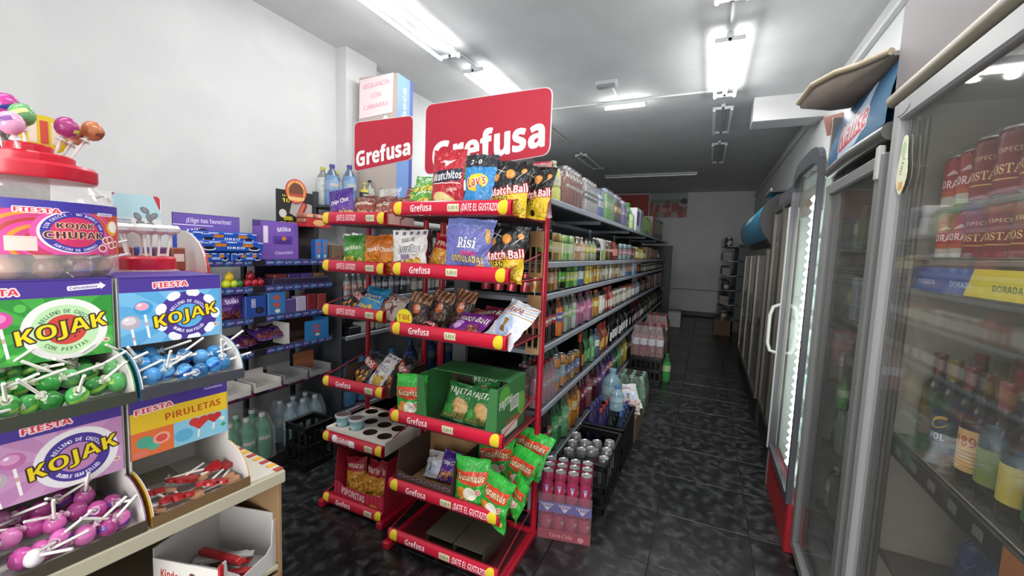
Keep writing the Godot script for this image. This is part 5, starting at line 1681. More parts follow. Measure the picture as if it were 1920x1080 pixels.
	for i in 4:
		var wt := thing("card_tray", ["leftmost empty white card tray on the fifth shelf", "second white card tray with a raised flap on the fifth shelf", "grey card tray with flat packets on the fifth shelf", "rightmost card tray with an orange flap on the fifth shelf"][i], "card tray", Vector3(-2.56, y, -1.52 - 0.2 * i))
		var mm := M("card_white") if i < 2 else M("f_8a8a8c", "8a8a8c", 0.7)
		part(wt, "bottom", lbox(Vector3(0, 0.003, 0), Vector3(0.18, 0.004, 0.17)), mm)
		for sg in [-1.0, 1.0]:
			part(wt, "side_panel", lbox(Vector3(0, 0.03, sg * 0.085), Vector3(0.18, 0.06, 0.003)), mm)
		part(wt, "back_flap", lbox(Vector3(-0.09, 0.05 if i != 3 else 0.07, 0), Vector3(0.003, 0.1 if i != 3 else 0.14, 0.17)), mm if i != 3 else M("f_a86a4a", "a86a4a", 0.7))
		part(wt, "front_lip", lbox(Vector3(0.09, 0.015, 0), Vector3(0.003, 0.03, 0.17)), mm)

# ------------------------------------------------------------------ drinks and groceries
var cache := {}
const ORD := ["first", "second", "third", "fourth", "fifth", "sixth", "seventh", "eighth", "ninth", "tenth", "eleventh", "twelfth", "thirteenth", "fourteenth", "fifteenth", "sixteenth"]

func mute(c: Color) -> Color:
	return Color.from_hsv(c.h, c.s * 0.86, c.v * 0.9)

func vary(c: Array, i: int) -> Array:
	# neighbours of one kind differ a little in tone
	if i % 3 == 0:
		return c
	var o := []
	for k in c.size():
		if k > 2:
			o.append(c[k])
			continue
		var q := C(c[k])
		q = q.darkened(0.22) if i % 3 == 1 and k == 0 else (q.lightened(0.2) if k < 2 else q)
		o.append(q.to_html(false))
	return o

func parts_of(kind: String, c: Array, r: float, h: float) -> Array:
	# [name, mesh, material] for one article, shared between alike articles
	var key := "%s %s %.4f %.4f" % [kind, c, r, h]
	if cache.has(key):
		return cache[key]
	var out := []
	var k0 := mute(C(c[0]))
	var k1 := mute(C(c[1]))
	var k2 := mute(C(c[2]))
	var n := 12 if r < 0.05 else 16
	var V: Material = M("vcg")
	match kind:
		"can":
			var g := G.new().col(C("c9cbcc"))
			g.lathe([Vector2(r * 0.8, 0.0), Vector2(r, h * 0.04)], n)
			g.col(k0)
			g.lathe([Vector2(r, h * 0.04), Vector2(r, h * 0.3)], n)
			g.col(k1)
			g.lathe([Vector2(r, h * 0.3), Vector2(r, h * 0.68)], n, Vector3.ZERO, Basis(), 0.1, 2.6)
			g.col(k0)
			g.lathe([Vector2(r, h * 0.3), Vector2(r, h * 0.68)], n, Vector3.ZERO, Basis(), 2.6, TAU + 0.1)
			g.col(k0.darkened(0.35))
			g.lathe([Vector2(r, h * 0.68), Vector2(r, h * 0.74)], n)
			g.col(k0)
			g.lathe([Vector2(r, h * 0.74), Vector2(r, h * 0.92), Vector2(r * 0.84, h * 0.975)], n)
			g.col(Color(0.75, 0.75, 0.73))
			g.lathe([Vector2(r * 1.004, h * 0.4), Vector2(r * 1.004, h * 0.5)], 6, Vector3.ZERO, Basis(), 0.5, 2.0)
			out.append(["body", g.mesh(), M("can_paint", "ffffff", 0.28, 0.35, true)])
			var l := G.new().lathe([Vector2(r * 0.84, h * 0.972), Vector2(r * 0.86, h), Vector2(r * 0.78, h), Vector2(r * 0.74, h * 0.98), Vector2(0.0, h * 0.98)], n)
			l.box(Vector3(0, h * 0.983, r * 0.2), Vector3(r * 0.5, 0.0015, r * 0.8))
			out.append(["lid", l.mesh(), M("alu")])
		"pet":
			var g := G.new().col(k0)
			g.lathe([Vector2(r * 0.5, 0.0), Vector2(r * 0.9, 0.0), Vector2(r, h * 0.03), Vector2(r, h * 0.3), Vector2(r * 0.93, h * 0.34), Vector2(r, h * 0.39), Vector2(r, h * 0.6), Vector2(r * 0.86, h * 0.72)], n)
			if c.size() <= 3:
				g.col(k0.darkened(0.35).lerp(Color(0.5, 0.5, 0.5), 0.12))
			g.lathe([Vector2(r * 0.86, h * 0.72), Vector2(r * 0.42, h * 0.86), Vector2(r * 0.32, h * 0.9), Vector2(r * 0.32, h * 0.94)], n)
			var mt: Material = V
			if c.size() > 3:
				mt = M(c[3])
			out.append(["body", g.mesh(), mt])
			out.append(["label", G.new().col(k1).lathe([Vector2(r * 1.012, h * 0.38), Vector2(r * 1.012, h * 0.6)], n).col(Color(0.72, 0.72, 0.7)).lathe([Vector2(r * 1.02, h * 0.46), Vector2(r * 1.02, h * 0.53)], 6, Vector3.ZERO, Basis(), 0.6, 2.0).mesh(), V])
			out.append(["cap", G.new().col(k2).lathe([Vector2(r * 0.37, h * 0.92), Vector2(r * 0.38, h * 0.995), Vector2(r * 0.34, h), Vector2(0, h)], 10).mesh(), V])
		"wine":
			var g := G.new().col(k0)
			g.lathe([Vector2(r * 0.5, 0.0), Vector2(r * 0.95, 0.0), Vector2(r, h * 0.02), Vector2(r, h * 0.58), Vector2(r * 0.8, h * 0.67), Vector2(r * 0.38, h * 0.76), Vector2(r * 0.35, h * 0.93), Vector2(r * 0.4, h * 0.95), Vector2(r * 0.38, h * 0.985), Vector2(0, h * 0.985)], n)
			out.append(["body", g.mesh(), V])
			out.append(["label", G.new().col(k1).lathe([Vector2(r * 1.012, h * 0.14), Vector2(r * 1.012, h * 0.46)], n, Vector3.ZERO, Basis(), 0.75, 2.35).mesh(), M("vc")])
			out.append(["cap", G.new().col(k2).lathe([Vector2(r * 0.39, h * 0.78), Vector2(r * 0.39, h * 0.94), Vector2(r * 0.44, h * 0.96), Vector2(r * 0.43, h), Vector2(0, h)], 10).mesh(), V])
		"jar":
			out.append(["body", G.new().col(k0).lathe([Vector2(r * 0.9, 0.0), Vector2(r, h * 0.06), Vector2(r, h * 0.72), Vector2(r * 0.84, h * 0.84), Vector2(0, h * 0.84)], n).mesh(), V])
			out.append(["label", G.new().col(k1).lathe([Vector2(r * 1.014, h * 0.16), Vector2(r * 1.014, h * 0.64)], n, Vector3.ZERO, Basis(), -0.3, 3.2).mesh(), M("vc")])
			out.append(["lid", G.new().col(k2).lathe([Vector2(r * 0.9, h * 0.82), Vector2(r * 0.92, h * 0.98), Vector2(r * 0.88, h), Vector2(0, h)], n).mesh(), V])
		"box":
			out.append(["body", G.new().col(k0).box(Vector3(0, h / 2, 0), Vector3(r * 2.2, h, r * 2), 0.003).mesh(), M("vc")])
			out.append(["front_print", G.new().col(k1).box(Vector3(r * 1.1, h * 0.56, 0), Vector3(0.0016, h * 0.6, r * 1.7)).mesh(), M("vc")])
			out.append(["side_print", G.new().col(k2).box(Vector3(0, h * 0.45, r), Vector3(r * 1.7, h * 0.5, 0.0016)).mesh(), M("vc")])
		"milk":
			out.append(["body", G.new().col(k0).box(Vector3(0, h * 0.46, 0), Vector3(r * 2, h * 0.92, r * 2), 0.003).mesh(), M("vc")])
			out.append(["front_print", G.new().col(k1).box(Vector3(r, h * 0.25, 0), Vector3(0.0016, h * 0.42, r * 1.9)).mesh(), M("vc")])
			out.append(["cap", G.new().col(k2).lathe([Vector2(r * 0.4, h * 0.92), Vector2(r * 0.4, h), Vector2(0, h)], 10).mesh(), V])
		"pouch":
			var g := G.new().col(k0)
			g.lathe([Vector2(r * 0.9, 0.0), Vector2(r, h * 0.12), Vector2(r * 0.98, h * 0.6), Vector2(r * 0.72, h * 0.9), Vector2(r * 0.6, h), Vector2(0, h)], 14, Vector3.ZERO, Basis.from_scale(Vector3(0.62, 1, 1)))
			out.append(["pouch", g.mesh(), V])
			out.append(["front_print", G.new().col(k1).lathe([Vector2(r * 1.01, h * 0.22), Vector2(r * 1.0, h * 0.6)], 8, Vector3.ZERO, Basis.from_scale(Vector3(0.62, 1, 1)), 0.3, 2.8).mesh(), M("vc")])
	cache[key] = out
	return out

func article(called: String, kind: String, c: Array, r: float, h: float, label: String, cat: String, at: Vector3, group := "", turn := 0.0) -> Node3D:
	var o := thing(called, label, cat, at, turn, group)
	for q in parts_of(kind, c, r, h):
		part(o, q[0], q[1], q[2])
	return o

const KIND := {"can": ["drink_can", "can"], "pet": ["plastic_bottle", "bottle"], "wine": ["glass_bottle", "bottle"], "jar": ["glass_jar", "jar"], "box": ["product_box", "box"], "milk": ["drink_carton", "carton"], "pouch": ["stand_up_pouch", "pouch"]}

func pack(called: String, kind: String, c: Array, r: float, h: float, nx: int, nz: int, label: String, at: Vector3, film := "film", turn := 0.0, group := "") -> Node3D:
	# a shrink-wrapped pack: one thing
	var o := thing(called, label, "bottle pack", at, turn, group)
	for ix in nx:
		for iz in nz:
			var first: MeshInstance3D = null
			for q in parts_of(kind, c, r, h):
				var p := Vector3((ix - (nx - 1) * 0.5) * r * 2.04, 0.0, (iz - (nz - 1) * 0.5) * r * 2.04)
				if first == null:
					first = part(o, KIND[kind][1], q[1], q[2], p)
				else:
					part(first, q[0], q[1], q[2])
	var w := nx * r * 2.04 + 0.006
	var d := nz * r * 2.04 + 0.006
	var g := G.new()
	var hh := h * 0.62
	var t := h * 1.004
	var ring := []
	for q in [[0.0, 1.0], [hh, 1.0], [t, 0.82]]:
		ring.append([Vector3(-w / 2 * q[1], q[0], d / 2 * q[1]), Vector3(w / 2 * q[1], q[0], d / 2 * q[1]), Vector3(w / 2 * q[1], q[0], -d / 2 * q[1]), Vector3(-w / 2 * q[1], q[0], -d / 2 * q[1])])
	for i in 2:
		for k in 4:
			g.quad(ring[i][k], ring[i][(k + 1) % 4], ring[i + 1][(k + 1) % 4], ring[i + 1][k])
	part(o, "shrink_film", g, M(film))
	return o

func runs(shelf: String, y: float, xf: float, z: float, list: Array) -> float:
	# list: [kind, colours, radius, height, count, "adjective noun"]; set out along -z from the rack
	for q in list:
		if q[0] == "gap":
			z -= q[1]
			continue
		var r: float = q[2]
		var n: int = q[4]
		for i in n:
			z -= r * 1.05 + 0.002
			var base: String = "%s on the %s" % [q[5], shelf]
			if n > 1:
				base += ", %s from the rack" % ORD[i % 16]
			article(KIND[q[0]][0], q[0], vary(q[1], i), r, q[3], base, KIND[q[0]][1], Vector3(xf - r - 0.012 - 0.02 * absf(sin(i * 2.3 + z * 5.0)) + rng.randf_range(-0.004, 0.004), y, z), (q[5] + " row on the " + shelf) if n > 1 else "", rng.randf_range(-0.25, 0.25) if not q[0] in ["box", "milk"] else 0.0)
			z -= r * 1.05 + 0.004
	return z

func gondola() -> void:
	var xr := -0.8
	var z0 := -2.14
	var z1 := -9.3
	var L := z0 - z1
	var zc := (z0 + z1) / 2
	var o := thing("gondola", "long grey metal gondola of shelves full of drinks behind the snack racks", "shelving", Vector3(-1.33, 0, zc))
	var gs := M("grey_shelf")
	var dk := M("grey_dark")
	var ys := [0.2, 0.6, 0.97, 1.265, 1.445, 1.795]
	for sd in [1.0, -1.0]:
		for i in ys.size():
			var dep: float = 0.48 if i > 0 else 0.48
			if sd < 0 and i == 3:
				continue
			part(o, "shelf", lbox(Vector3(sd * (0.05 + dep / 2), ys[i] - 0.016, 0), Vector3(dep - 0.01, 0.012, L), 0.002), dk)
			part(o, "shelf_edge", lbox(Vector3(sd * (0.05 + dep), ys[i] - 0.018, 0), Vector3(0.016, 0.036, L), 0.005), gs)
			for k in 6:
				part(o, "bracket", lbox(Vector3(sd * 0.27, ys[i] - 0.035, L / 2 - 0.02 - k * (L - 0.04) / 5), Vector3(0.42, 0.03, 0.006)), gs)
		part(o, "plinth", lbox(Vector3(sd * 0.5, 0.09, 0), Vector3(0.02, 0.18, L), 0.003), gs)
	for k in 6:
		part(o, "upright", lbox(Vector3(0, 0.92, L / 2 - 0.02 - k * (L - 0.04) / 5), Vector3(0.09, 1.84, 0.04), 0.004), M("upright_grey", "6d7075", 0.5))
	part(o, "back_panel", lbox(Vector3(0, 0.9, 0), Vector3(0.03, 1.78, L - 0.06)), M("panel_dark", "34373b", 0.6))
	part(o, "end_panel", lbox(Vector3(0.16, 0.86, -L / 2 - 0.02), Vector3(0.98, 1.72, 0.03), 0.003), M("black"))
	# ---- right side, top shelf
	var y := 1.796
	var S := "gondola's top shelf"
	article("plastic_bottle", "pet", ["cfd36a", "d8dbb0", "dfe0c8"], 0.05, 0.24, "yellow-green bottle on the gondola's top shelf, right behind the rack pole", "bottle", Vector3(-0.87, y, -2.4))
	article("plastic_bottle", "pet", ["c3c8c4", "b9c2b4", "3a3c40"], 0.045, 0.2, "pale bottle at the near end of the gondola's top shelf", "bottle", Vector3(-0.9, y, -2.27))
	pack("bottle_pack", "pet", ["8a4438", "a05a48", "d8d4d0"], 0.036, 0.24, 3, 5, "shrink-wrapped pack of red-brown bottles on the gondola's top shelf", Vector3(-0.92, y, -2.7))
	pack("bottle_pack", "pet", ["b9bcbb", "5a5d62", "e0e0df"], 0.036, 0.24, 3, 5, "shrink-wrapped pack of clear bottles with dark labels on the gondola's top shelf", Vector3(-0.92, y, -3.13))
	pack("bottle_pack", "pet", ["3f66b4", "d8dcde", "3a6fd0"], 0.04, 0.22, 2, 2, "small pack of blue bottles on the gondola's top shelf", Vector3(-0.9, y, -3.48))
	pack("bottle_pack", "pet", ["5fae4a", "a8d08a", "9fb6e0"], 0.04, 0.27, 2, 4, "shrink-wrapped pack of green bottles with pale blue caps on the gondola's top shelf", Vector3(-0.9, y, -3.8))
	pack("bottle_pack", "pet", ["3a3a34", "d08a2c", "a9b8e0"], 0.04, 0.27, 2, 4, "shrink-wrapped pack of dark bottles with orange labels on the gondola's top shelf", Vector3(-0.9, y, -4.2))
	pack("bottle_pack", "pet", ["5f4fa4", "7a66b8", "c9c4e4"], 0.04, 0.26, 2, 3, "shrink-wrapped pack of violet bottles on the gondola's top shelf", Vector3(-0.9, y, -4.55))
	for q in [["can", ["3f9c3a", "58b44a", "3f9c3a"], 0.05, 0.14, "green can stacked at the bottom of the green pair", -4.85, 0.0], ["can", ["3f9c3a", "58b44a", "3f9c3a"], 0.05, 0.14, "green can stacked on the other green can", -4.85, 0.141]]:
		article("drink_can", q[0], q[1], q[2], q[3], q[4] + " on the gondola's top shelf", "can", Vector3(-0.88, y + q[6], q[5]))
	article("drink_can", "can", ["a83028", "c8463a", "c03a30"], 0.05, 0.15, "red can left of the green pair on the gondola's top shelf", "can", Vector3(-0.88, y, -4.72))
	runs(S, y, xr, -4.98, [["pet", ["b4c88a", "d3dcb8", "d9e0c0"], 0.06, 0.24, 2, "pale green bottle"], ["gap", 0.05], ["box", ["d3d6dc", "5a5490", "c9ccd4"], 0.12, 0.28, 2, "white box with a violet print"], ["gap", 0.05], ["box", ["6aa83c", "8cc84a", "4a7fae"], 0.11, 0.24, 3, "green and white box"], ["gap", 0.1], ["box", ["7a6048", "8a7258", "3a3a5a"], 0.18, 0.3, 2, "brown carton"], ["gap", 0.1], ["box", ["39456f", "c8a83a", "39456f"], 0.2, 0.33, 2, "navy blue box with a gold print"]])
	# ---- second shelf
	y = 1.446
	S = "gondola's second shelf"
	runs(S, y, xr, -2.18, [["can", ["1c2018", "4f9c34", "2a2a2a"], 0.031, 0.18, 2, "black energy can with a green mark"], ["can", ["b8924a", "d3b06a", "c9a050"], 0.033, 0.17, 3, "gold can"], ["can", ["8fbf6a", "b9d99a", "7fae5a"], 0.033, 0.165, 3, "light green can"], ["pet", ["c49a7a", "d9b49a", "dcd0c8"], 0.035, 0.17, 4, "pinkish brown bottle"], ["pet", ["8f9c78", "d8c53a", "3a3c34"], 0.034, 0.17, 4, "yellow-labelled bottle with dark cap"], ["pet", ["2a2624", "4a4240", "e6e4e0"], 0.035, 0.185, 2, "black bottle with a white cap"], ["milk", ["dfe3dc", "7fae3a", "e6e8e4"], 0.035, 0.185, 2, "white and green drink carton"], ["pet", ["5a3422", "8a5a3a", "e0d8d0"], 0.036, 0.18, 5, "brown bottle"], ["pouch", ["c4432c", "d8624a", "c4432c"], 0.09, 0.185, 2, "orange-red pouch"], ["can", ["7f9ca4", "a86a74", "8fb0b8"], 0.033, 0.17, 8, "grey-blue can"], ["can", ["7a3a2c", "a84a3a", "8a4030"], 0.04, 0.15, 3, "rust brown can"], ["jar", ["b8a03a", "e0d8b8", "d8d0b0"], 0.07, 0.16, 2, "jar with a cream label"], ["jar", ["c8b43a", "d9cf6a", "c9b84a"], 0.06, 0.14, 3, "yellow jar"], ["jar", ["a88a5a", "d8cfc0", "8a7a5a"], 0.06, 0.13, 3, "tan jar"], ["box", ["8a5a3a", "a87a54", "7a5038"], 0.1, 0.18, 3, "brown box"], ["box", ["6a3430", "8a4a44", "5a302c"], 0.1, 0.16, 3, "dark red box"], ["jar", ["7a7a6a", "b8b4a0", "8a8a7a"], 0.09, 0.15, 3, "grey jar"]])
	# ---- third shelf
	y = 1.266
	S = "gondola's third shelf"
	runs(S, y, xr, -2.18, [["can", ["a8742c", "c8905a", "b8843a"], 0.05, 0.17, 3, "large copper coloured can"], ["can", ["161a14", "58b03a", "20241c"], 0.032, 0.165, 2, "black can with a green mark"], ["can", ["58a83a", "c8d85a", "58a83a"], 0.033, 0.155, 3, "bright green can"], ["can", ["3f6fb8", "c8d4e4", "3f6fb8"], 0.033, 0.155, 3, "blue and white can"], ["can", ["d8b82c", "e4d468", "d8b82c"], 0.033, 0.155, 3, "yellow can"], ["can", ["c88a28", "d8a03a", "c88a28"], 0.033, 0.16, 4, "orange gold can"], ["can", ["a09888", "c4bca8", "988c7c"], 0.026, 0.155, 9, "slim silver-beige can"], ["can", ["b89a68", "d8c090", "a88a58"], 0.03, 0.15, 4, "pale gold can"], ["milk", ["8f9498", "b8bcc0", "6a7074"], 0.04, 0.16, 3, "grey drink carton"], ["box", ["3f7fb4", "c88a5a", "3f7fb4"], 0.11, 0.17, 3, "blue box with an orange print"], ["jar", ["3a2220", "5a3430", "c8c0b4"], 0.06, 0.14, 5, "dark jar with a pale lid"], ["jar", ["4a4438", "8a8474", "c0b8a8"], 0.07, 0.11, 6, "small brown jar"], ["jar", ["5a5244", "a8a08c", "d0c8b4"], 0.09, 0.12, 5, "small tan jar"], ["jar", ["4a3c34", "7a6a5a", "a09484"], 0.11, 0.12, 5, "dark tan jar"]])
	# ---- fourth shelf
	y = 0.971
	S = "gondola's fourth shelf"
	runs(S, y, xr, -2.18, [["pet", ["1c1210", "b0242c", "8a8a8a"], 0.034, 0.25, 4, "dark cola bottle with a red label"], ["pet", ["d86a28", "4a58a8", "e06a3a"], 0.036, 0.25, 2, "orange and blue bottle"], ["pet", ["9aa89a", "7fae5a", "b8c4b8"], 0.038, 0.25, 3, "clear bottle with a green label"], ["pet", ["a8688a", "d85a9c", "8a3a6a"], 0.045, 0.23, 5, "pink labelled bottle"], ["pet", ["c88a3a", "e0c03a", "d86a28"], 0.036, 0.22, 3, "yellow and orange bottle"], ["jar", ["c9c8bc", "e4e2d6", "2a2a2a"], 0.05, 0.2, 2, "white labelled jar with a black lid"], ["wine", ["a8302c", "d8d0c4", "b03a34"], 0.04, 0.22, 4, "red bottle with a pale label"], ["jar", ["8a8478", "c8c0b0", "d8d4c8"], 0.05, 0.16, 6, "jar with a cream lid"], ["jar", ["a89a84", "dcd4c4", "b0483c"], 0.06, 0.17, 5, "beige jar with a red lid"], ["wine", ["5f6f84", "c8d0d8", "8a94a0"], 0.05, 0.24, 4, "blue-grey bottle"], ["wine", ["3a2a24", "6a4a3a", "8a3a34"], 0.08, 0.25, 6, "dark bottle"], ["box", ["5a3a34", "7a4a40", "4a302c"], 0.14, 0.22, 6, "dark red-brown box"]])
	# ---- fifth shelf
	y = 0.601
	S = "gondola's fifth shelf"
	pack("bottle_pack", "pet", ["b4707e", "c8889a", "a83848"], 0.038, 0.24, 2, 4, "shrink-wrapped pack of pink bottles on the gondola's fifth shelf", Vector3(-0.89, y, -2.34))
	runs(S, y, xr, -2.52, [["can", ["c87a34", "8fb0c4", "c87a34"], 0.029, 0.22, 3, "tall orange and blue can"], ["can", ["c88a3a", "4f6ab8", "c88a3a"], 0.031, 0.17, 5, "orange can with a blue band"], ["wine", ["2a1c14", "c8642c", "c84a2c"], 0.036, 0.28, 2, "dark bottle with a flame orange label"], ["wine", ["2f6a3c", "4fae4a", "2f5a3c"], 0.038, 0.27, 3, "green bottle"], ["pet", ["5a84a8", "dfe4e8", "3a5f94"], 0.04, 0.25, 2, "pale blue bottle"], ["wine", ["8a3a24", "d8a83a", "b0302c"], 0.04, 0.26, 4, "amber bottle with a yellow label"], ["wine", ["141618", "d4d6d8", "202226"], 0.042, 0.28, 14, "black wine bottle with a white label"], ["wine", ["241618", "b8b0ac", "5a2428"], 0.046, 0.27, 12, "grey-labelled dark red wine bottle"], ["wine", ["3a3a2c", "7a7460", "4a4a3a"], 0.07, 0.27, 12, "olive wine bottle"], ["wine", ["2c2422", "5a4a44", "3a2c2a"], 0.09, 0.27, 8, "dark bottle at the far end"]])
	# second row glimpsed above the cans on the fifth shelf
	for i in 7:
		article("glass_bottle", "wine", ["4a6a58", "8aa08c", "3a4a40"], 0.04, 0.31, "tall green bottle, rear row of the gondola's fifth shelf, %s from the rack" % ORD[i], "bottle", Vector3(-0.96, y, -2.3 - 0.09 * i), "tall green bottles in the rear row")
	# ---- base shelf
	y = 0.201
	S = "gondola's base shelf"
	runs(S, y, xr, -2.2, [["pet", ["1c1412", "a8242c", "9a2028"], 0.05, 0.33, 3, "large red-labelled cola bottle"], ["pet", ["3f9c58", "5ab86a", "3a8a4c"], 0.048, 0.31, 3, "large green soda bottle"], ["pet", ["d8862c", "e0a23a", "d8701c"], 0.05, 0.33, 3, "large orange soda bottle"], ["pet", ["6a1c2c", "8a2c4a", "b8a8b4"], 0.048, 0.34, 5, "large dark red soda bottle"], ["pet", ["4a2c6a", "7a4a9c", "5a3a84"], 0.048, 0.33, 4, "large purple soda bottle"], ["pet", ["3a2f8a", "c8503a", "3a3f9c"], 0.05, 0.34, 3, "large red-labelled blue soda bottle"], ["pet", ["2f6a44", "3f9c58", "2c5a3c"], 0.05, 0.33, 3, "large dark green soda bottle"], ["pet", ["b8a43a", "d8c85a", "c8b02c"], 0.05, 0.33, 4, "large yellow soda bottle"], ["pet", ["5a3a34", "8a4a3a", "4a2c2a"], 0.08, 0.3, 8, "large brown soda bottle"], ["box", ["4a3430", "6a4a40", "3a2a28"], 0.15, 0.3, 8, "dark carton"]])
	# ---- goods seen end-on through the racks
	var E := "seen through the large rack"
	for i in 4:
		article("drink_can", "can", ["1a1c1c", "5a5f60", "222424"], 0.032, 0.18, "%s black can from the right, second shelf end, %s" % [ORD[i], E], "can", Vector3(-0.95 - 0.075 * i, 1.446, -2.2), "black cans at the end of the second shelf")
		article("drink_can", "can", ["c8303c", "d8505a", "c8303c"], 0.033, 0.115, "%s red can from the right, third shelf end, %s" % [ORD[i], E], "can", Vector3(-0.93 - 0.085 * i, 1.266, -2.2), "red cans at the end of the third shelf")
	for i in 3:
		article("plastic_bottle", "pet", ["1c1416", "a8242c", "201a1c"], 0.034, 0.16, "%s dark cola bottle from the right, fourth shelf end, %s" % [ORD[i], E], "bottle", Vector3(-0.98 - 0.1 * i, 0.971, -2.2), "dark bottles at the end of the fourth shelf")
	var bb := thing("beige_carton", "beige carton with a black top, behind the green snack carton", "carton", Vector3(-1.08, 0.601, -2.32))
	part(bb, "body", lbox(Vector3(0, 0.11, 0), Vector3(0.34, 0.22, 0.26), 0.003), M("f_8a8070", "8a8070", 0.75))
	part(bb, "top_flap", lbox(Vector3(0, 0.222, 0.03), Vector3(0.36, 0.006, 0.3), 0.001), M("black"))
	# ---- left side of the gondola, seen at its near end only
	var bx := thing("beige_carton", "beige carton on the gondola's left side, behind small dark bottles", "carton", Vector3(-1.62, 0.971, -2.4))
	part(bx, "body", lbox(Vector3(0, 0.1, 0), Vector3(0.36, 0.2, 0.24), 0.003), M("f_8a8070", "8a8070", 0.75))
	part(bx, "tape", lbox(Vector3(0, 0.1, 0.1205), Vector3(0.04, 0.2, 0.001)), M("tape"))
	for i in 5:
		article("small_bottle", "pet", [["5a6068", "8a9098", "2a2c30"], ["3a4450", "c8ccd0", "24282c"], ["6a6f74", "d8cf6a", "2a2a2c"]][i % 3], 0.022, 0.12 + 0.02 * (i % 2), "small dark bottle, %s from the left before the beige carton" % ORD[i], "bottle", Vector3(-1.82 + 0.075 * i, 0.971, -2.2), "small bottles before the beige carton")
		article("drink_can", "can", [["d0d2d4", "5a5c60", "c0c2c4"], ["2a2c2e", "d0d2d4", "3a3c3e"]][i % 2], 0.032, 0.165, "%s can from the left on the gondola's left side, second shelf" % ORD[i], "can", Vector3(-1.8 + 0.08 * i, 1.446, -2.2), "cans at the end of the left side")
	for i in 6:
		article("plastic_bottle", "pet", [["3f66b4", "8aa4d0", "3a4f9c"], ["8f9c9c", "c8d0d0", "3a5a8a"]][i % 2], 0.045, 0.28, "tall bottle on the left side's fifth shelf, %s from the rack" % ORD[i], "bottle", Vector3(-1.78, 0.601, -2.25 - 0.11 * i), "bottles on the left side's fifth shelf")

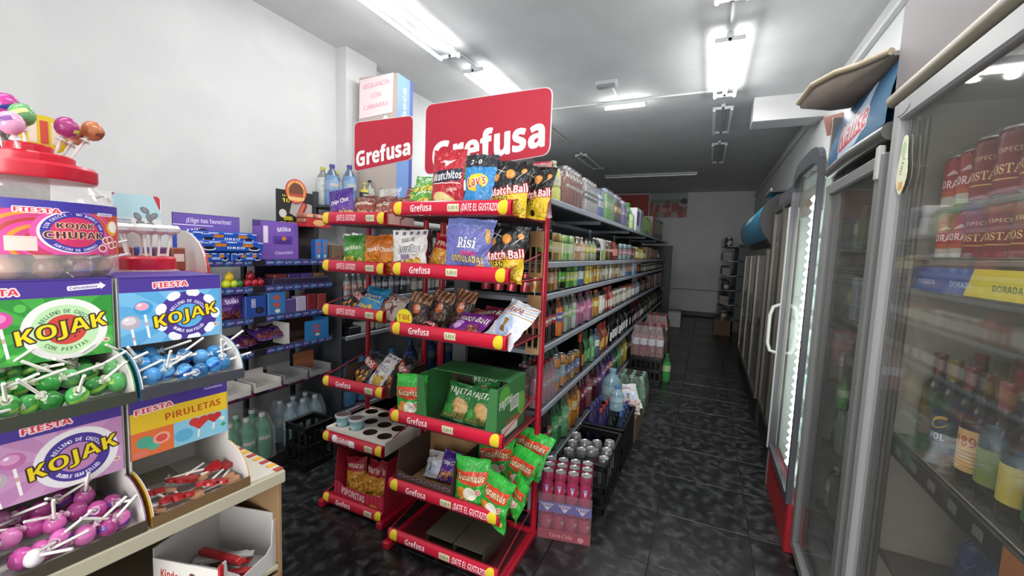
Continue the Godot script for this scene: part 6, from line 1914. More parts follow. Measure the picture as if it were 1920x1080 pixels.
func wallunit() -> void:
	var z0 := -2.36
	var z1 := -8.2
	var L := z0 - z1
	var zc := (z0 + z1) / 2
	var o := thing("wall_shelving", "grey wall shelving along the left wall beyond the sweets stand", "shelving", Vector3(-2.72, 0, zc))
	var gs := M("grey_shelf")
	var ys := [0.2, 0.42, 0.79, 1.07, 1.3, 1.41, 1.8]
	for i in ys.size():
		if i == 4 or i == 1:
			continue
		part(o, "shelf", lbox(Vector3(0, ys[i] - 0.016, 0), Vector3(0.46, 0.012, L), 0.002), M("grey_dark"))
		part(o, "shelf_edge", lbox(Vector3(0.235, ys[i] - 0.018, 0), Vector3(0.016, 0.036, L), 0.005), gs)
	for k in 5:
		part(o, "upright", lbox(Vector3(-0.11, 0.95, L / 2 - 0.02 - k * (L - 0.04) / 4), Vector3(0.04, 1.9, 0.03), 0.003), M("grey_dark"))
	part(o, "end_panel", lbox(Vector3(0.0, 0.6, L / 2 + 0.008), Vector3(0.4, 1.15, 0.012), 0.002), M("grey_dark"))
	var S := "wall shelving's top shelf"
	var y := 1.8
	for q in [["pet", ["d0d6d4", "dfe3e0", "d8cf3a"], 0.05, 0.3, -2.82, -2.44, "clear bottle with a yellow cap at the near end of the top shelf"], ["pet", ["6a94c8", "8fb0d8", "4a3fa4"], 0.056, 0.32, -2.74, -2.46, "left blue bottle with a violet cap"], ["pet", ["6a94c8", "8fb0d8", "4a3fa4"], 0.056, 0.33, -2.66, -2.56, "right blue bottle with a violet cap"], ["pet", ["d0d6d4", "dfe3e0", "d8cf3a"], 0.045, 0.3, -2.86, -2.62, "clear bottle with a yellow cap behind the blue bottles"], ["pet", ["d8c83a", "3a3424", "d8cf3a"], 0.036, 0.2, -2.56, -2.62, "small yellow bottle beside the blue bottles"], ["pet", ["c8d0c8", "d8dcd4", "2c2e32"], 0.042, 0.24, -2.62, -2.74, "left clear bottle with a black cap"], ["pet", ["c8d0c8", "d8dcd4", "2c2e32"], 0.042, 0.24, -2.56, -2.84, "right clear bottle with a black cap"]]:
		article("plastic_bottle", q[0], q[1], q[2], q[3], q[6] + " on the " + S if q[6].length() < 50 else q[6], "bottle", Vector3(q[4], y, q[5]))
	for i in 3:
		bag("film", Vector3(-2.56, y, -3.2 - 0.16 * i), 0.16, 0.2, 0.08, -6, 80, 0, "clear sweets bag on the wall shelving's top shelf, %s from the black caps" % ORD[i], "sweets_bag")
	# tall storage box with a hand-written note
	var b := thing("storage_box", "tall storage box on the wall shelving with a hand-written camera warning note", "carton", Vector3(-2.61, y, -2.92), deg_to_rad(4))
	var w := 0.39
	var hh := 1.11
	part(b, "body", lbox(Vector3(0, hh / 2, 0), Vector3(w, hh, 0.22), 0.004), M("f_b4a8a0", "b4a8a0", 0.7))
	var q1 := G.new()
	q1.quad(Vector3(-w / 2, hh - 0.62, 0.1108), Vector3(w / 2, hh - 0.62, 0.1108), Vector3(w / 2, hh, 0.1108), Vector3(-w / 2, hh, 0.1108))
	part(b, "print", q1, P("store_box", 0.6))
	var q2 := G.new()
	q2.quad(Vector3(w / 2 + 0.0008, 0, 0.11), Vector3(w / 2 + 0.0008, 0, -0.11), Vector3(w / 2 + 0.0008, hh, -0.11), Vector3(w / 2 + 0.0008, hh, 0.11))
	part(b, "side_print", q2, P("store_side", 0.6))
	var nt := thing("paper_note", "pale pink paper note with red hand lettering taped to the storage box", "note", b.position, b.rotation.y)
	var q3 := G.new()
	q3.prism(PackedVector2Array([Vector2(-0.19, hh - 0.34), Vector2(0.15, hh - 0.31), Vector2(0.155, hh + 0.005), Vector2(-0.185, hh - 0.02)]), 0.1125, 0.1145, Rect2(-0.19, hh - 0.34, 0.345, 0.345))
	part(nt, "sheet", q3, P("note", 0.7))
	# cans and bottles glimpsed between the racks
	S = "wall shelving's second shelf"
	runs(S, 1.41, -2.485, -2.38, [["can", ["d0d2d0", "b8504a", "d0d2d0"], 0.033, 0.17, 1, "white can with a red mark"], ["can", ["d4d6d8", "4a4c50", "d4d6d8"], 0.033, 0.18, 2, "white and black can"], ["can", ["1c1e20", "d0d2d4", "2a2c2e"], 0.033, 0.18, 4, "black can with a white mark"], ["can", ["c8983a", "e0c070", "2a2a2a"], 0.033, 0.19, 2, "gold can"], ["pet", ["8fa0b8", "c8d0dc", "3a4a6a"], 0.036, 0.19, 4, "grey-blue bottle"], ["can", ["a83038", "d8d4d0", "a83038"], 0.033, 0.17, 4, "red can"], ["jar", ["8a8478", "d0cabc", "5a5450"], 0.05, 0.17, 6, "jar with a pale label"]])
	S = "wall shelving's third shelf"
	runs(S, 1.07, -2.485, -2.38, [["pet", ["9aa4a8", "c87a74", "c8ccd0"], 0.03, 0.2, 5, "small red-labelled clear bottle"], ["pet", ["4a5058", "8a9098", "24262a"], 0.034, 0.2, 6, "dark bottle"], ["jar", ["7a7470", "c0b8b0", "4a4644"], 0.045, 0.16, 6, "grey jar"]])
	S = "wall shelving's fourth shelf"
	runs(S, 0.79, -2.485, -2.4, [["box", ["24242a", "34343c", "24242a"], 0.06, 0.06, 1, "flat black box"], ["box", ["b8bab8", "d0d0cc", "b8bab8"], 0.045, 0.08, 1, "small white box"], ["jar", ["b4b89a", "d8d8b8", "d0d4c8"], 0.04, 0.13, 1, "pale jar"], ["milk", ["b8b8b4", "a8a8a4", "c8c8c4"], 0.045, 0.16, 2, "white carton"], ["pet", ["7a8a84", "a8b0a8", "c8ccc8"], 0.035, 0.14, 5, "clear bottle"], ["jar", ["8a8a84", "b8b8b0", "6a6a64"], 0.05, 0.15, 5, "grey-green jar"]])
	# water packs and crate on the floor of the left aisle
	pack("water_pack", "pet", ["4c9c78", "5aa888", "c8d4cc", "green_pet"], 0.05, 0.3, 2, 4, "pack of clear green water bottles on the sweets stand's base, left of the black crate", Vector3(-2.58, 0.101, -1.56), "film", 0.0)
	crate("black plastic crate on the floor between two packs of water bottles", Vector3(-2.38, 0.0, -1.95), 0.2, 0.3, 0.22)
	pack("water_pack", "pet", ["8fb4c4", "a8c0cc", "c8d4dc", "water_pet"], 0.05, 0.29, 2, 3, "pack of clear water bottles behind the black crate on the sweets stand's base", Vector3(-2.6, 0.101, -2.03), "film", 0.0)
	for i in 4:
		article("water_bottle", "pet", ["5f97c4", "7aaed4", "3f7fc0", "blue_pet"], 0.085, 0.37, "large blue water bottle behind the smaller rack, %s from the left" % ORD[i], "bottle", Vector3(-2.6 + 0.005 * i, 0.201, -2.46 - 0.18 * i), "large blue water bottles behind the smaller rack")

func crate(label: String, at: Vector3, w: float, h: float, d: float) -> Node3D:
	var o := thing("plastic_crate", label, "crate", at)
	var m := M("black_crate")
	part(o, "bottom", lbox(Vector3(0, 0.008, 0), Vector3(w, 0.016, d), 0.003), m)
	for q in [[Vector3(w / 2 - 0.005, 0, 0), true], [Vector3(-w / 2 + 0.005, 0, 0), true], [Vector3(0, 0, d / 2 - 0.005), false], [Vector3(0, 0, -d / 2 + 0.005), false]]:
		var ln: float = d if q[1] else w
		var g := G.new()
		for yy in [0.03, h * 0.5, h - 0.02]:
			g.box(q[0] + Vector3(0, yy, 0), Vector3(0.01, 0.04, ln) if q[1] else Vector3(ln, 0.04, 0.01), 0.002)
		var k := int(ln / 0.06)
		for i in k + 1:
			var off := -ln / 2 + 0.012 + i * (ln - 0.024) / k
			g.box(q[0] + (Vector3(0, h / 2, off) if q[1] else Vector3(off, h / 2, 0)), Vector3(0.008, h, 0.02) if q[1] else Vector3(0.02, h, 0.008), 0.001)
		part(o, "side_wall", g, m)
	part(o, "rim", G.new().box(Vector3(w / 2 - 0.006, h - 0.004, 0), Vector3(0.022, 0.014, d), 0.004).box(Vector3(-w / 2 + 0.006, h - 0.004, 0), Vector3(0.022, 0.014, d), 0.004).box(Vector3(0, h - 0.004, d / 2 - 0.006), Vector3(w, 0.014, 0.022), 0.004).box(Vector3(0, h - 0.004, -d / 2 + 0.006), Vector3(w, 0.014, 0.022), 0.004), m)
	return o

func floor_goods() -> void:
	# pink can pack in front
	var t := deg_to_rad(12)
	var o := thing("can_pack", "two-layer pack of pink-red cans with a blue band beside the large rack", "can pack", Vector3(-0.6, 0.0, -2.11), t)
	var r := 0.033
	var h := 0.168
	var pr := parts_of("can", ["b8365c", "c4506f", "b8365c"], r, h)
	var pz := G.new().lathe([Vector2(r * 1.012, h * 0.35), Vector2(r * 1.012, h * 0.78)], 10, Vector3.ZERO, Basis(), -0.8, 0.8).mesh()
	for l in 2:
		for iz in 3:
			for ix in 4:
				if l == 0 and iz == 1 and ix in [1, 2]:
					continue
				var p := Vector3((ix - 1.5) * 0.0665, 0.014 + l * (h + 0.006), (1 - iz) * 0.0665)
				var b := part(o, "can", pr[0][1], pr[0][2], p)
				part(b, "lid", pr[1][1], pr[1][2])
				if l == 1 and iz == 0:
					part(b, "print", pz, P("zam", 0.3))
	part(o, "base_tray", lbox(Vector3(0, 0.006, 0), Vector3(0.272, 0.012, 0.206), 0.002), M("base_red", "7a2030", 0.5))
	var bd := G.new()
	bd.quad(Vector3(-0.137, 0.15, 0.1035), Vector3(0.137, 0.15, 0.1035), Vector3(0.137, 0.205, 0.1035), Vector3(-0.137, 0.205, 0.1035))
	part(o, "blue_band", bd, P("zam_band", 0.35))
	var cb := G.new()
	cb.quad(Vector3(-0.137, 0.0, 0.1035), Vector3(0.137, 0.0, 0.1035), Vector3(0.137, 0.055, 0.1035), Vector3(-0.137, 0.055, 0.1035))
	part(o, "printed_skirt", cb, P("coke_base", 0.35))
	var fm := G.new()
	for q in [[Vector3(-0.1375, 0, 0.104), Vector3(0.1375, 0, 0.104)], [Vector3(0.1375, 0, 0.104), Vector3(0.1375, 0, -0.104)], [Vector3(-0.1375, 0, -0.104), Vector3(-0.1375, 0, 0.104)]]:
		fm.quad(q[0], q[1], q[1] + Vector3(0, 0.25, 0), q[0] + Vector3(0, 0.25, 0))
	part(o, "shrink_film", fm, M("film_pink", "d8a0ae", 0.12, 0.0, false, 0.16))
	# crates along the gondola base
	crate("black plastic crate of loose cans on the floor behind the pink can pack", Vector3(-0.585, 0, -2.56), 0.29, 0.3, 0.5)
	for i in 12:
		article("drink_can", "can", ["8a8c90", "a84a5c", "9a9c9e"], 0.033, 0.168, "silver topped can in the near black crate, %s in order" % ORD[i], "can", Vector3(-0.685 + 0.068 * (i % 4) + 0.01 * (i % 2), 0.14 + 0.02 * (i % 3), -2.4 - 0.075 * (i / 4)), "silver topped cans in the near black crate", 0.3 * i)
	crate("black plastic crate of purple and blue bottles, second along the gondola", Vector3(-0.585, 0, -3.12), 0.29, 0.3, 0.52)
	for i in 16:
		article("plastic_bottle", "pet", [["3a2f7a", "5a4a9c", "4a3fa4"], ["24365a", "3f5fae", "3a5fb8"], ["1c2c24", "2f4a3c", "2a3a34"], ["3a2f7a", "4a3f94", "b83a3a"]][(i * 7) % 4], 0.032, 0.33, ["bottle with a violet cap", "bottle with a blue cap", "bottle with a dark green cap", "bottle with a red cap"][(i * 7) % 4] + " in the second black crate, %s in order" % ORD[i], "bottle", Vector3(-0.69 + 0.07 * (i % 4), 0.06, -2.95 - 0.09 * (i / 4)), "bottles in the second black crate")
	article("water_bottle", "pet", ["7fb0cc", "9cc0d8", "3f6fc8", "water_pet"], 0.05, 0.17, "small squat blue water bottle standing on the second crate's bottles", "bottle", Vector3(-0.52, 0.392, -2.99))
	article("water_jug", "pet", ["8fb4c4", "a4c0cc", "7fa8c4", "water_pet"], 0.085, 0.34, "large pale blue water jug with a moulded handle behind the second crate", "bottle", Vector3(-0.66, 0.2, -3.52))
	var ht := thing("goods_carton", "low brown carton under the water jug on the floor", "carton", Vector3(-0.6, 0, -3.62))
	part(ht, "body", lbox(Vector3(0, 0.098, 0), Vector3(0.34, 0.196, 0.44), 0.003), M("kraft_dark"))
	part(ht, "tape", lbox(Vector3(0, 0.1965, 0), Vector3(0.05, 0.001, 0.44)), M("tape"))
	bag("bag_silver", Vector3(-0.5, 0.2, -3.6), 0.2, 0.24, 0.06, -50, 30, 0, "silver snack bag lying beside the water jug", "snack_bag")
	bag("bag_mix", Vector3(-0.49, 0.2, -3.47), 0.16, 0.12, 0.05, -20, 10, 0, "small pinkish bag in front of the silver bag", "snack_bag")
	pack("bottle_pack", "pet", ["4f9c6a", "5fb07a", "8fb8a0"], 0.045, 0.36, 3, 3, "shrink-wrapped pack of green bottles on the floor in the aisle", Vector3(-0.58, 0.0, -4.15))
	var rc := crate("dark red plastic crate further down the aisle", Vector3(-0.58, 0, -5.3), 0.36, 0.3, 0.44)
	pack("bottle_pack", "pet", ["8a3a44", "d8d4e4", "8a4a58"], 0.045, 0.36, 4, 4, "shrink-wrapped pack of red bottles with white labels on the dark crate", Vector3(-0.58, 0.31, -5.3))
	article("plastic_bottle", "pet", ["3f9c4a", "b8d89a", "3a8a44"], 0.05, 0.34, "single green bottle on the floor right of the dark red crate", "bottle", Vector3(-0.36, 0.0, -5.3))
	pack("bottle_pack", "pet", ["a8282c", "c84a44", "a83030"], 0.05, 0.34, 3, 4, "shrink-wrapped pack of bright red bottles far down the aisle", Vector3(-0.6, 0.32, -6.4))
	var b2 := thing("goods_carton", "brown carton under the bright red bottles far down the aisle", "carton", Vector3(-0.6, 0, -6.4))
	part(b2, "body", lbox(Vector3(0, 0.158, 0), Vector3(0.34, 0.316, 0.5), 0.003), M("kraft_dark"))
	part(b2, "tape", lbox(Vector3(0, 0.3165, 0), Vector3(0.05, 0.001, 0.5)), M("tape"))
	var wb := thing("goods_carton", "small white box on the floor at the far end of the aisle", "carton", Vector3(-0.62, 0, -9.75))
	part(wb, "body", lbox(Vector3(0, 0.16, 0), Vector3(0.36, 0.32, 0.36), 0.004), M("f_b8bab8", "b8bab8", 0.7))
	part(wb, "lid", lbox(Vector3(0, 0.33, 0), Vector3(0.37, 0.03, 0.37), 0.004), M("f_8a8c8c", "8a8c8c", 0.7))
	# stock shelf in the far right corner
	var sh := thing("corner_shelving", "dark shelving of small goods in the far right corner", "shelving", Vector3(0.6, 0, -10.4))
	for i in 6:
		part(sh, "shelf", lbox(Vector3(0, 0.25 + 0.3 * i, 0), Vector3(0.5, 0.02, 1.5), 0.003), M("grey_shelf"))
	for z in [-0.74, 0.74]:
		part(sh, "side_frame", lbox(Vector3(0.1, 0.9, z), Vector3(0.3, 1.8, 0.02), 0.003), M("grey_dark"))
	for lv in 6:
		runs("corner shelving, %s level up" % ORD[lv], 0.26 + 0.3 * lv, 0.46, -9.66, [[["jar", "box", "jar", "milk", "box", "jar"][lv], [["5a5450", "b8b0a4", "8a8478"], ["6a5a48", "a08a70", "4a4038"], ["4a4c50", "c0c0b8", "6a6a6a"]][lv % 3], 0.07, 0.17, 5, "small brown-grey article"], [["box", "jar", "milk", "jar", "jar", "box"][lv], [["7a7468", "c8c0b0", "5a544c"], ["3a3c40", "8a8c90", "5a5c60"], ["8a7a5a", "b0a080", "6a5c44"]][lv % 3], 0.08, 0.18, 4, "small tan article"]])
	var bx := thing("goods_carton", "brown carton on the floor before the corner shelving", "carton", Vector3(0.34, 0, -9.36))
	part(bx, "body", lbox(Vector3(0, 0.15, 0), Vector3(0.3, 0.3, 0.5), 0.003), M("kraft_dark"))
	part(bx, "tape", lbox(Vector3(0, 0.3005, 0), Vector3(0.05, 0.001, 0.5)), M("tape"))

# ------------------------------------------------------------------ drink fridges along the right wall
func fridge_body(o: Node3D, d: float, z0: float, z1: float, y0: float, y1: float, inner: Material, outer: Material) -> void:
	# open-fronted cabinet; local x runs from the door (0) to the wall (d)
	var zc := (z0 + z1) / 2
	var L := z0 - z1
	var t := 0.03
	part(o, "back_wall", lbox(Vector3(d - t / 2, (y0 + y1) / 2, zc), Vector3(t, y1 - y0, L)), inner)
	part(o, "side_wall", lbox(Vector3(d / 2 + 0.02, (y0 + y1) / 2, z0 - t / 2), Vector3(d - 0.04, y1 - y0, t)), inner)
	part(o, "side_wall", lbox(Vector3(d / 2 + 0.02, (y0 + y1) / 2, z1 + t / 2), Vector3(d - 0.04, y1 - y0, t)), inner)
	part(o, "outer_side", lbox(Vector3(d / 2 + 0.02, (y0 + y1) / 2, z0 + 0.002), Vector3(d - 0.04, y1 - y0, 0.004)), outer)
	part(o, "outer_side", lbox(Vector3(d / 2 + 0.02, (y0 + y1) / 2, z1 - 0.002), Vector3(d - 0.04, y1 - y0, 0.004)), outer)
	part(o, "roof", lbox(Vector3(d / 2 + 0.02, y1 - t / 2, zc), Vector3(d - 0.04, t, L)), inner)
	part(o, "floor_panel", lbox(Vector3(d / 2 + 0.02, y0 + t / 2, zc), Vector3(d - 0.04, t, L)), inner)

func door(o: Node3D, z0: float, z1: float, y0: float, y1: float, st: float, rail: float, frame: Material, gl: Material, dx := 0.0) -> void:
	var zc := (z0 + z1) / 2
	var L := z0 - z1
	var dp := 0.036
	part(o, "door_stile", lbox(Vector3(dx, (y0 + y1) / 2, z0 - st / 2), Vector3(dp, y1 - y0, st), 0.006), frame)
	part(o, "door_stile", lbox(Vector3(dx, (y0 + y1) / 2, z1 + st / 2), Vector3(dp, y1 - y0, st), 0.006), frame)
	part(o, "door_rail", lbox(Vector3(dx, y1 - rail / 2, zc), Vector3(dp, rail, L - st * 2), 0.006), frame)
	part(o, "door_rail", lbox(Vector3(dx, y0 + rail / 2, zc), Vector3(dp, rail, L - st * 2), 0.006), frame)
	for q in [z0 - st - 0.008, z1 + st + 0.008]:
		part(o, "gasket", lbox(Vector3(dx + 0.012, (y0 + y1) / 2, q), Vector3(0.012, y1 - y0 - rail * 2, 0.016), 0.002), M("gasket", "3a3b3c", 0.6))
	part(o, "glass_pane", lbox(Vector3(dx + 0.002, (y0 + y1) / 2, zc), Vector3(0.008, y1 - y0 - rail * 2, L - st * 2)), gl)

func fridges() -> void:
	var X := 0.5
	var wall := 0.9
	var beige := M("inner_beige", "a8a296", 0.6)
	var grey := M("inner_grey", "7f8480", 0.6)
	var white := M("frame_white", "97999a", 0.4)
	var glass := M("glass")
	# ---- near beer fridge
	var d := wall - X
	var o := thing("drinks_fridge", "nearest fridge on the right with a pale frame, holding beer", "fridge", Vector3(X, 0, 0))
	fridge_body(o, d + 0.0, -0.72, -1.69, 0.15, 2.0, beige, white)
	door(o, -0.73, -1.69, 0.16, 1.985, 0.05, 0.06, white, glass)
	part(o, "plinth", lbox(Vector3(0.2, 0.075, -1.205), Vector3(0.36, 0.15, 0.95), 0.004), M("black"))
	part(o, "inner_frame", lbox(Vector3(0.025, 1.07, -1.645), Vector3(0.012, 1.7, 0.03), 0.003), M("steel"))
	part(o, "inner_frame", lbox(Vector3(0.035, 1.07, -1.6), Vector3(0.01, 1.7, 0.02), 0.003), M("steel"))
	var hd := part(o, "header_panel", lbox(Vector3(0.02, 2.165, -1.228), Vector3(0.05, 0.28, 1.026), 0.006), M("header_brown", "6b6567", 0.5))
	var hq := G.new()
	hq.quad(Vector3(-0.0058, 2.03, -1.74), Vector3(-0.0058, 2.03, -0.72), Vector3(-0.0058, 2.3, -0.72), Vector3(-0.0058, 2.3, -1.74))
	part(hd, "chalk_strokes", hq, P("chalk", 0.6))
	part(o, "header_bar", G.new().tube([Vector3(-0.004, 2.012, -0.72), Vector3(-0.004, 2.012, -1.74)], 0.022, 12), M("bar_tan", "8d8878", 0.5))
	var bq := G.new().lathe([Vector2(0, 0), Vector2(0.05, 0), Vector2(0.05, 0.001), Vector2(0, 0.0012)], 20, Vector3(-0.0185, 1.955, -1.62), Basis(Vector3.BACK, PI / 2) * Basis.from_scale(Vector3(0.35, 1, 1)))
	part(o, "maker_badge", bq, M("badge_grey", "9a9c9d", 0.4))
	for q in [[1.652, "glass_shelf"], [1.517, "wire_shelf"], [0.985, "wire_shelf"], [0.6, "wire_shelf"]]:
		part(o, q[1], lbox(Vector3(0.21, q[0] - 0.006, -1.205), Vector3(0.29, 0.008, 0.9), 0.002), M("steel") if q[1] == "wire_shelf" else M("glass"))
		part(o, "shelf_lip", lbox(Vector3(0.062, q[0] - 0.006, -1.205), Vector3(0.008, 0.014, 0.9), 0.002), M("steel"))
	var sq := G.new()
	sq.quad(Vector3(0.055, 1.435, -1.64), Vector3(0.055, 1.435, -0.78), Vector3(0.055, 1.498, -0.78), Vector3(0.055, 1.498, -1.64), Vector2(0, 1), Vector2(1, 0))
	part(o, "price_strip", sq, P("beer_strip", 0.4))
	var lip := part(o, "bottle_shelf_strip", lbox(Vector3(0.05, 0.955, -1.205), Vector3(0.008, 0.06, 0.9), 0.003), M("strip_black", "1e2022", 0.3))
	for i in 6:
		part(lip, "price_label", lbox(Vector3(0.0455, 0.955, -1.56 + i * 0.1), Vector3(0.001, 0.022, 0.035)), M("label_grey", "6a6c6c", 0.5))
	part(lip, "orange_label", lbox(Vector3(0.0452, 0.945, -1.02), Vector3(0.001, 0.07, 0.12)), M("label_orange", "b06a34", 0.5))
	var stk := thing("shaped_sticker", "pale green shaped sticker on the inside edge of the nearest fridge door", "sticker", Vector3(X + 0.012, 1.79, -1.606))
	var pts := PackedVector2Array()
	for i in 24:
		var a := TAU * i / 24
		pts.append(Vector2(sin(a) * (0.032 + 0.007 * cos(3.0 * a)), cos(a) * 0.085))
	part(stk, "sticker", G.new().prism(pts, -0.001, 0.001, Rect2(-0.039, -0.085, 0.078, 0.17), Transform3D(Basis(Vector3.UP, -PI / 2), Vector3(-0.0195, 0, 0))), P("sticker", 0.5))
	var hand := part(o, "door_handle", G.new().tube([Vector3(-0.018, 1.3, -0.75), Vector3(-0.06, 1.28, -0.75), Vector3(-0.06, 0.95, -0.75), Vector3(-0.018, 0.93, -0.75)], 0.012, 10), M("black"))
	# beer cans
	for lv in 2:
		for i in 8:
			var tost := (lv == 0 and i > 1) or (lv == 1 and i > 1)
			var rr := 0.033 if i < 2 else 0.041
			var hh: float = [0.125, 0.142][lv] if i < 2 else [0.128, 0.152][lv]
			var z := -1.55 + (0.074 * i if i < 2 else 0.16 + 0.09 * (i - 2))
			var c := thing("beer_can", ("%s beer can on the fridge's %s can shelf, %s from the left") % ["dark red" if tost else "bright red", ["lower", "upper"][lv], ORD[i]], "can", Vector3(X + 0.1, [1.52, 1.655][lv], z), deg_to_rad(-48), "beer cans on the %s can shelf" % ["lower", "upper"][lv])
			var pp := parts_of("can", ["7a1f24", "7a1f24", "7a1f24"] if tost else ["a82a2c", "a82a2c", "a82a2c"], rr, hh)
			part(c, "body", pp[0][1], pp[0][2])
			part(c, "lid", pp[1][1], pp[1][2])
			part(c, "print", G.new().lathe([Vector2(rr * 1.012, hh * 0.05), Vector2(rr * 1.012, hh * 0.9)], 14, Vector3.ZERO, Basis(), -1.5, 1.5), P("can_tostada" if tost else "can_dorada", 0.3))
	# beer bottles
	var bl := [[-1.58, 0.1, ["1a1410", "5a4030", "7a2c28"], "", "brown bottle with a red foil neck at the left of the bottle shelf"], [-1.5, 0.1, ["16181c", "232a48", "8a7030"], "beer_voll", "dark bottle with a navy label and gold ring on the bottle shelf"], [-1.42, 0.1, ["122018", "1c3424", "7a302c"], "", "dark green bottle between the navy and the cream labels"], [-1.34, 0.09, ["24180e", "d9b36a", "3a2a1c"], "beer_1890", "brown bottle with a cream label and a red number on the bottle shelf"], [-1.26, 0.09, ["2a2010", "7a8a3a", "8a4a4c"], "", "bottle with an olive label and a reddish neck wrap"], [-1.18, 0.09, ["2a2010", "c8b848", "8a4a4c"], "", "bottle with a yellow label, rightmost in view on the bottle shelf"], [-1.1, 0.09, ["122018", "3f6a3a", "c8c0a8"], "", "green bottle near the hinge side of the bottle shelf"]]
	for q in bl:
		var c := thing("beer_bottle", q[4], "bottle", Vector3(X + q[1] + 0.02, 0.986, q[0]), deg_to_rad(-52))
		for pp in parts_of("wine", q[2], 0.034, 0.27):
			if pp[0] == "label" and q[3]:
				part(c, "label", G.new().lathe([Vector2(0.0345, 0.035), Vector2(0.0345, 0.135)], 14, Vector3.ZERO, Basis(), -1.1, 1.1), P(q[3], 0.4))
			elif pp[0] == "label":
				part(c, "label", G.new().col(C(q[2][1])).lathe([Vector2(0.0345, 0.04), Vector2(0.0345, 0.12)], 12, Vector3.ZERO, Basis(), -1.3, 1.3), M("vc"))
			else:
				part(c, pp[0], pp[1], pp[2])
	for i in 12:
		article("beer_bottle", "wine", [["1a1410", "5a2a24", "8a302a"], ["14201a", "24402c", "3a5a44"]][i % 2], 0.032, 0.28, "dark beer bottle in the rear rows of the bottle shelf, %s in order" % ORD[i], "bottle", Vector3(X + 0.2 + 0.08 * (i / 6), 0.986, -1.57 + 0.085 * (i % 6)), "beer bottles in the rear rows")
	bag("bag_navy", Vector3(X + 0.15, 0.606, -1.36), 0.16, 0.24, 0.1, -4, -90, 0, "dark blue bag on the shelf below the bottles", "drink_bag")
	for i in 7:
		article("drink_can", "can", [["24362c", "3a5a44", "2a3a30"], ["7a2428", "8a3a34", "6a2024"], ["34508a", "4a6aa8", "34508a"]][i % 3], 0.033, 0.16, "dim can on the shelf below the beer bottles, %s from the left" % ORD[i], "can", Vector3(X + 0.13, 0.606, -1.24 + 0.072 * i), "dim cans below the beer bottles")
	# ---- second fridge with the blue header
	o = thing("drinks_fridge", "grey framed fridge with a blue ice cream header, second from the right", "fridge", Vector3(X, 0, 0))
	var fr := M("frame_grey", "727473", 0.4)
	fridge_body(o, d, -1.745, -2.46, 0.12, 1.97, grey, fr)
	door(o, -1.745, -2.46, 0.06, 1.86, 0.055, 0.05, fr, glass)
	part(o, "inner_frame", lbox(Vector3(0.03, 0.96, -2.39), Vector3(0.012, 1.68, 0.02), 0.003), M("steel"))
	part(o, "plinth", lbox(Vector3(0.2, 0.03, -2.1), Vector3(0.36, 0.06, 0.7), 0.004), fr)
	var hq2 := G.new()
	for i in 6:
		var a0 := lerpf(0.0, 0.5, i / 6.0)
		var a1 := lerpf(0.0, 0.5, (i + 1) / 6.0)
		hq2.quad(Vector3(-0.02 + 0.3 * (1 - cos(a0)) * 1.0, 1.95 + 0.22 * a0 / 0.5, -2.455), Vector3(-0.02 + 0.3 * (1 - cos(a0)), 1.95 + 0.22 * a0 / 0.5, -1.75), Vector3(-0.02 + 0.3 * (1 - cos(a1)), 1.95 + 0.22 * a1 / 0.5, -1.75), Vector3(-0.02 + 0.3 * (1 - cos(a1)), 1.95 + 0.22 * a1 / 0.5, -2.455), Vector2(0, 1.0 - i / 6.0), Vector2(1, 1.0 - (i + 1) / 6.0), 2)
	part(o, "header_print", hq2, P("kalise", 0.4))
	part(o, "header_box", lbox(Vector3(0.14, 2.06, -2.1025), Vector3(0.24, 0.22, 0.71), 0.004), M("header_blue", "18567c", 0.5))
	part(o, "header_trim", G.new().tube([Vector3(0.0, 1.925, -1.745), Vector3(-0.012, 1.925, -2.1), Vector3(0.0, 1.925, -2.46)], 0.03, 12), M("trim_grey", "5a5a58", 0.35))
	part(o, "header_edge", lbox(Vector3(0.0, 2.06, -2.463), Vector3(0.04, 0.23, 0.012), 0.003), M("steel"))
	for i in 5:
		var y := 0.35 + 0.3 * i
		part(o, "wire_shelf", lbox(Vector3(0.21, y, -2.1), Vector3(0.3, 0.008, 0.64), 0.002), M("steel"))
		for k in 6:
			var cl: Array = [["8fa08a", "c8d0b8", "d8dcd4"], ["6a7a5a", "a8b07a", "5a6a50"], ["9aa0a8", "c8ccd4", "7a88a0"], ["5a5f5a", "8a9088", "3a403c"]][(i * 3 + k) % 4]
			article("chilled_carton" if k % 2 else "chilled_bottle", "milk" if k % 2 else "pet", cl, 0.04, 0.2, "chilled article in the blue-header fridge, %s shelf up, %s from left" % [ORD[i], ORD[k]], "drink", Vector3(X + 0.12, y + 0.005, -2.36 + 0.1 * k), "chilled articles in the blue-header fridge")
	part(o, "hinge_cover", lbox(Vector3(-0.015, 1.83, -1.775), Vector3(0.02, 0.11, 0.03), 0.004), M("cover_white", "b0b0ae", 0.4))
	# crumpled card on top of the second fridge
	var ck := thing("bent_card", "bent grey-brown cardboard sheets lying over the blue fridge header", "cardboard", Vector3(X, 2.175, -2.12))
	var cg := M("card_grey", "8c8379", 0.85)
	var off := Vector3(X, 2.175, -2.12)
	var rows := []
	var lo := [Vector3(0.335, 2.2, -2.36), Vector3(0.38, 2.186, -2.26), Vector3(0.43, 2.18, -2.12), Vector3(0.46, 2.176, -1.95), Vector3(0.5, 2.176, -1.8)]
	var up := [Vector3(0.325, 2.225, -2.36), Vector3(0.35, 2.252, -2.22), Vector3(0.4, 2.24, -2.07), Vector3(0.44, 2.212, -1.95), Vector3(0.49, 2.19, -1.8)]
	var bk := [Vector3(0.46, 2.215, -2.4), Vector3(0.6, 2.245, -2.34), Vector3(0.7, 2.24, -2.2), Vector3(0.74, 2.22, -2.0), Vector3(0.74, 2.2, -1.82)]
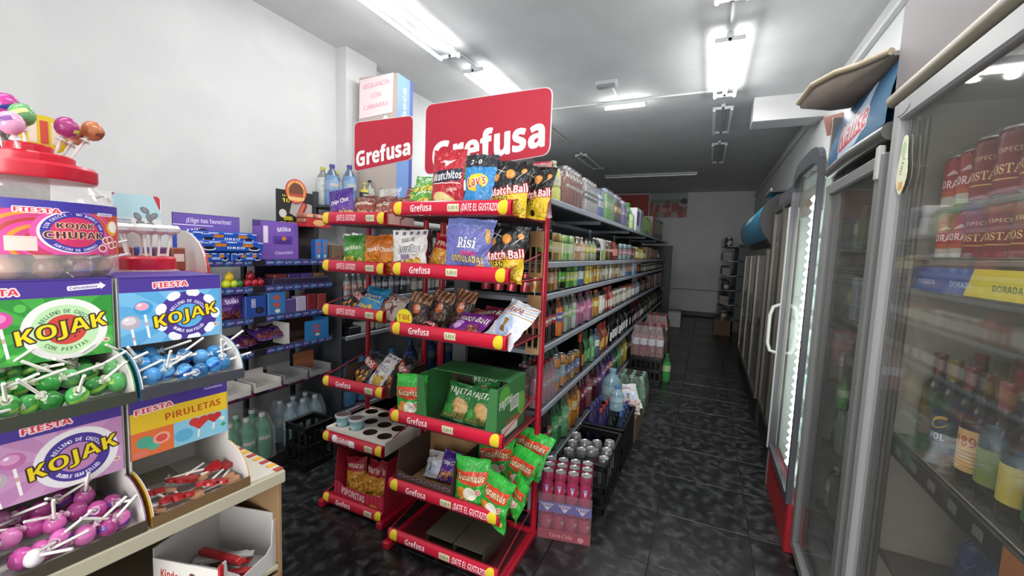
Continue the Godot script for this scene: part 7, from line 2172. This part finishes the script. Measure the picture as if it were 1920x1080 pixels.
	var bl2 := [Vector3(0.46, 2.19, -2.4), Vector3(0.6, 2.182, -2.34), Vector3(0.7, 2.178, -2.2), Vector3(0.74, 2.178, -2.0), Vector3(0.74, 2.178, -1.82)]
	var sg4 := G.new()
	for i in 4:
		var mid: Vector3 = (lo[i] + bk[i + 1]) * 0.5 - off
		sg4.out([lo[i] - off, lo[i + 1] - off, up[i + 1] - off, up[i] - off], mid, 1)
		sg4.out([up[i] - off, up[i + 1] - off, bk[i + 1] - off, bk[i] - off], mid, 1)
		sg4.out([bk[i] - off, bk[i + 1] - off, bl2[i + 1] - off, bl2[i] - off], mid, 1)
		sg4.out([bl2[i] - off, bl2[i + 1] - off, lo[i + 1] - off, lo[i] - off], mid, 1)
	for i in [0, 4]:
		sg4.out([lo[i] - off, up[i] - off, bk[i] - off, bl2[i] - off], (lo[2] + bk[2]) * 0.5 - off)
	part(ck, "curled_sheet", sg4, cg)
	part(ck, "tan_edge", G.new().tube([up[0] - off, up[1] - off, up[2] - off, up[3] - off, up[4] - off], 0.012, 8), M("card_tan", "a89a84", 0.8))
	part(ck, "pink_flap", lbox(Vector3(0.0, -0.02, -0.38), Vector3(0.1, 0.09, 0.006), 0.001, Basis(Vector3.UP, 0.5) * Basis(Vector3.BACK, 0.3)), M("card_pink", "b98a80", 0.8))
	# ---- third: rounded cola fridge with the light strip
	var X3 := 0.47
	o = thing("drinks_fridge", "rounded cola fridge with a bright light strip, a red base and a white handle", "fridge", Vector3(X3, 0, 0))
	fridge_body(o, wall - X3, -2.47, -3.2, 0.26, 2.03, M("inner_white", "c4ccc8", 0.5), M("frame_grey"))
	var fp := PackedVector2Array()
	var zo := -2.835
	for q in [[0.365, 0.0], [-0.365, 0.0], [-0.365, 1.9]]:
		fp.append(Vector2(q[0], q[1]))
	for i in 9:
		var a := PI - PI * i / 8
		fp.append(Vector2(cos(a) * 0.365, 1.93 + sin(a) * 0.15))
	fp.append(Vector2(0.365, 1.9))
	# door frame ring with rounded top
	var ring := G.new()
	var outp := PackedVector2Array()
	var inp := PackedVector2Array()
	for i in 17:
		var a := PI * i / 16
		var cx := signf(cos(a)) * pow(absf(cos(a)), 0.6)
		var sy := pow(sin(a), 0.6)
		outp.append(Vector2(cx * 0.365, 1.9 + sy * 0.19))
		inp.append(Vector2(cx * 0.335, 1.88 + sy * 0.13))
	outp.append(Vector2(-0.365, 0.26))
	inp.append(Vector2(-0.335, 0.3))
	outp.append(Vector2(0.365, 0.26))
	inp.append(Vector2(0.335, 0.3))
	var kk := outp.size()
	for i in kk:
		var a := outp[i]
		var b := outp[(i + 1) % kk]
		var a2 := inp[i]
		var b2 := inp[(i + 1) % kk]
		var F := func(p: Vector2, x: float) -> Vector3: return Vector3(x, p.y, zo - p.x)
		ring.out([F.call(a, -0.02), F.call(b, -0.02), F.call(b2, -0.02), F.call(a2, -0.02)], Vector3(0.5, 1.2, zo))
		ring.out([F.call(a, -0.02), F.call(b, -0.02), F.call(b, 0.006), F.call(a, 0.006)], Vector3(0.015, 1.1, zo))
		ring.out([F.call(a2, -0.02), F.call(b2, -0.02), F.call(b2, 0.006), F.call(a2, 0.006)], Vector3(0.015, (a2.y + b2.y), zo - (a2.x + b2.x)))
	part(o, "door_frame", ring, M("frame_dark", "46484e", 0.35))
	part(o, "door_edge", lbox(Vector3(-0.022, 1.05, -3.185), Vector3(0.012, 1.58, 0.022), 0.004), M("cover_white"))
	var gp := G.new()
	inp.reverse()
	gp.prism(inp, 0.0, 0.006, Rect2(), Transform3D(Basis(Vector3.UP, PI / 2), Vector3(0, 0, zo)))
	part(o, "glass_pane", gp, glass)
	part(o, "red_base", lbox(Vector3(0.2, 0.13, -2.835), Vector3(0.42, 0.26, 0.73), 0.006), M("cola_red", "9c1f28", 0.4))
	part(o, "steel_skirt", lbox(Vector3(-0.012, 0.13, -3.19), Vector3(0.012, 0.26, 0.02), 0.003), M("steel"))
	part(o, "door_handle", G.new().tube([Vector3(-0.02, 1.22, -3.18), Vector3(-0.06, 1.2, -3.195), Vector3(-0.075, 1.14, -3.2), Vector3(-0.075, 0.96, -3.2), Vector3(-0.06, 0.91, -3.195), Vector3(-0.02, 0.9, -3.18)], 0.011, 10), M("cover_white"))
	var em := M("led_lit", "f4faf6", 0.4)
	em.emission_enabled = true
	em.emission = C("eefaf4")
	em.emission_energy_multiplier = 12.0
	var stv := part(o, "light_strip", lbox(Vector3(0.024, 1.1, -2.72), Vector3(0.012, 1.5, 0.024), 0.003), M("inner_white"))
	var dia := G.new().lathe([Vector2(0.0, -0.022), Vector2(0.016, 0.0), Vector2(0.0, 0.022)], 6).mesh()
	for i in 34:
		part(stv, "light_diode", dia, em, Vector3(0.015, 0.38 + i * 0.044, -2.72))
	area(Vector3(X3 + 0.04, 1.1, -2.745), Vector3(0, 0, 0), Vector2(0.03, 1.4), 0.8, C("eefaf4"))
	var hb := part(o, "lit_header", lbox(Vector3(0.03, 1.84, -2.87), Vector3(0.01, 0.16, 0.56), 0.003), M("inner_white"))
	var hbq := G.new()
	hbq.quad(Vector3(0.0245, 1.76, -3.15), Vector3(0.0245, 1.76, -2.6), Vector3(0.0245, 1.92, -2.6), Vector3(0.0245, 1.92, -3.15))
	part(hb, "print", hbq, P("coke_head", 0.4))
	for i in 5:
		var y := 0.36 + 0.28 * i
		part(o, "wire_shelf", lbox(Vector3(0.24, y, -2.835), Vector3(0.3, 0.008, 0.66), 0.002), M("steel"))
		for k in 4:
			article("plastic_bottle", "pet", [["c4d4cc", "a8c0b4", "c0ccc4"], ["b8ccd4", "8fb4a4", "d0d8d4"]][(i + k) % 2], 0.034, 0.22, "pale bottle in the cola fridge, %s shelf up, %s from left" % [ORD[i], ORD[k]], "bottle", Vector3(X3 + 0.15, y + 0.005, -3.12 + 0.11 * k), "pale bottles in the cola fridge")
	# ---- fourth: steel framed fridge
	o = thing("drinks_fridge", "steel framed glass fridge between the cola fridge and the blue cooler", "fridge", Vector3(X, 0, 0))
	fridge_body(o, d, -3.24, -4.22, 0.22, 1.95, grey, M("frame_dark"))
	door(o, -3.24, -3.73, 0.24, 1.94, 0.035, 0.05, M("steel_dark", "5e5a54", 0.4, 0.8), glass)
	door(o, -3.74, -4.22, 0.24, 1.94, 0.035, 0.05, M("steel_dark"), glass)
	part(o, "plinth", lbox(Vector3(0.19, 0.11, -3.73), Vector3(0.36, 0.22, 0.97), 0.004), M("black"))
	part(o, "top_cover", lbox(Vector3(0.2, 2.0, -3.73), Vector3(0.38, 0.1, 0.98), 0.01), M("frame_dark"))
	for i in 5:
		var y := 0.4 + 0.3 * i
		part(o, "wire_shelf", lbox(Vector3(0.22, y, -3.73), Vector3(0.3, 0.008, 0.92), 0.002), M("steel"))
		for k in 5:
			article("chilled_bottle", "pet", [["4a5a50", "7a8a7a", "8a9088"], ["7a5a3a", "a88a5a", "b0a890"], ["5a6a78", "98a4ac", "8a949c"]][(i + k) % 3], 0.045, 0.23, "dim bottle in the steel framed fridge, %s shelf up, %s from left" % [ORD[i], ORD[k]], "bottle", Vector3(X + 0.13, y + 0.005, -4.12 + 0.19 * k), "bottles in the steel framed fridge")
	# ---- far cooler with three doors and a curved blue header
	var X5 := 0.48
	o = thing("drinks_cooler", "three-door cooler with a curved blue header at the far end of the fridges", "fridge", Vector3(X5, 0, 0))
	fridge_body(o, wall - X5, -4.3, -6.7, 0.22, 1.62, M("inner_dark", "3c4040", 0.6), M("frame_dark"))
	for k in 3:
		door(o, -4.32 - 0.79 * k, -5.1 - 0.79 * k, 0.24, 1.6, 0.035, 0.05, M("steel_dark", "5e5a54", 0.4, 0.8), glass)
		part(o, "door_handle", lbox(Vector3(-0.03, 0.95, -5.06 - 0.79 * k), Vector3(0.02, 0.24, 0.02), 0.004), M("black"))
	part(o, "plinth", lbox(Vector3(0.2, 0.11, -5.5), Vector3(0.38, 0.22, 2.38), 0.004), M("black"))
	var hc := G.new()
	for i in 10:
		var a0 := lerpf(-0.9, 1.35, i / 10.0)
		var a1 := lerpf(-0.9, 1.35, (i + 1) / 10.0)
		hc.quad(Vector3(0.1 - cos(a0) * 0.19, 1.86 + sin(a0) * 0.22, -6.72), Vector3(0.1 - cos(a0) * 0.19, 1.86 + sin(a0) * 0.22, -4.3), Vector3(0.1 - cos(a1) * 0.19, 1.86 + sin(a1) * 0.22, -4.3), Vector3(0.1 - cos(a1) * 0.19, 1.86 + sin(a1) * 0.22, -6.72), Vector2(0, 1.0 - i / 10.0), Vector2(1, 1.0 - (i + 1) / 10.0), 5)
	part(o, "curved_header", hc, P("far_head", 0.35))
	var ec := PackedVector2Array([Vector2(0.3, 1.64), Vector2(0.0, 1.64)])
	for i in 11:
		var a := lerpf(-0.9, 1.35, i / 10.0)
		ec.append(Vector2(0.1 - cos(a) * 0.195, 1.86 + sin(a) * 0.225))
	ec.append(Vector2(0.3, 2.08))
	for z in [-4.29, -6.73]:
		part(o, "header_cap", G.new().prism(ec, z - 0.012, z + 0.012), M("cap_dark", "101114", 0.45))
	for i in 4:
		var y := 0.4 + 0.3 * i
		part(o, "wire_shelf", lbox(Vector3(0.22, y, -5.5), Vector3(0.3, 0.008, 2.3), 0.002), M("steel"))
		for k in 6:
			article("chilled_bottle", "pet", [["2a3034", "5a6468", "3a4044"], ["3a2c28", "6a4a40", "4a3a34"]][(i + k) % 2], 0.06, 0.23, "dark bottle in the three-door cooler, %s shelf up, %s from left" % [ORD[i], ORD[k]], "bottle", Vector3(X5 + 0.15, y + 0.005, -6.5 + 0.38 * k), "bottles in the three-door cooler")
	var tr := thing("metal_tray", "dark metal tray lying on top of the blue cooler", "tray", Vector3(X5 + 0.14, 2.085, -4.5))
	part(tr, "tray", lbox(Vector3(0, 0.012, 0), Vector3(0.34, 0.02, 0.4), 0.004), M("cap_dark"))
	part(tr, "rim", lbox(Vector3(-0.165, 0.028, 0), Vector3(0.012, 0.03, 0.4), 0.003), M("steel"))
